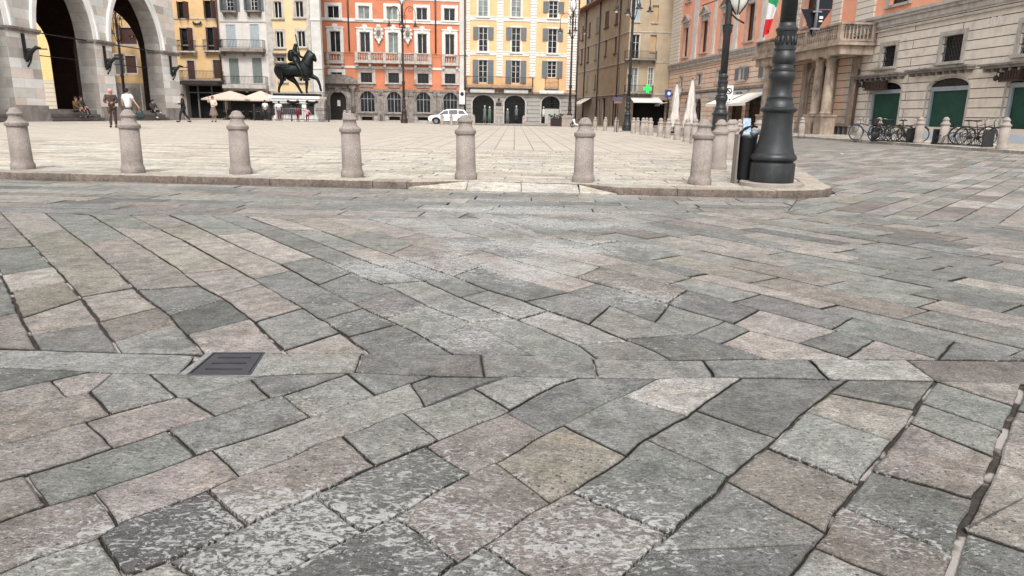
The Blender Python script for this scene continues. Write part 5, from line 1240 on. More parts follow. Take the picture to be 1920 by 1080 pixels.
# archivolts
for o in opens:
    q=MB(); a=pointed(o[0],o[1],zs,zs,za,12)[1:-1]; b_=pointed(o[0],o[1],zs,zs,za,12,.32)[1:-1]; c=pointed(o[0],o[1],zs,zs,za,12,.45)[1:-1]
    for k in range(len(a)-1):
        q.quad((a[k][0],-.05,a[k][1]),(b_[k][0],-.05,b_[k][1]),(b_[k+1][0],-.05,b_[k+1][1]),(a[k+1][0],-.05,a[k+1][1]))
        q.quad((a[k][0],-.05,a[k][1]),(a[k+1][0],-.05,a[k+1][1]),(a[k+1][0],0.0,a[k+1][1]),(a[k][0],.0,a[k][1]))
        q.quad((b_[k][0],-.05,b_[k][1]),(b_[k][0],-.14,b_[k][1]),(b_[k+1][0],-.14,b_[k+1][1]),(b_[k+1][0],-.05,b_[k+1][1]))
        q.quad((b_[k][0],-.14,b_[k][1]),(c[k][0],-.14,c[k][1]),(c[k+1][0],-.14,c[k+1][1]),(b_[k+1][0],-.14,b_[k+1][1]))
        q.quad((c[k][0],-.14,c[k][1]),(c[k][0],0,c[k][1]),(c[k+1][0],0,c[k+1][1]),(c[k+1][0],-.14,c[k+1][1]))
    B.part('archivolt',q,mat('white_marble',(.78,.77,.75),.7,var=.08,vs=2) if o is o0 else bpy.data.materials['white_marble'])
# impost string
segs=[(us,o0[0]),(o0[1],o1[0]),(o1[1],o2[0]),(o2[1],uend)]
for a,b_ in segs:
    q=MB(); q.box(a-.02,b_+.06,-.26,TH*.9,zs+.02,zs+.14); q.box(a-.0,b_+.03,-.16,TH*.9,zs-.1,zs+.019); B.part('impost_string',q,DST)
    q=MB(); q.box(a-.04,b_+.04,-.14,-.004,-.05,.9); q.box(a-.04,b_+.04,-.1,-.004,.9,1.16); B.part('plinth',q,PLN)
for a,b_ in segs:   # iron tie bars and dark spout figures on the piers
    m_=(a+b_)/2 if b_-a<4 else b_-1.3
    q=MB(); q.box(m_-.07,m_+.07,-.12,-.0,zs-1.5,zs-.15); q.tube([(m_,-.1,zs-1.9),(m_+.08,-.25,zs-1.6),(m_,-.45,zs-1.2)],.05,6); q.tube([(m_,-.1,zs-1.6),(m_-.1,-.45,zs-1.15),(m_,-.75,zs-.85),(m_,-1.0,zs-.9)],[.08,.12,.09,.03],8); q.ball((m_,-.32,zs-1.05),.12,.22,.15); q.tube([(m_,-.7,zs-.95),(m_,-1.35,zs-.95)],.035,6); B.part('torch_bracket',q,RAIL)
for o in opens:
    q=MB(); q.tube([(o[0]-.1,.5,zs+.08),(o[1]+.1,.5,zs+.08)],.035,6); q.tube([(o[0]-.1,1.1,zs-1.1),(o[1]+.1,1.1,zs-1.1)],.03,6); B.part('tie_rod',q,RAIL)
# platform and steps
q=MB(); q.box(us,uend,.35,DEP+2,.0,FZ); B.part('platform',q,PLN)
for o in opens:
    q=MB()
    for k in range(4): q.box(o[0]+.06,o[1]-.06,-.5+k*.3 if k else -.5,.5,.0 if k==0 else .1+.2*k-.0,.30+.2*k-.02)
    B.part('steps',q,mat('dark_step_stone',(.15,.13,.12),.85,var=.25,vs=3) if o is o0 else bpy.data.materials['dark_step_stone'])
# yellow house seen through the arcade
PBK=Plane(-62,68.,R(-3)); B=Bld('yellow_house_beyond_arcade','yellow house with brown shutters seen through the arches of the marble arcade','building',PBK)
q=MB(); 
bw=[PBK.rect(224,256,52,83),PBK.rect(236,256,105,137),PBK.rect(216,234,102,139)]
wall_mesh(q,-10,24,3.5,22,bw); B.part('plaster_wall',q,mat('warm_yellow_plaster',(.74,.52,.24),.85,var=.08))
gd=[PBK.rect(227,265,161,212)]
q=MB(); wall_mesh(q,-10,24,-.1,3.49,[(gd[0][0],gd[0][1],.3,3.3)]); B.part('cream_ground_floor',q,coursed('cream_courses',[(.55,.48,.38),(.6,.53,.43)],9,.4,mortar=(.25,.2,.16),ms=.02))
q=MB(); q.box(-10,24,.3,.34,-.1,22); B.part('interior_backing',q,DARKIN)
for t in bw[:2]: window(B,t,.1,STN,GLASS,2,1,sh='closed',shm=BSH,sill=True)
window(B,bw[2],.1,STN,GLASS,2,1,sh='closed',shm=GSH,sill=True)
q=MB(); q.box(-10.5,24.5,-.6,8,22,22.6); B.part('roof',q,ROOF)
# ================================================================== street furniture
def gz(x,y): return zg(x,y)
GRAN=mat('pinkish_granite',(.25,.215,.192),.85,var=.16,vs=4,grain=.6,gs=110,bump=.8,bs=80,stain=((.13,.11,.10),3.5,.5,.68,.75))
GRAN2=mat('pale_granite',(.29,.25,.22),.85,var=.16,vs=4,grain=.3,gs=130,bump=.5,bs=90,stain=((.22,.19,.17),5,.5,.72,.5))
def bollard(name,label,loc,m,cat='bollard',group=None,s=1.,n=24):
    r=empty(name,loc,rnd.random()*6,label,cat,group); r.scale=(s,s,s)
    q=MB(); q.lathe([(.19,-.1),(.19,.08),(.183,.10),(.168,.125),(.165,.2),(.155,.735)],n,cap=True); q.build('shaft',m,r)
    q=MB(); q.lathe([(.155,.736),(.172,.745),(.179,.76),(.179,.80),(.168,.815),(.145,.825),(.118,.86),(.108,.90),(.106,.935),(.126,.94),(.126,.965),(.108,.975),(.098,.99),(.083,1.025),(.05,1.05),(.0,1.058)],n,cap=False); q.build('moulded_cap',m,r)
    return r
nearB=[((35,318),'granite bollard at the far left of the near kerb, with nothing left of it','far left'),
 ((243,325),'granite bollard on the kerb with the two standing people right behind it',''),
 ((447,327),'granite bollard on the kerb in line with the beige parasols',''),
 ((658,333),'granite bollard on the kerb in front of the arched portal of the orange palazzo',''),
 ((873,337),'granite bollard at the left end of the dropped kerb, below the white car',''),
 ((1095,342),'granite bollard at the right end of the dropped kerb',''),
 ((1315,347),'granite bollard nearest the black lamp post, weathered darker at its foot','')]
b0=None
for (p,lab,_) in nearB:
    w=g(p[0],p[1],0); b0x=bollard('bollard',lab,(w.x,w.y+.12,gz(w.x,w.y)),GRAN,group='granite bollards along the near kerb',s=rnd.uniform(.985,1.015)); b0x.rotation_euler=(R(rnd.uniform(-1.2,1.2)),R(rnd.uniform(-1.2,1.2)),rnd.random()*6)
    b0=b0 or b0x
b1=bollard('bollard','pale granite bollard second in the row going back from the corner lamp post',(0,0,0),GRAN2,n=18,group='bollards along the right edge of the square')
def putb(px,py,lab,first=False,src=None,dx=0,z=None,s=1.):
    w=gt(px,py); o=b1 if first else dup(b1,(w.x,w.y,gz(w.x,w.y)),None,lab,s)
    o.location=(w.x,w.y,gz(w.x,w.y)); o['label']=lab; o.rotation_euler=(R(rnd.uniform(-1.5,1.5)),R(rnd.uniform(-1.5,1.5)),rnd.random()*6); o.scale=(s,s,s); return o
putb(1346,317,'pinkish bollard second in the row going back from the corner lamp post',True)
putb(1363,300,'pinkish bollard third in the row going back from the corner lamp post')
putb(1373,291,'pinkish bollard fourth in the row going back from the corner lamp post')
putb(1415,300,'pinkish bollard whose cap shows just above the black litter bin')
for i,(px,py) in enumerate(((1187,250),(1204,252.5),(1219,254),(1237,256.5),(1251,259),(1269,262),(1287,265.5),(1301,269))):
    putb(px,py,['first','second','third','fourth','fifth','sixth','seventh','eighth'][i]+' bollard from the left in the close row below the folded parasols')
for i,(px,py) in enumerate(((1115,243.5),(1134,245),(1155,247))):
    putb(px,py,['left','middle','right'][i]+' one of three bollards left of the lamp post by the tan house')
for i,(px,py) in enumerate(((1195,247.5),(1211,249),(1345,262),(1383,268))):
    putb(px,py,['first','second','third','fourth'][i]+' from the left of the bollards just behind the front row at the parasols')
for i,(px,py) in enumerate(((1481,253),(1502,255.5),(1608,262),(1642,264))):
    o=putb(px,py,['bollard left of the palace portal columns, half behind the big lamp post','bollard at the foot of the palace portal columns','bollard behind the single bicycle on the right pavement','bollard behind the left end of the crowded bicycle rack'][i]); o['group']='bollards along the palace pavement'
for i,(px,py) in enumerate(((1721,268),(1767,271),(1878,279.5))):
    o=putb(px,py,['pale bollard between the two bicycle racks','pale bollard behind the left end of the nearly empty bicycle rack','pale bollard at the right end of the nearly empty bicycle rack'][i],s=1.02); o['group']='bollards along the palace pavement'
for i,(px,py) in enumerate(((648,232),(676,233),(832,235),(844,235),(888,235),(937,235.5),(982,236),(1030,237))):
    px=[647,657,829,846,888,935,982,1029][i]
    labs=['small far bollard left of the portal door of the orange palazzo','small far bollard right of the portal door of the orange palazzo','far bollard in front of the bonnet of the white car','far bollard in front of the side of the white car','far bollard left of the first shop arch of the yellow house','far bollard between the first and second shop arches','far bollard right of the second shop arch','far bollard left of the third shop arch']
    o=putb(px,py,labs[i]); o['group']='far bollards before the orange and yellow houses'
# ---------------- lamp posts
BLK=mat('dark_painted_cast_iron',(.022,.024,.026),.42,.25,var=.25,vs=6,grain=.1,gs=60,spec=.5,bump=.25,bs=60,stain=((.07,.065,.06),7,.52,.72,.5))
RUS=mat('brown_painted_iron',(.05,.034,.03),.5,.3,var=.25,vs=5)
LGL=mat('frosted_lantern_glass',(.78,.78,.74),.25,var=.05,spec=.5)
def lamppost(label,loc,rz,H=12.6,iron=BLK,group='ornate cast iron lamp posts',n=28,arms=(0,90,180,270),onion=True,base=True):
    r=empty('lamp_post',loc,rz,label,'lamp post',group)
    if base: q=MB(); q.lathe([(.50,-.14),(.50,.06),(.488,.07),(.0,.07)],40,cap=False,smooth=False); q.build('stone_base',GRAN2,r)
    b_=.07
    P=[(.35,0),(.352,.02),(.352,.30),(.345,.325),(.315,.335),(.31,.345),(.33,.36),(.355,.38),(.363,.41),(.357,.44),(.335,.47),(.318,.485),(.31,.52),(.29,.58),(.27,.68),(.25,.80),(.238,.95),(.235,1.12),(.24,1.16),(.265,1.175),(.285,1.20),(.287,1.225),(.27,1.245),(.235,1.255),(.225,1.29),(.22,1.31),(.205,1.33),(.20,1.40),(.205,1.41),(.185,1.43),(.165,1.46),(.16,1.56),(.165,1.62),(.19,1.68),(.205,1.73),(.207,1.78),(.19,1.82),(.195,1.84),(.195,1.86),(.17,1.875),(.155,1.90),(.155,1.94),(.178,1.97),(.185,2.03),(.178,2.09),(.155,2.13),(.15,2.16),(.165,2.17),(.165,2.2),(.148,2.215),(.146,2.42),(.152,2.435),(.152,2.45),(.168,2.47),(.17,2.50),(.155,2.52),(.13,2.54),(.125,2.6)]
    P=[(a,c*.955) for a,c in P]
    q=MB(); q.lathe([(a,c+b_) for a,c in P],n,cap=True)
    for k in range(12):   # gadroons on the bell and leaves on the neck
        a=2*PI*k/12; q.ball((.146*math.cos(a),.146*math.sin(a),2.21+b_),.03,.03,.075,6,5)
    for k in range(16):
        a=2*PI*k/16; q.box(0,0,0,0,0,0) if 0 else None
    q.build('ornate_base',iron,r)
    q=MB(); S1=4.1; pr=[(.122,2.48+b_),(.118,S1-.35),(.125,S1-.33),(.125,S1-.28),(.15,S1-.22),(.165,S1-.03),(.19,S1),(.16,S1+.02),(.11,S1+.04),(.10,S1+2.2),(.115,S1+2.22),(.115,S1+2.3),(.095,S1+2.35),(.085,H-4.2),(.10,H-4.15),(.10,H-4.0),(.075,H-3.9),(.065,H-2.0),(.09,H-1.95),(.10,H-1.85),(.05,H-1.75)]
    q.lathe(pr,max(12,n-8)); q.build('shaft',iron,r)
    if onion:
        zt=H-1.75; fr=[(.10,0),(.30,.28),(.36,.50),(.34,.72),(.22,.98),(.15,1.22),(.13,1.5),(.16,1.62),(.05,1.75)]
        c_=MB(); 
        for k in range(6):
            a=2*PI*k/6; c_.tube([(rr_*math.cos(a),rr_*math.sin(a),zt+z) for rr_,z in fr],.022,5)
        c_.lathe([(.05,zt+1.6),(.17,zt+1.62),(.05,zt+1.72),(.02,zt+1.78),(.02,zt+2.1),(.0,zt+2.15)],10,cap=False); c_.lathe([(.09,zt-.05),(.14,zt),(.10,zt+.05)],12)
        L=c_.build('top_lantern',iron,r); gl=MB(); gl.lathe([(a*.9,zt+z) for a,z in fr[:6]],12,cap=False); gl.build('lantern_glass',LGL,L)
    for a in arms:
        a=R(a); M_=Matrix.Rotation(a,3,'Z'); A=MB()
        pth=[]; z0=H-3.4
        for (x,z) in ((.07,z0-.9),(.3,z0-.4),(.28,z0+.3),(.2,z0+.95),(.45,z0+1.45),(.85,z0+1.55),(1.2,z0+1.25),(1.25,z0+.8),(1.25,z0+.1)): pth.append(M_@Vector((x,0,z)))
        # smooth the hook
        sp=[]
        for i in range(len(pth)-1):
            for t in (0,.5): sp.append(pth[i].lerp(pth[i+1],t))
        sp.append(pth[-1]); sp=[sp[0]]+[(sp[i-1]+sp[i]*2+sp[i+1])/4 for i in range(1,len(sp)-1)]+[sp[-1]]
        A.tube(sp,.032,6)
        cur=[M_@Vector((.25+.22*math.cos(t)*(1-t/9),0,z0+.55+.22*math.sin(t)*(1-t/9))) for t in [k*.6 for k in range(13)]]; A.tube(cur,.018,5)
        cur=[M_@Vector((.78+.26*math.cos(t)*(1-t/9),0,z0+1.15+.26*math.sin(t)*(1-t/9))) for t in [k*.6 for k in range(13)]]; A.tube(cur,.018,5)
        e=M_@Vector((1.25,0,z0+.1)); A.lathe([(.03,.1),(.05,.0),(.11,-.12),(.10,-.28),(.27,-.36),(.28,-.39),(.10,-.40)],12,e)
        ar=A.build('lamp_arm',iron,r); G_=MB(); G_.ball(e+Vector((0,0,-.47)),.12,.12,.10,10,6); G_.build('glass_bowl',LGL,ar)
    return r
w=g(1444,352,0)
lamppost('massive dark lamp post on a round stone base in the right foreground',(4.27,11.62,0),R(20),n=44)
lamppost('dark lamp post behind the row of bollards, in front of the folded parasols',(7.05,24.6,0),R(35),H=12.6,arms=(0,90,180,270))
w=gt(1175,247); lamppost('dark lamp post at the corner of the tan house',(w.x,w.y,0),R(10),H=12.2)
w=gt(757,231.5); lamppost('lamp post in front of the orange palazzo balcony',(w.x-.2,71,0),R(5),H=12.9,iron=RUS)
lamppost('lamp post before the right edge of the yellow house',(6.0*.935,73.5,0),R(8),H=12.9,iron=RUS)
lamppost('lamp post seen through the right arch of the marble arcade',(-36.2,66.5,0),R(8),H=11.2,iron=RUS)
# onion lantern hung from the second lamp post
_h=(lambda r:(r.x*24.6/r.y,CAMH+r.z*24.6/r.y))(ray(1383,24))
hl=empty('hanging_lantern',(_h[0],24.6,_h[1]+.3),0,'onion-shaped glass lantern on an iron scroll right of the second lamp post','lantern')
q=MB(); fr=[(.06,-.25),(.30,.05),(.42,.38),(.44,.55)]
for k in range(6):
    a=2*PI*k/6+.3; q.tube([(rr_*math.cos(a),rr_*math.sin(a),z-.1) for rr_,z in fr],.018,5)
q.tube([(.44*math.cos(2*PI*k/16),.44*math.sin(2*PI*k/16),.45) for k in range(16)],.018,5,close=True); q.tube([(-.35,0,.5),(-.42,0,.0),(-.25,0,-.3),(.0,0,-.5),(.25,0,-.62)],.03,6); q.tube([(-1.2,0,.47),(.5,0,.47)],.025,6); q.tube([(-1.2,0,-.1),(-.4,0,.2)],.02,6)
q.build('iron_scroll',RUS,hl); q=MB(); q.lathe([(.05,-.32),(.28,-.04),(.40,.28),(.42,.44),(.36,.8),(.2,1.0),(.05,1.05)],18); q.build('glass_bulb',LGL,hl)
# ---------------- litter bin
bn=empty('litter_bin',(3.95,12.0,0),R(0),'black litter bin with a curved hood, standing beside the big lamp post','litter bin')
BPL=mat('black_bin_paint',(.018,.019,.021),.45,.2,var=.2)
q=MB(); q.lathe([(.125,.06),(.13,.10),(.15,.75),(.155,.76),(.155,.80)],24); q.build('bin_body',BPL,bn)
q=MB(); q.tube([(-.15,0,.78),(-.13,0,.86),(-.06,0,.93),(.05,0,.96),(.14,0,.94)],.018,6); q.add([(-.15,-.1,.78),(-.15,.1,.78),(-.12,.1,.87),(-.12,-.1,.87)],[(0,1,2,3)]); q.add([(-.12,-.1,.87),(-.12,.1,.87),(-.0,.1,.945),(-.0,-.1,.945)],[(0,1,2,3)]); q.build('bin_hood',BPL,bn)
q=MB(); q.lathe([(.10,-.02),(.10,.06),(.02,.08)],14); q.build('bin_foot',BPL,bn)
q=MB(); q.box(-.20,-.175,-.11,.11,.0,.82); q.build('side_panel',mat('dull_steel_panel',(.25,.22,.2),.5,.5),bn)
rb=empty('rubbish_bag',(4.04,11.95,.86),0,'crumpled pale blue and white plastic bag on top of the litter bin','bag'); q=MB(); rr=random.Random(2)
q.ball((0,0,-.01),.075,.07,.05,14,10); q.v=[(x*(1+rr.uniform(-.25,.25)),y*(1+rr.uniform(-.25,.25)),z*(1+rr.uniform(-.25,.25))) for x,y,z in q.v]; q.build('bag_body',mat('pale_blue_plastic',(.34,.42,.46),.35,var=.3,vs=14),rb)
q=MB(); q.ball((.04,-.02,.03),.04,.03,.025,10,7); q.v=[(x+rr.uniform(-.012,.012),y,z+rr.uniform(-.01,.01)) for x,y,z in q.v]; q.build('bag_knot',WFR,rb)
# ---------------- signs
def disc(mb,c,r,y0,y1,n=28):
    mb.prism([(c[0]+r*math.cos(2*PI*k/n),c[1]+r*math.sin(2*PI*k/n)) for k in range(n)],y0,y1)
gm_=mat('galvanised_steel',(.22,.22,.23),.45,.6,var=.1); DKB=mat('dark_sign_back',(.010,.011,.018),.5,.3,var=.15)
sg=empty('give_way_sign_back',(5.05,11.9,0),0,'dark back of a triangular road sign right of the big lamp post','road sign')
def toL(px,py,y=11.9): 
    r=ray(px,py); t=y/r.y; return (r.x*t,CAMH+r.z*t)
a=toL(1503,17);b_=toL(1558,19);c=toL(1523,70); ox=5.05
q=MB(); q.prism([(a[0]-ox,a[1]),(c[0]-ox,c[1]),(b_[0]-ox,b_[1])],-.01,.01); q.build('sign_plate',DKB,sg)
t=toL(1534,-60); q=MB(); q.tube([(c[0]-ox+.0,-.05,c[1]+.02),(toL(1529,25)[0]-ox,-.05,toL(1529,25)[1]),(t[0]-ox,-.05,4.6)],.028,8); q.tube([(t[0]-ox,-.05,4.5),(4.3-ox,-.2,4.5)],.025,6); q.tube([(t[0]-ox-.0,-.05,3.6),(4.3-ox,-.2,3.6)],.025,6); q.build('support_pipe',gm_,sg)
q=MB()
for yy in (23,55): k=toL(1529 if yy<40 else 1525,yy); q.box(k[0]-ox-.07,k[0]-ox+.07,-.085,-.012,k[1]-.012,k[1]+.012)
q.build('clamps',gm_,sg)
q=MB(); k=toL(1539,33); q.box(k[0]-ox-.03,k[0]-ox+.03,-.014,-.011,k[1]-.02,k[1]+.02); k=toL(1538,40); q.box(k[0]-ox-.03,k[0]-ox+.03,-.014,-.011,k[1]-.01,k[1]+.01); q.build('sticker',WFR,sg)
k=toL(1550,2); q=MB(); q.box(k[0]-ox-.14,k[0]-ox+.1,-.0,.02,k[1]-.12,k[1]+.55); q.build('upper_panel_back',DKB,sg)
w=gt(1362,262); ns=empty('no_parking_sign',(w.x+.3,34.,gz(w.x,34)),0,'white no-stopping sign with a black slashed circle on a thin post before the awnings','road sign')
a=toL(1366,160,34.); b_=toL(1366,194,34.); c=toL(1358,177,34.); d=toL(1374,177,34.); X=ns.location.x; Zb=ns.location.z
q=MB(); q.box(c[0]-X,d[0]-X,-.01,.01,b_[1]-Zb,a[1]-Zb); p_=q.build('sign_plate',WFR,ns)
cx=(c[0]+d[0])/2-X; cz=a[1]-Zb-.26; q=MB(); n=24
for k in range(n):
    t0=2*PI*k/n;t1=2*PI*(k+1)/n; q.add([(cx+.15*math.cos(t0),-.014,cz+.15*math.sin(t0)),(cx+.15*math.cos(t1),-.014,cz+.15*math.sin(t1)),(cx+.105*math.cos(t1),-.014,cz+.105*math.sin(t1)),(cx+.105*math.cos(t0),-.014,cz+.105*math.sin(t0))],[(0,1,2,3)])
q.add([(cx-.12,-.0145,cz+.08),(cx-.08,-.0145,cz+.12),(cx+.12,-.0145,cz-.08),(cx+.08,-.0145,cz-.12)],[(0,1,2,3)]); q.build('slashed_circle',mat('sign_black',(.02,.02,.025),.6,var=0),p_)
q=MB(); q.box(cx-.10,cx-.03,-.014,-.011,cz-.42,cz-.36); q.box(cx+.03,cx+.10,-.014,-.011,cz-.42,cz-.36); q.box(cx-.12,cx+.12,-.014,-.011,cz-.52,cz-.50); q.build('small_print',bpy.data.materials['sign_black'],p_)
q=MB(); q.tube([(cx,.03,-.05),(cx,.03,b_[1]-Zb+.5)],.03,8); q.build('post',gm_,ns)
w=gt(1252,250); bs=empty('blue_direction_sign',(13.3,61.,gz(13,61)),0,'small blue and white information sign left of the folded parasols','road sign')
a=toL(1247,170,61.); b_=toL(1258,184,61.); q=MB(); q.box(a[0]-13.3,b_[0]-13.3,-.02,.02,b_[1],a[1]); p_=q.build('blue_plate',mat('sign_blue',(.02,.06,.22),.5,var=.1),bs); q=MB(); disc(q,((a[0]+b_[0])/2-13.3+.08,(a[1]+b_[1])/2),.14,-.03,-.021,14); q.build('white_disc',WFR,p_); q=MB(); q.tube([((a[0]+b_[0])/2-13.3,.03,-.1),((a[0]+b_[0])/2-13.3,.03,a[1])],.04,6); q.build('post',RAIL,bs)
s_=empty('street_name_sign',(9.6,51,0),0,'narrow blue and brown street name boards on a thin post left of the lamp post','street sign')
a=toL(1149,182,51.); b_=toL(1167,189,51.); q=MB(); q.box(a[0]-9.6,b_[0]-9.6,-.015,.015,b_[1],a[1]); q.build('name_board',mat('violet_board',(.07,.07,.12),.6),s_); q=MB(); q.box(a[0]-9.5,b_[0]-9.65,-.015,.015,b_[1]-.18,b_[1]-.02); q.build('lower_board',mat('brown_board',(.2,.09,.06),.6),s_); q=MB(); m_=(a[0]+b_[0])/2-9.6; q.tube([(m_+.05,.03,-.05),(m_+.05,.03,a[1]+2.)],.035,6); q.build('post',RUS,s_)
w=gt(1397,252); ab=empty('pavement_board',(w.x,w.y,gz(w.x,w.y)),R(15),'pale blue pavement board standing behind the bollards by the big lamp post','signboard')
q=MB(); q.obox((0,-.12,.5),.27,.015,.5,Matrix.Rotation(R(-8),3,'X')); q.build('front_board',mat('pale_blue_poster',(.36,.48,.62),.5,var=.35,vs=4),ab); q=MB(); q.obox((0,.14,.48),.27,.015,.48,Matrix.Rotation(R(12),3,'X')); q.build('rear_board',GSH,ab)
# flags
flI=flag_pole(1475,14,'green, white and red flag hanging from the portal balcony, left of the big lamp post',[(mat('flag_green',(.02,.30,.12),.8,var=.1),'green_stripe'),(mat('flag_white',(.72,.72,.72),.8,var=.05),'white_stripe'),(mat('flag_red',(.62,.02,.03),.8,var=.1),'red_stripe')])
flE=flag_pole(1513,-18,'dark blue flag with a ring of gold stars behind the triangular sign',[(mat('flag_blue',(.015,.02,.13),.8,var=.1),'blue_cloth')],True)
# folded and open parasols
CLO=mat('white_parasol_canvas',(.52,.49,.45),.9,var=.12,vs=3,bump=.3,bs=6)
def folded(px,py_top,dist,label):
    r_=ray(px,250); x=r_.x*dist/r_.y; z0=gz(x,dist); t=toL(px,py_top,dist); P_=empty('folded_parasol',(x,dist,z0),R(rnd.uniform(0,90)),label,'parasol','folded white parasols'); h=t[1]-z0
    q=MB(); n=24; prof=[(.05,h),(.12,h-.25),(.20,h-.8),(.27,h-1.5),(.25,h-1.75),(.33,h-2.1),(.40,h*.2),(.36,h*.14)]; vs=[];fs=[]
    for j,(rr_,z) in enumerate(prof):
        for i in range(n):
            a=2*PI*i/n; k=.9+.34*math.sin(a*4+j*.45)*min(1,j/2)+.16*math.sin(a*7+j*.7); vs.append((rr_*k*math.cos(a),rr_*k*math.sin(a),z+.05*math.sin(a*5+j)))
    for j in range(len(prof)-1):
        for i in range(n): i2=(i+1)%n; fs.append((j*n+i,j*n+i2,(j+1)*n+i2,(j+1)*n+i))
    q.add(vs,fs,True); q.build('folded_canopy',CLO,P_); q=MB(); q.tube([(0,0,0),(0,0,h+.12)],.035,8); q.lathe([(.35,0),(.35,.1),(.1,.14)],16); q.build('pole',RAIL,P_)
folded(1263,158,50.,'folded white parasol, the left and smaller looking of the pair before the salmon palace'); folded(1291,150,44.,'folded white parasol, the right and larger looking of the pair before the salmon palace')
BEI=mat('beige_parasol_canvas',(.52,.43,.36),.9,var=.08)
def parasol(px0,px1,pytop,pyed,dist,label):
    xa=toL(px0,pyed,dist); xb=toL(px1,pyed,dist); x=(xa[0]+xb[0])/2; hw=abs(xb[0]-xa[0])/2; z0=gz(x,dist); ze=(xa[1]+xb[1])/2-z0; zt=toL((px0+px1)/2,pytop,dist)[1]-z0
    P_=empty('parasol',(x,dist,z0),0,label,'parasol','open beige cafe parasols'); q=MB(); hd=1.7
    c=[(-hw,-hd,ze),(hw,-hd,ze),(hw,hd,ze),(-hw,hd,ze)]; q.add(c+[(0,0,zt)],[(0,1,4),(1,2,4),(2,3,4),(3,0,4)]); q.add([(a,b_,z) for a,b_,z in c]+[(a,b_,z-.12) for a,b_,z in c],[(0,4,5,1),(1,5,6,2),(2,6,7,3),(3,7,4,0)]); q.build('canopy',BEI,P_)
    q=MB(); q.tube([(0,0,0),(0,0,zt+.15)],.04,8); q.box(-.4,.4,-.4,.4,0,.1)
    for a,b_,z in c: q.tube([(0,0,ze-.5),(a*.6,b_*.6,ze+(zt-ze)*.38)],.015,5)
    q.build('pole_and_ribs',RAIL,P_)
parasol(393,474,170,186,61.,'open beige square parasol, the left one at the cafe under the white house'); parasol(458,522,170,187.5,62.,'open beige square parasol, the right one next to the horse statue')
# ================================================================== horse statue
BRZ=mat('dark_bronze',(.012,.014,.014),.42,.6,var=.5,vs=3,spec=.4,bump=1.,bs=5,stain=((.03,.045,.04),3.,.5,.75,.6))
def skin(name,chains,m,parent=None,sub=2,loc=None):
    """chains: list of lists of (key,(x,y,z),r) ; a key used twice joins the chains"""
    vs=[];es=[];rs=[];ix={}
    for ch in chains:
        prev=None
        for k,p,r in ch:
            if k in ix and k: i=ix[k]
            else:
                i=len(vs); vs.append(p); rs.append(r if isinstance(r,tuple) else (r,r))
                if k: ix[k]=i
            if prev is not None and prev!=i: es.append((prev,i))
            prev=i
    me=bpy.data.meshes.new(name); me.from_pydata(vs,es,[]); o=bpy.data.objects.new(name,me); COL.objects.link(o)
    md=o.modifiers.new('skin','SKIN'); md.use_smooth_shade=True
    if not me.skin_vertices: bpy.context.view_layer.update()
    sk=me.skin_vertices[0].data if me.skin_vertices else None
    for i,r in enumerate(rs): sk[i].radius=r; sk[i].use_root=(i==0)
    s_=o.modifiers.new('sub','SUBSURF'); s_.levels=sub; s_.render_levels=sub
    dg=bpy.context.evaluated_depsgraph_get(); m2=bpy.data.meshes.new_from_object(o.evaluated_get(dg)); bpy.data.objects.remove(o)
    o=bpy.data.objects.new(name,m2); COL.objects.link(o); m2.materials.clear(); m2.materials.append(m)
    if parent: o.parent=parent
    if loc: o.location=loc
    return o
DS=61.; k0=toL(558,176,DS); zst=k0[1]; SX=k0[0]
st=empty('horse_statue',(SX,DS,zst),0,'dark bronze statue of a rider with raised baton on a pacing horse','statue')
# local: x to the right (horse faces right), z up; one unit is a metre; horse body ~3.6 m long
K=1.0
def h(x,z,y=0.): return (x*K,y*K,z*K)
# photo reading (zoom of 6): withers x~490/6,... hoof line z=0
body=[[('hip',h(-.95,1.95),.62),('bel',h(-.3,1.9),.62),('rib',h(.35,1.92),.64),('cht',h(.88,2.05),.60),('nk1',h(1.02,2.5),.48),('nk2',h(1.12,2.88),.40),('pol',h(1.28,3.2),.28),('hd1',h(1.5,3.1),.22),('hd2',h(1.62,2.82),.175),('nos',h(1.68,2.6),.13)],
 [('hip',0,0),('rmp',h(-1.22,2.05),.46),('tl1',h(-1.6,2.3),.15),('tl2',h(-1.74,2.0),.2),('tl3',h(-1.62,1.6),.2),('tl4',h(-1.4,1.15),.09)],
 [('pol',0,0),('er1',h(1.22,3.52,-.09),.05)],
 [('cht',0,0),('f1',h(.9,1.5,-.28),.26),('f2',h(.92,1.0,-.28),.155),('f3',h(.88,.5,-.28),.105),('f4',h(.86,.17,-.28),.10),('f5',h(.93,.06,-.28),.125)],
 [('cht',0,0),('g1',h(1.12,1.5,.28),.25),('g2',h(1.65,1.28,.28),.155),('g3',h(1.85,.78,.28),.105),('g4',h(1.9,.38,.28),.10),('g5',h(1.98,.24,.28),.12)],
 [('rmp',0,0),('a1',h(-1.2,1.38,-.28),.30),('a2',h(-1.15,.95,-.28),.17),('a3',h(-1.4,.6,-.28),.12),('a4',h(-1.5,.2,-.28),.10),('a5',h(-1.42,.06,-.28),.125)],
 [('hip',0,0),('b1',h(-.6,1.32,.28),.32),('b2',h(-.2,.95,.28),.18),('b3',h(.0,.6,.28),.12),('b4',h(.22,.2,.28),.10),('b5',h(.35,.06,.28),.125)]]
fix={}
for ch in body:
    for kk,p,r in ch:
        if p!=0: fix[kk]=(p,r)
body=[[(kk,*(fix[kk])) for kk,p,r in ch] for ch in body]
skin('horse',body,BRZ,st)
q=MB(); 
for i in range(9): t=i/8; q.ball(h(.62+.5*t,2.65+.75*t,0.),.17,.12,.2,8,6)
q.build('mane',BRZ,st)
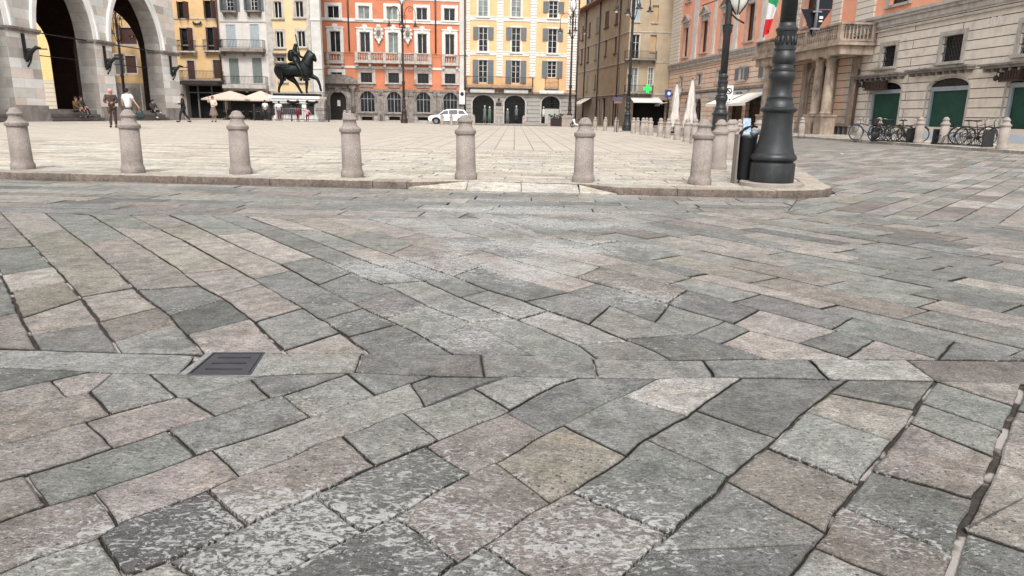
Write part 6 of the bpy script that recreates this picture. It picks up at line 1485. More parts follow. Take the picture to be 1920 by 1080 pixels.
q=MB(); q.tube([h(1.32,3.02,-.24),h(1.62,2.86,-.2),h(1.66,2.72,-.17)],.03,6); q.tube([h(1.66,2.72,-.17),h(1.2,2.6,-.5),h(.7,2.92,-.3)],.025,6); q.build('bridle',BRZ,st); q=MB(); q.tube([h(.75,2.75,-.55),h(1.1,2.3,-.6),h(1.45,2.2,-.2)],.045,6); q.build('breast_strap',BRZ,st); q=MB(); q.tube([h(-.35,2.3,-.6),h(-1.0,2.25,-.66),h(-1.6,2.1,-.3)],.045,6); q.build('rump_strap',BRZ,st)
rid=[[('pv',h(.0,2.6),.36),('ab',h(-.04,2.95),.33),('ch',h(-.1,3.32),.38),('nk',h(-.02,3.68),.16),('hd',h(.06,3.92),.18),('ht',h(.05,4.06),.13)],
 [('pv',0,0),('t1',h(.25,2.4,-.5),.2),('k1',h(.55,1.95,-.72),.15),('s1',h(.68,1.5,-.72),.11),('ft',h(.75,1.22,-.7),.09),('to',h(.95,1.2,-.7),.07)],
 [('pv',0,0),('t2',h(.25,2.4,.5),.2),('k2',h(.55,1.95,.72),.15),('s2',h(.68,1.5,.72),.11),('f2',h(.75,1.22,.7),.09),('o2',h(.95,1.2,.7),.07)],
 [('ch',0,0),('sa',h(-.06,3.42,-.38),.15),('ea',h(.22,3.1,-.52),.11),('ha',h(.42,3.3,-.45),.08),('hb',h(.45,3.42,-.42),.06)],
 [('ch',0,0),('sb',h(-.06,3.42,.38),.15),('eb',h(.25,3.05,.48),.11),('hb2',h(.6,2.95,.3),.08),('hb3',h(.7,2.92,.26),.06)]]
fix={}
for ch in rid:
    for kk,p,r in ch:
        if p!=0: fix[kk]=(p,r)
skin('rider',[[(kk,*(fix[kk])) for kk,p,r in ch] for ch in rid],BRZ,st)
q=MB(); q.tube([h(.50,3.1,-.43),h(.2,4.75,-.38)],.04,6); q.build('baton',BRZ,st)
cl=[[('a',h(-.12,3.5,0),.30),('b',h(-.36,3.25,0),.36),('c',h(-.38,2.9,0),.34),('d',h(-.3,2.6,0),.3)]]; skin('cloak',cl,BRZ,st)
q=MB(); q.ball(h(-.05,2.42),.62,.55,.17,12,8); q.build('saddle',BRZ,st)
q=MB(); q.box(-1.85,1.85,-.75,.75,-.2,-.0); q.build('bronze_plinth',BRZ,st)
# pedestal
WMB=mat('white_marble_weathered',(.74,.73,.70),.7,var=.1,vs=2.5,stain=((.30,.29,.27),1.8,.58,.75,.5)); BRP=mat('dark_relief_panel',(.02,.019,.018),.8,.0,var=.5,vs=7,bump=.8,bs=16)
zt=toL(555,178,DS)[1]; zb=gz(SX,DS)
pd=empty('statue_pedestal',(SX,DS,zb),0,'white marble pedestal with dark bronze relief panels under the horse statue','pedestal'); H_=zst-.2-zb-.02
q=MB(); q.box(-1.95,1.95,-1.0,1.0,.0,.25); q.box(-1.7,1.7,-.85,.85,.25,H_-.55); q.box(-1.85,1.85,-.95,.95,.25,.45); q.box(-1.85,1.85,-.95,.95,H_-.55,H_-.38); q.box(-2.0,2.0,-1.05,1.05,H_-.38,H_-.18); q.box(-2.15,2.15,-1.15,1.15,H_-.18,H_+.02); q.build('marble_block',WMB,pd)
for (a,b_) in ((-1.3,.55),(.95,1.6)): q=MB(); q.box(a,b_,-.93,-.852,.55,H_-.62); q.build('relief_panel',BRP,pd)
for x in (-.1,1.5): 
    q=MB()
    for i in range(5): q.ball((x-.4+.2*i,-1.1,H_-.42-.1*math.sin(PI*i/4)),.14,.1,.12,8,6)
    q.build('bronze_garland',BRZ,pd)
# railings round the monument
fn=empty('iron_fence',(SX,DS-2.3,zb),0,'low dark iron fence around the horse statue pedestal','fence')
q=MB()
for k in range(60):
    x=-2.9+6.0*k/59; q.tube([(x,0,0),(x,0,1.02)],.018,5); q.ball((x,0,1.06),.03,.03,.05,5,4)
q.box(-2.95,3.15,-.02,.02,.12,.16); q.box(-2.95,3.15,-.02,.02,.86,.9); q.build('bars',RAIL,fn)
for x in(-2.95,.1,3.15): q=MB(); q.box(x-.06,x+.06,-.06,.06,0,1.15); q.ball((x,0,1.2),.09,.09,.1); q.build('post',RAIL,fn)
cb=empty('crowd_barrier',(toL(545,225,DS-2.9)[0],DS-2.9,zb),0,'pale metal crowd barrier leaning at the statue fence','barrier')
q=MB(); 
for k in range(14): x=-1.1+2.2*k/13; q.tube([(x,0,.25),(x,0,.98)],.012,5)
q.tube([(-1.15,0,.2),(1.15,0,.2)],.02,6); q.tube([(-1.15,0,1.02),(1.15,0,1.02)],.022,6); q.build('bars',gm_,cb)
for x in(-1.15,1.15): q=MB(); q.tube([(x,-.25,0.02),(x,0,.2),(x,0,1.02)],.022,6); q.tube([(x,.25,.02),(x,0,.2)],.022,6); q.build('leg',gm_,cb)
# ================================================================== white car
CW=mat('white_car_paint',(.72,.72,.72),.25,var=.03,spec=.6); TYR=mat('tyre_rubber',(.012,.012,.013),.85,var=.1); RIM=mat('alloy_rim',(.25,.25,.26),.3,.8,var=.05); CGL=mat('car_glass',(.012,.014,.016),.08,var=.2,spec=.6); BLP=mat('black_plastic',(.015,.015,.016),.6,var=.1)
cx=toL(843,225,76.)[0]; car=empty('parked_car',(cx,75.2,0),R(4),'white compact car parked before the orange palazzo, facing left','car')
# side profile x (nose left), z ; half width varies with height
prof=[(-2.12,.42),(-2.16,.62),(-2.08,.80),(-1.75,.93),(-1.15,1.02),(-.55,1.42),(.0,1.55),(1.0,1.56),(1.62,1.45),(2.0,1.08),(2.10,.80),(2.12,.45),(1.95,.30)]
low=[(1.78,.28),(1.72,.52),(1.55,.66),(1.32,.70),(1.08,.66),(.92,.52),(.86,.26),(-.86,.26),(-.92,.52),(-1.08,.66),(-1.32,.70),(-1.55,.66),(-1.72,.52),(-1.78,.28),(-2.0,.30)]
low_=[(2.0,.98),(2.10,.80),(2.12,.45),(1.95,.30)]+low; out=[(-2.12,.42),(-2.16,.62),(-2.08,.80),(-1.75,.92),(-1.1,.99)]+low_
q=MB(); q.prism(out,-.87,.87); bd_=q.build('body',CW,car); md=bd_.modifiers.new('b','BEVEL'); md.width=.045; md.segments=3; md.limit_method='ANGLE'
cab=[(-1.12,.97),(-.5,1.44),(-.1,1.56),(1.0,1.58),(1.62,1.50),(2.02,.97)]
def cy(z): return .85-.19*(z-.97)/.6
q=MB(); L_=[(x,-cy(z),z) for x,z in cab]; R_=[(x,cy(z),z) for x,z in cab]; n=len(cab)
q.add(L_+R_,[tuple(range(n))[::-1],tuple(range(n,2*n))]+[(i,i+1,i+1+n,i+n) for i in range(n-1)]); q.build('cabin',CW,car)
for s_ in(-1,1):
    def sp(x,z): return (x,s_*(cy(z)+.012),z)
    for P_ in ([(-.95,1.04),(-.47,1.38),(-.08,1.47),(-.04,1.03)],[(.03,1.03),(.03,1.48),(.92,1.50),(.92,1.04)],[(1.0,1.05),(1.0,1.49),(1.5,1.44),(1.78,1.10)]):
        q=MB(); q.add([sp(*p) for p in P_],[(0,1,2,3)]); q.build('side_window',CGL,car)
q=MB(); q.add([(-1.10,-.78,1.0),(-1.10,.78,1.0),(-.54,.68,1.42),(-.54,-.68,1.42)],[(0,1,2,3)]); q.v=[(x-.02,y,z+.02) for x,y,z in q.v]; q.build('windscreen',CGL,car)
q=MB(); q.add([(1.67,-.62,1.42),(1.67,.62,1.42),(1.96,.74,1.06),(1.96,-.74,1.06)],[(0,1,2,3)]); q.v=[(x+.03,y,z+.01) for x,y,z in q.v]; q.build('rear_window',CGL,car)
for x in(-1.32,1.32):
    for s_ in(-1,1):
        q=MB(); AX=Matrix(((1,0,0),(0,0,-1),(0,1,0))); q.lathe([(.20,-.1),(.31,-.11),(.345,-.08),(.345,.08),(.31,.11),(.20,.1)],24,(x,s_*.76,.345),ax=AX); w_=q.build('wheel',TYR,car)
        q=MB(); q.lathe([(.0,.0),(.06,.0),(.205,-.02),(.21,.02)],16,(x,s_*.76+s_*.10,.345),ax=Matrix(((1,0,0),(0,0,-s_),(0,1,0))),cap=False)
        for k in range(5):
            a=2*PI*k/5; q.obox((x+.1*math.cos(a),s_*.872,.345+.1*math.sin(a)),.1,.008,.022,Matrix.Rotation(-a,3,'Y'))
        q.build('rim',RIM,w_)
q=MB()
for x in(-1.32,1.32):
    for s_ in(-1,1): q.add([(x+.44*math.cos(PI*k/10),s_*.876,.345+.40*math.sin(PI*k/10)) for k in range(11)]+[(x+.37*math.cos(PI*k/10),s_*.876,.345+.34*math.sin(PI*k/10)) for k in range(11)],[(k,k+1,k+12,k+11) for k in range(10)])
for s_ in(-1,1): q.box(-.84,.84,s_*.87-.015,s_*.87+.015,.26,.36)
q.box(-2.17,-2.1,-.6,.6,.34,.52); q.box(2.06,2.15,-.7,.7,.34,.5); q.build('black_trim',BLP,car)
for s_ in(-1,1):
    q=MB(); q.ball((-2.03,s_*.62,.76),.12,.17,.07); q.build('headlight',CGL,car); q=MB(); q.ball((2.03,s_*.68,.93),.08,.16,.07); q.build('tail_light',mat('red_lens',(.35,.01,.01),.3) if s_<0 else bpy.data.materials['red_lens'],car)
    q=MB(); q.ball((-.82,s_*.94,1.05),.09,.09,.07); q.build('wing_mirror',BLP,car)
q=MB(); 
for x in(.0,.98): 
    for s_ in(-1,1): q.box(x-.006,x+.006,s_*.868-.004,s_*.868+.004,.42,1.0)
q.build('door_seams',BLP,car)
# ================================================================== bicycles and racks
BK=mat('black_bicycle_paint',(.015,.015,.017),.4,.2,var=.1); BKB=mat('blue_bicycle_paint',(.03,.05,.10),.4,.2); CHR=mat('chrome',(.45,.45,.46),.25,.9,var=.05); SAD=mat('saddle_leather',(.02,.016,.014),.6)
def bicycle(loc,rz,label,fm=BK,basket=False,lean=0.):
    b=empty('bicycle',loc,rz,label,'bicycle','bicycles on the palace pavement'); b.rotation_euler=(R(lean),0,rz)
    for x in(-.52,.52):
        q=MB(); q.tube([(x+.335*math.cos(2*PI*k/28),0,.35+.335*math.sin(2*PI*k/28)) for k in range(28)],.019,6,close=True); w_=q.build('wheel',TYR,b)
        q=MB(); q.tube([(x+.312*math.cos(2*PI*k/28),0,.35+.312*math.sin(2*PI*k/28)) for k in range(28)],.008,5,close=True)
        for k in range(14): a=2*PI*k/14; q.tube([(x+.02*math.cos(a+1),.02*(-1)**k,.35+.02*math.sin(a+1)),(x+.31*math.cos(a),0,.35+.31*math.sin(a))],.0022,3,cap=False)
        q.lathe([(.022,-.05),(.022,.05)],8,(x,0,.35),ax=Matrix(((1,0,0),(0,0,-1),(0,1,0)))); q.build('spokes_and_rim',CHR,w_)
    bb=(-.08,0,.29); sd=(-.2,0,.78); hd=(.36,0,.80); hl_=(.39,0,.66); 
    q=MB(); q.tube([bb,sd],.016,6); q.tube([bb,hl_],.018,6); q.tube([(-.16,0,.62),hd],.014,6); q.tube([(-.18,0,.72),(-.52,.05,.35)],.009,5); q.tube([(-.18,0,.72),(-.52,-.05,.35)],.009,5); q.tube([bb,(-.52,.06,.35)],.01,5); q.tube([bb,(-.52,-.06,.35)],.01,5)
    q.tube([hd,hl_],.019,6); 
    for s_ in(-1,1): q.tube([hl_,(.43,s_*.05,.55),(.52,s_*.05,.35)],.01,5)
    q.tube([hd,(.34,0,.95)],.012,6); q.build('frame',fm,b)
    q=MB(); q.tube([(.2,-.28,.98),(.33,-.24,1.0),(.38,-.08,.97),(.35,0,.95),(.38,.08,.97),(.33,.24,1.0),(.2,.28,.98)],.012,6); q.build('handlebar',CHR,b)
    q=MB(); q.tube([sd,(-.22,0,.9)],.013,6); q.ball((-.24,0,.93),.14,.08,.035); q.ball((-.15,0,.93),.12,.035,.028); q.build('saddle',SAD,b)
    q=MB(); 
    for x,a0_,a1_ in((-.52,20,200),(.52,30,190)): q.tube([(x+.365*math.cos(R(a)),0,.35+.365*math.sin(R(a))) for a in range(a0_,a1_,12)],.016,5)
    q.lathe([(.085,-.006),(.085,.006)],18,(-.08,.05,.29),ax=Matrix(((1,0,0),(0,0,-1),(0,1,0)))); q.tube([(-.08,.05,.29),(-.03,.08,.14),(-.03,.17,.14)],.009,5); q.tube([(-.08,-.05,.29),(-.13,-.08,.44),(-.13,-.17,.44)],.009,5); q.tube([(-.8,0,.735),(-.3,0,.72)],.008,5); q.build('mudguards_and_cranks',fm,b)
    if basket: q=MB(); q.lathe([(.12,.74),(.17,.98),(.175,.98)],12,(.58,0,0),cap=False); q.lathe([(.0,.74),(.12,.74)],12,(.58,0,0),cap=False); q.build('basket',mat('dark_basket',(.04,.03,.025),.9) ,b)
    return b
def rp(px,py): w=gt(px,py); return (w.x,w.y,gz(w.x,w.y))
bicycle(rp(1624,263),R(180),'single dark blue bicycle standing alone at the left of the right pavement',BKB,lean=4)
bicycle(rp(1658,264.5),R(186),'black bicycle with a basket at the left end of the crowded rack',BK,True,lean=-3)
bicycle(rp(1672,264.5),R(-12),'black bicycle in the middle of the crowded rack',BK,lean=4)
bicycle(rp(1698,266.5),R(-38),'brownish black bicycle at the right end of the crowded rack',mat('brown_bicycle_paint',(.05,.03,.025),.45,.2),lean=5)
bicycle(rp(1836,273.5),R(-22),'black bicycle parked across the right end of the nearly empty rack',BK,lean=4)
bicycle(rp(1822,271.5),R(-14),'dark bicycle leaning behind the one at the right end of the nearly empty rack',BK,lean=-4)
def rack(p0,p1,n,label):
    a=Vector(rp(*p0)); c=Vector(rp(*p1)); d=c-a; L=d.length; r=empty('bicycle_rack',a,math.atan2(d.y,d.x),label,'bicycle rack')
    q=MB(); q.tube([(0,-.25,.05),(L,-.25,.05)],.025,6); q.tube([(0,.25,.05),(L,.25,.05)],.025,6); q.tube([(0,.2,.62),(L,.2,.62)],.02,6); q.build('rails',RAIL,r)
    for s_ in(0,L): q=MB(); q.box(s_-.02,s_+.02,-.22,.22,.0,.6); q.build('end_plate',RAIL,r)
    for k in range(n):
        x=L*(k+.5)/n; q=MB(); q.tube([(x,-.25,.05),(x+.04,-.2,.32),(x+.05,.0,.45),(x+.04,.2,.5),(x,.25,.3),(x,.25,.05)],.014,5); q.tube([(x+.09,-.25,.05),(x+.13,-.2,.32),(x+.14,.0,.45),(x+.13,.2,.5),(x+.09,.25,.3),(x+.09,.25,.05)],.014,5); q.build('wheel_holder',RAIL,r)
rack((1756,270.5),(1850,276),7,'nearly empty dark bicycle rack with curved wheel holders'); rack((1640,264.5),(1706,267.5),5,'dark rack hidden among the crowded bicycles')
# ================================================================== cafe terrace, planters, shop dummies
WICK=mat('dark_wicker',(.02,.018,.017),.9,var=.3)
def chair(loc,rz,label):
    c=empty('cafe_chair',loc,rz,label,'chair','dark cafe chairs under the parasols')
    q=MB(); q.box(-.23,.23,-.23,.23,.40,.47); q.build('seat',WICK,c); q=MB(); q.box(-.23,.23,.19,.24,.47,.86); q.build('backrest',WICK,c)
    for a in(-.19,.19):
        for b_ in(-.19,.19): q=MB(); q.tube([(a,b_,0),(a,b_,.4)],.018,5); q.build('leg',RAIL,c)
    return c
def table(loc,label,cloth=True):
    t=empty('cafe_table',loc,0,label,'table','cafe tables under the parasols'); q=MB(); q.lathe([(.36,.70),(.38,.715),(.38,.735),(.36,.74)],20); q.build('table_top',WFR if cloth else RAIL,t); q=MB(); q.tube([(0,0,0),(0,0,.7)],.03,8); q.lathe([(.24,0),(.24,.03),(.04,.06)],14); q.build('pedestal',RAIL,t)
    return t
sides=['leftmost','second','third','fourth','fifth','rightmost']
ch0=None; tb0=None
for i,px in enumerate((424,440,456,472,488,503)):
    X,Z=toL(px,225,61.5); z=gz(X,61.5); L1=f'{sides[i]} of the six pale cafe tables under the beige parasols'
    if not tb0: tb0=table((X,61.5,z),L1)
    else: dup(tb0,(X,61.5,z),0,L1)
    for j,(dx,dy,a) in enumerate(((-.1,-.62,180),(.12,.62,0))):
        lab=f'dark cafe chair {"before" if j==0 else "behind"} the {sides[i]} pale table under the parasols'
        if not ch0: ch0=chair((X+dx,61.5+dy,z),R(a),lab)
        else: dup(ch0,(X+dx,61.5+dy,z),R(a+rnd.uniform(-25,25)),lab)
LEAF=mat('dark_leaves',(.035,.06,.025),.8,var=.4,vs=9); POT=mat('terracotta_pot',(.12,.07,.05),.85,var=.2); POT2=mat('dark_planter_box',(.035,.02,.022),.7,var=.2)
def shrub(x,y,rad,label,potm,ph=.45):
    z=gz(x,y); s_=empty('potted_shrub',(x,y,z),0,label,'potted plant'); q=MB(); q.lathe([(.2,0),(.28,ph-.04),(.31,ph-.03),(.31,ph),(.26,ph)],16); q.build('pot',potm,s_)
    q=MB(); r_=random.Random(int(x*10)); 
    for k in range(420):
        v=Vector((r_.gauss(0,1),r_.gauss(0,1),r_.gauss(0,1))).normalized()*rad*r_.uniform(.55,1.02); c=Vector((0,0,ph+rad*.85))+v; a=Vector((r_.uniform(-1,1),r_.uniform(-1,1),r_.uniform(-1,1))).normalized()*.06; b_=v.normalized().cross(a).normalized()*.035
        q.add([c-a,c+b_,c+a,c-b_],[(0,1,2,3)])
    q.ball((0,0,ph+rad*.85),rad*.75,rad*.75,rad*.7,10,8); q.build('foliage',LEAF,s_); q=MB(); q.tube([(0,0,.2),(0,0,ph+.3)],.03,6); q.build('stem',POT,s_)
for px,lab in ((884,'round dark shrub in a pot between the white car and the first shop arch'),(992,'round dark shrub in a pot right of the second shop arch')): shrub(toL(px,230,80.)[0],80.,.62 if px>900 else .5,lab,POT)
for px,w_,lab in ((1044,.95,'dark planter box left of the lamp post before the yellow house'),):
    X=toL(px,230,77)[0]; b_=empty('planter_box',(X,77,0),0,lab,'planter'); q=MB(); q.box(-w_,w_,-.3,.3,0,.75); q.box(-w_-.03,w_+.03,-.33,.33,.75,.82); q.build('box',POT2,b_)
    q=MB(); r_=random.Random(9)
    for k in range(300):
        c=Vector((r_.uniform(-w_,w_),r_.uniform(-.25,.25),.85+r_.random()*.35)); a=Vector((r_.uniform(-1,1),r_.uniform(-1,1),r_.uniform(-1,1)))*.07; e=Vector((r_.uniform(-1,1),0,r_.uniform(-1,1)))*.05; q.add([c-a,c+e,c+a,c-e],[(0,1,2,3)])
    q.build('foliage',LEAF,b_)
X=toL(1062,228,73)[0]; b_=empty('stone_block',(X,72.6,0),0,'square pale stone block at the foot of the lamp post by the yellow house','stone block'); q=MB(); q.box(-.5,.5,-.5,.5,0,.9); q.box(-.56,.56,-.56,.56,.9,1.02); q.box(-.4,.4,-.4,.4,1.02,1.15); q.build('stone',GRAN2,b_)
MAN=mat('pale_dummy',(.45,.42,.40),.5); 
def dummy(u,dress,h_,label,skirt=False):
    p=PR.world(u,.35); m_=empty('shop_dummy',(p.x,p.y,.15),ROT,label,'shop dummy'); q=MB(); q.ball((0,0,h_*.93),.10,.10,.14); q.tube([(0,0,h_*.8),(0,0,h_*.9)],.05,6); q.tube([(-.08,0,0),(-.09,0,h_*.45)],.06,6); q.tube([(.08,0,0),(.09,0,h_*.45)],.06,6); q.build('dummy_body',MAN,m_)
    q=MB(); q.lathe([(.17 if not skirt else .3,h_*(.42 if not skirt else .12)),(.15,h_*.58),(.2,h_*.78),(.08,h_*.84)],12); q.build('dress' if skirt else 'jacket',dress,m_)
    if not skirt: q=MB(); q.tube([(-.08,0,.03),(-.09,0,h_*.45)],.075,6); q.tube([(.08,0,.03),(.09,0,h_*.45)],.075,6); q.build('trousers',RAIL,m_)
def us4(x): return U4(x,950)[0]
GRD=mat('grey_dress',(.14,.15,.15),.8); GND=mat('green_dress',(.10,.16,.12),.8)
dummy(us4(222),GRD,1.9,'grey dressed shop dummy in the first arch of the yellow house',True); dummy(us4(263),GND,1.8,'pale green dressed shop dummy in the first arch of the yellow house',True)
dummy(us4(490),GRD,1.95,'tall grey shop dummy in the middle arch of the yellow house'); dummy(us4(415),GRD,1.6,'short grey shop dummy at the left of the middle arch',True)
dummy(us4(720),WFR,1.9,'white-shirted shop dummy in the third arch of the yellow house')
p=PR.world(us4(797),.3); b_=empty('shop_window_board',(p.x,p.y,0),ROT,'pale board filling the lower half of the third shop arch','board'); z=U4(800,918)[1]; q=MB(); q.box(-.85,.85,0,.04,.1,z); q.build('board',mat('pale_board',(.40,.40,.36),.7),b_)
# ================================================================== people
def cloth(n,c,v=.15): return mat(n,c,.85,var=v,vs=8)
SKIN_=mat('skin',(.42,.23,.16),.6,var=.06); SKD=mat('tanned_skin',(.20,.10,.07),.6,var=.06)
HAIRD=mat('dark_hair',(.015,.010,.008),.7); HAIRB=mat('brown_hair',(.06,.03,.018),.7)
def person(loc,rz,label,top,bottom,shoes,H=1.7,skinm=None,hair=None,legs='stand',arms='down',skirt=False,short_legs=False,sleeve='short',hat=None,group=None,long_hair=False,w=1.,top_name='shirt',bot_name='trousers'):
    p=empty('person',loc,rz,label,'person',group); s=H/1.7; sk=skinm or SKIN_; hair=hair or HAIRD
    def P(x,y,z): return (x*s*w if abs(z)>0 else x*s,y*s,z*s)
    hip=.90
    # the figure faces -y ; x is its left
    L={}
    if legs=='stand': L={1:((.09,0,.90),(.10,-.02,.50),(.10,.02,.09),(.10,-.13,.035)),-1:((-.09,0,.90),(-.10,-.0,.50),(-.11,.03,.09),(-.12,-.12,.035))}; dz=0
    elif legs=='walk': L={1:((.09,0,.90),(.10,-.20,.52),(.10,-.26,.10),(.10,-.42,.06)),-1:((-.09,0,.90),(-.10,.06,.50),(-.10,.34,.16),(-.10,.26,.04))}; dz=0
    elif legs=='sit': L={1:((.09,0,.50),(.14,-.44,.55),(.14,-.52,.10),(.14,-.66,.05)),-1:((-.09,0,.50),(-.12,-.42,.57),(-.14,-.40,.12),(-.14,-.54,.05))}; dz=-.40
    elif legs=='cross': L={1:((.09,0,.50),(.16,-.44,.58),(.02,-.78,.42),(-.0,-.92,.44)),-1:((-.09,0,.50),(-.12,-.42,.57),(-.14,-.58,.12),(-.14,-.74,.06))}; dz=-.40
    hz=.90+dz; lean=-.10 if dz else 0.
    ch=(0,lean*.6,1.30+dz); nk=(0,lean,1.46+dz); hd=(0,lean-.015,1.60+dz)
    A={}
    for sg in(1,-1):
        sh_=(sg*.185,lean*.8,1.40+dz); m=arms if isinstance(arms,str) else arms[0 if sg>0 else 1]
        if m=='down': e=(sg*.25,.03+lean,1.12+dz); h_=(sg*.25,-.06+lean,.88+dz)
        elif m=='hip': e=(sg*.36,.08,1.16+dz); h_=(sg*.2,-.04,1.0+dz)
        elif m=='front': e=(sg*.25,-.05+lean,1.12+dz); h_=(sg*.10,-.30+lean,1.10+dz)
        elif m=='out': e=(sg*.33,.02,1.17+dz); h_=(sg*.46,-.02,.96+dz)
        elif m=='up': e=(sg*.28,-.1,1.30+dz); h_=(sg*.20,-.20,1.58+dz)
        elif m=='knee': e=(sg*.24,-.16,.78); h_=(sg*.10,-.40,.66)
        A[sg]=(sh_,e,h_)
    chains=[[('pv',P(0,0,hz),.105*s),('wa',P(0,lean*.3,hz+.18),.092*s),('ch',P(*ch),.105*s),('nk',P(*nk),.052*s),('hc',P(0,lean-.005,1.535+dz),.07*s),('hd',P(*hd),.088*s),('tp',P(0,lean-.01,1.665+dz),.068*s)]]
    for sg in(1,-1):
        a,b_,c,d=L[sg]; chains.append([('pv',P(0,0,hz),.13*s),(f'h{sg}',P(*a[:2],a[2]-.03),.082*s),(f'k{sg}',P(*b_),.058*s),(f'c{sg}',P(*[(b_[i]*.6+c[i]*.4) for i in range(3)]),.054*s),(f'n{sg}',P(*c),.037*s),(f't{sg}',P(*d),.033*s)])
        a,b_,c=A[sg]; v=Vector(c)-Vector(b_); v.normalize()
        pal=Vector(c)+v*.05
        chains.append([('ch',P(*ch),.14*s),(f's{sg}',P(*a),.048*s),(f'e{sg}',P(*b_),.040*s),(f'w{sg}',P(*c),.027*s),(f'p{sg}',P(*pal),.030*s)])
        side=v.cross(Vector((0,1,0))); 
        if side.length<.2: side=v.cross(Vector((1,0,0)))
        side.normalize()
        for f_ in range(4):
            o_=side*(.027-.018*f_); q0=pal+v*.03+o_; q1=q0+v*(.032+.006*(f_ in(1,2)))+Vector((0,-.006,0)); q2=q1+v*(.026)+Vector((0,-.016,0))
            chains.append([(f'p{sg}',0,0),(f'fa{sg}{f_}',P(*q0),.0095*s),(f'fb{sg}{f_}',P(*q1),.0088*s),(f'fc{sg}{f_}',P(*q2),.0078*s)])
        q0=pal-v*.005+side*.04+Vector((0,-.01,0)); q1=q0+v*.035+side*.012; chains.append([(f'p{sg}',0,0),(f'ta{sg}',P(*q0),.010*s),(f'tb{sg}',P(*q1),.0085*s)])
    fx={}
    for c_ in chains:
        for kk,pp,rr_ in c_:
            if pp!=0 and kk not in fx: fx[kk]=(pp,rr_)
    skin('body',[[(kk,*fx[kk]) for kk,pp,rr_ in c_] for c_ in chains],sk,p,sub=1)
    # face
    q=MB(); q.ball(P(0,lean-.105,1.595+dz),.014*s,.022*s,.02*s,8,6); 
    for sg in(1,-1): q.ball(P(sg*.088,lean,1.59+dz),.014*s,.022*s,.03*s,6,5)
    q.build('nose_and_ears',sk,p)
    q=MB()
    for sg in(1,-1): q.ball(P(sg*.032,lean-.092,1.618+dz),.012*s,.008*s,.008*s,6,5)
    q.ball(P(0,lean-.088,1.548+dz),.024*s,.008*s,.006*s,6,5); q.build('eyes_and_mouth',HAIRD,p)
    # clothes as slightly larger continuous surfaces
    g_=.016*s
    t=[[('a',P(0,0,hz-.09),.155*s*w),('b',P(0,lean*.3,hz+.18),.14*s*w),('c',P(*ch),.165*s*w),('d',P(0,lean*.9,1.43+dz),.075*s)]]
    for sg in(1,-1):
        a,b_,c=A[sg]; e=b_ if sleeve!='short' else tuple(a[i]*.35+b_[i]*.65 for i in range(3))
        c1=[('c',P(*ch),0),(f's{sg}',P(*a),.082*s),(f'e{sg}',P(*e),.062*s)]
        if sleeve=='long': c1.append((f'w{sg}',P(*c),.040*s))
        t.append(c1)
    fx={}
    for c_ in t:
        for kk,pp,rr_ in c_:
            if kk not in fx: fx[kk]=(pp,rr_)
    skin(top_name,[[(kk,*fx[kk]) for kk,pp,rr_ in c_] for c_ in t],top,p,sub=1)
    if skirt:
        q=MB(); q.lathe([(.13*s,hz*s+.10*s),(.17*s,hz*s-.02),(.24*s,hz*s*.72),(.27*s,hz*s*.5),(.26*s,hz*s*.48)],16,cap=False); q.build('skirt',bottom,p)
    else:
        t=[]
        for sg in(1,-1):
            a,b_,c,d=L[sg]; e=tuple(b_[i]*.97+a[i]*.03 for i in range(3))
            c1=[('a',P(0,0,hz+.09),.15*s*w),(f'h{sg}',P(a[0],a[1],a[2]-.04),.108*s),(f'k{sg}',P(*e),.075*s)]
            if not short_legs: c1+= [(f'n{sg}',P(c[0],c[1],c[2]+.0),.055*s)]
            t.append(c1)
        skin(bot_name,t,bottom,p,sub=1)
    q=MB()
    for sg in(1,-1):
        a,b_,c,d=L[sg]; q.ball(P((c[0]+d[0])/2,(c[1]+d[1])/2-.01,(c[2]*.35+d[2]*.65)),.048*s,.135*s,.048*s,10,7)
    q.build('shoes',shoes,p)
    q=MB(); M_=None; q.ball(P(0,lean+.018,1.625+dz),.098*s,.108*s,.098*s,12,8)
    if long_hair: q.ball(P(0,lean+.06,1.53+dz),.085*s,.06*s,.14*s,10,8)
    q.build('hair',hair,p)
    if hat is not None: q=MB(); q.lathe([(.19*s,1.66*s),(.10*s,1.67*s),(.095*s,1.76*s),(.0,1.77*s)],16,cap=False); q.build('hat',hat,p)
    return p
BKC=cloth('black_cloth',(.02,.019,.022)); WHC=cloth('white_cloth',(.62,.62,.64),.06); DKG=cloth('dark_grey_cloth',(.05,.048,.055)); MAR=cloth('maroon_cloth',(.16,.012,.025)); PAT=mat('patterned_brown_cloth',(.045,.028,.024),.85,var=.1,stain=((.17,.12,.10),13,.55,.58,.9)); PNK=cloth('pink_scarf_cloth',(.62,.28,.28)); BRC=cloth('brown_cloth',(.14,.08,.04)); HIV=mat('fluorescent_yellow',(.55,.75,.03),.7,var=.1); CREAM=cloth('cream_cloth',(.5,.42,.36)); TAUP=cloth('taupe_cloth',(.17,.13,.12)); SHW=cloth('white_shoe',(.55,.54,.52),.05); SHB=cloth('black_shoe',(.015,.015,.015))
def at(px,py): w=gt(px,py); return (w.x,w.y,gz(w.x,w.y))
a=at(214,239.5); pw1=person(a,R(20),'person in a dark patterned long outfit with a pink headscarf, arms folded',PAT,PAT,SHB,H=1.62,skinm=SKIN_,arms='front',skirt=False,sleeve='long',hair=PNK,long_hair=True,top_name='tunic'); pw1.scale=(1.06,1.06,1.04)
a=at(245,240.5); person(a,R(170),'person in a white T-shirt and dark shorts walking with a dark bag, seen from behind',WHC,DKG,SHB,H=1.72,legs='walk',arms=('down','out'),short_legs=True,bot_name='shorts')
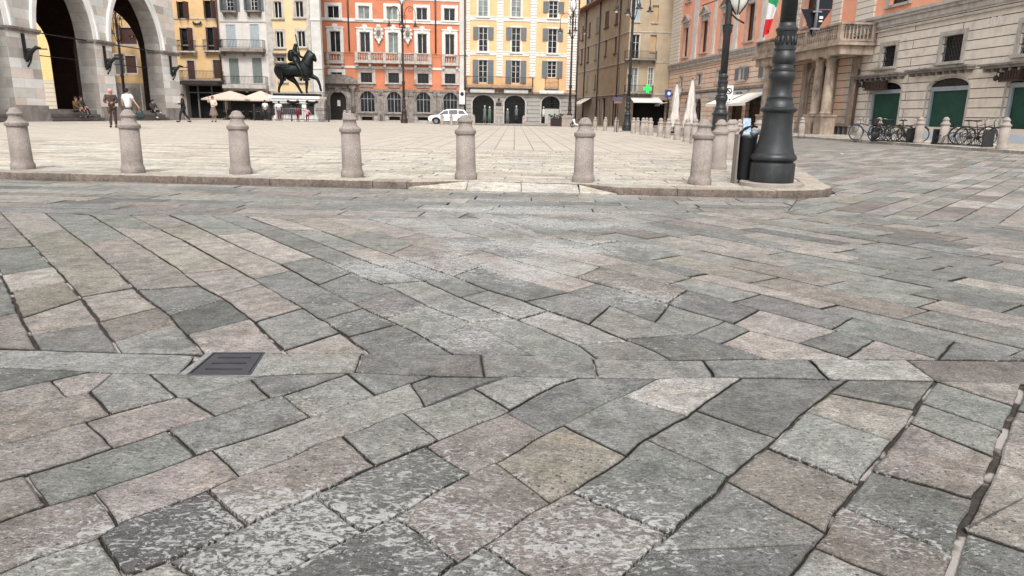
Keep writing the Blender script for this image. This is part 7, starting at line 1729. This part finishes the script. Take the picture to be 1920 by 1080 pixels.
bg=empty('handbag',(a[0]+.48,a[1]+.0,a[2]+.45),0,'dark green shopping bag hanging beside the walking person in white','bag'); q=MB(); q.ball((0,0,.1),.24,.08,.15,12,8); q.build('bag_body',cloth('dark_green_bag',(.02,.035,.035)),bg); q=MB(); q.tube([(-.15,0,.2),(-.05,0,.46),(.05,0,.46),(.15,0,.2)],.012,5); q.build('handles',BKC,bg)
a=at(346,230); person(a,R(-60),'person in black clothes walking in front of the ochre house',BKC,BKC,SHB,H=1.72,legs='walk',arms='front',sleeve='long',hair=HAIRD,top_name='jacket')
a=at(402,229); person(a,R(10),'person in a cream shawl and taupe skirt holding a phone up',CREAM,TAUP,SHB,H=1.68,legs='stand',arms=('front','up'),skirt=True,sleeve='long',hair=HAIRB,hat=None,top_name='shawl')
def at2(px,dist): X=toL(px,228,dist)[0]; return (X,dist,gz(X,dist))
person(at2(499,60.2),R(175),'person in a white T-shirt and black trousers, left of the two at the statue',WHC,BKC,SHW,H=1.66,arms='down')
person(at2(525,59.8),R(185),'person in a white T-shirt and dark red trousers beside the statue fence',WHC,MAR,SHW,H=1.60,arms='down')
person(at2(511,61.0),R(190),'person in dark clothes standing between the two white T-shirts',DKG,DKG,SHB,H=1.85,arms='down',sleeve='long',w=1.2)
person(at2(559,57.9),R(160),'small child in a dark red top before the statue barrier',MAR,MAR,SHB,H=1.15,arms='down',sleeve='long')
person(at2(577,58.0),R(200),'small child in a pink and white top at the right of the statue barrier',cloth('pink_cloth',(.6,.25,.28)),MAR,SHB,H=1.1,arms='out')
# on the arcade steps
def steppos(px,back,z): u=PG.f(px,215,back)[0]; p=PG.world(u,back); return (p.x,p.y,z)
p=person(steppos(143,-.05,.42),R(86-90+0),'person in brown clothes sitting on the steps of the left marble arch',BRC,DKG,SHB,H=1.68,legs='sit',arms='knee',sleeve='long',hair=HAIRB,top_name='jumper'); p.rotation_euler=(0,0,R(80)); 
p=person(steppos(152,.15,.50),0,'person in dark clothes sitting beside the one in brown on the arcade steps',DKG,BKC,SHB,H=1.65,legs='sit',arms='knee',sleeve='long'); p.rotation_euler=(0,0,R(88))
p=person(steppos(287,-.2,.40),0,'person in dark clothes with white shoes sitting on the plinth of the right marble pier',DKG,BKC,SHW,H=1.72,legs='cross',arms='knee',sleeve='long'); p.rotation_euler=(0,0,R(60))
# by the street corner
person(at2(1098,56.),R(120),'person in a fluorescent yellow jacket bending by the side street, left of three bollards',HIV,DKG,SHB,H=1.45,legs='sit',arms='front',sleeve='long',top_name='jacket')
person(at2(1038,78.2),R(90),'person in dark clothes seated at the left end of the planter box',DKG,BKC,SHB,H=1.7,legs='sit',arms='knee',sleeve='long')
person(at2(1052,78.4),R(-80),'person in black seated at the right end of the planter box',BKC,BKC,SHB,H=1.7,legs='sit',arms='knee',sleeve='long')
for px in (1038,1052):
    X,Y,Z=at2(px,78.2); b_=empty('cafe_stool',(X,Y+.05,Z),0,'dark stool under the person at the '+('left' if px<1045 else 'right')+' end of the planter box','stool'); q=MB(); q.lathe([(.17,.40),(.18,.42),(.17,.44)],14); q.build('seat',WICK,b_); q=MB(); q.tube([(0,0,0),(0,0,.4)],.04,6); q.lathe([(.2,0),(.2,.02)],14); q.build('foot',RAIL,b_)
# low stool of the crouching worker
X,Y,Z=at2(1098,56.); b_=empty('tool_box',(X+.05,Y+.05,Z),R(20),'dark box on which the person in fluorescent yellow sits','box'); q=MB(); q.box(-.25,.25,-.18,.18,0,.30); q.box(-.26,.26,-.19,.19,.3,.36); q.build('box',BPL,b_)
# scooter by the street corner
X,Y,Z=at2(1084,70); sc_=empty('parked_scooter',(X,Y,Z),R(200),'dark scooter with a pale fairing parked at the corner of the yellow house','scooter')
for x in(-.6,.6): q=MB(); q.tube([(x+.2*math.cos(2*PI*k/20),0,.24+.2*math.sin(2*PI*k/20)) for k in range(20)],.05,8,close=True); q.build('wheel',TYR,sc_)
q=MB(); q.tube([(-.6,0,.35),(-.3,0,.5),(0,0,.25),(.35,0,.28),(.5,0,.8)],[.12,.17,.12,.1,.12],10); q.build('body',CW,sc_); q=MB(); q.ball((-.32,0,.74),.36,.14,.09); q.build('saddle',SAD,sc_); q=MB(); q.tube([(.6,0,.25),(.48,0,.95)],.03,6); q.tube([(.42,-.3,1.02),(.48,0,.95),(.42,.3,1.02)],.02,6); q.build('handlebar',RAIL,sc_)
# a scrap of paper on the road
w=g(1582,286,RZ+.1); pp=empty('paper_scrap',(w.x,w.y,RZ+zg(w.x,w.y)+.01),R(20),'small white scrap of paper lying on the road before the bicycles','litter'); q=MB(); q.add([(-.12,-.06,0),(.12,-.05,.02),(.14,.06,0),(-.1,.07,.03)],[(0,1,2,3)]); q.build('paper',WFR,pp)
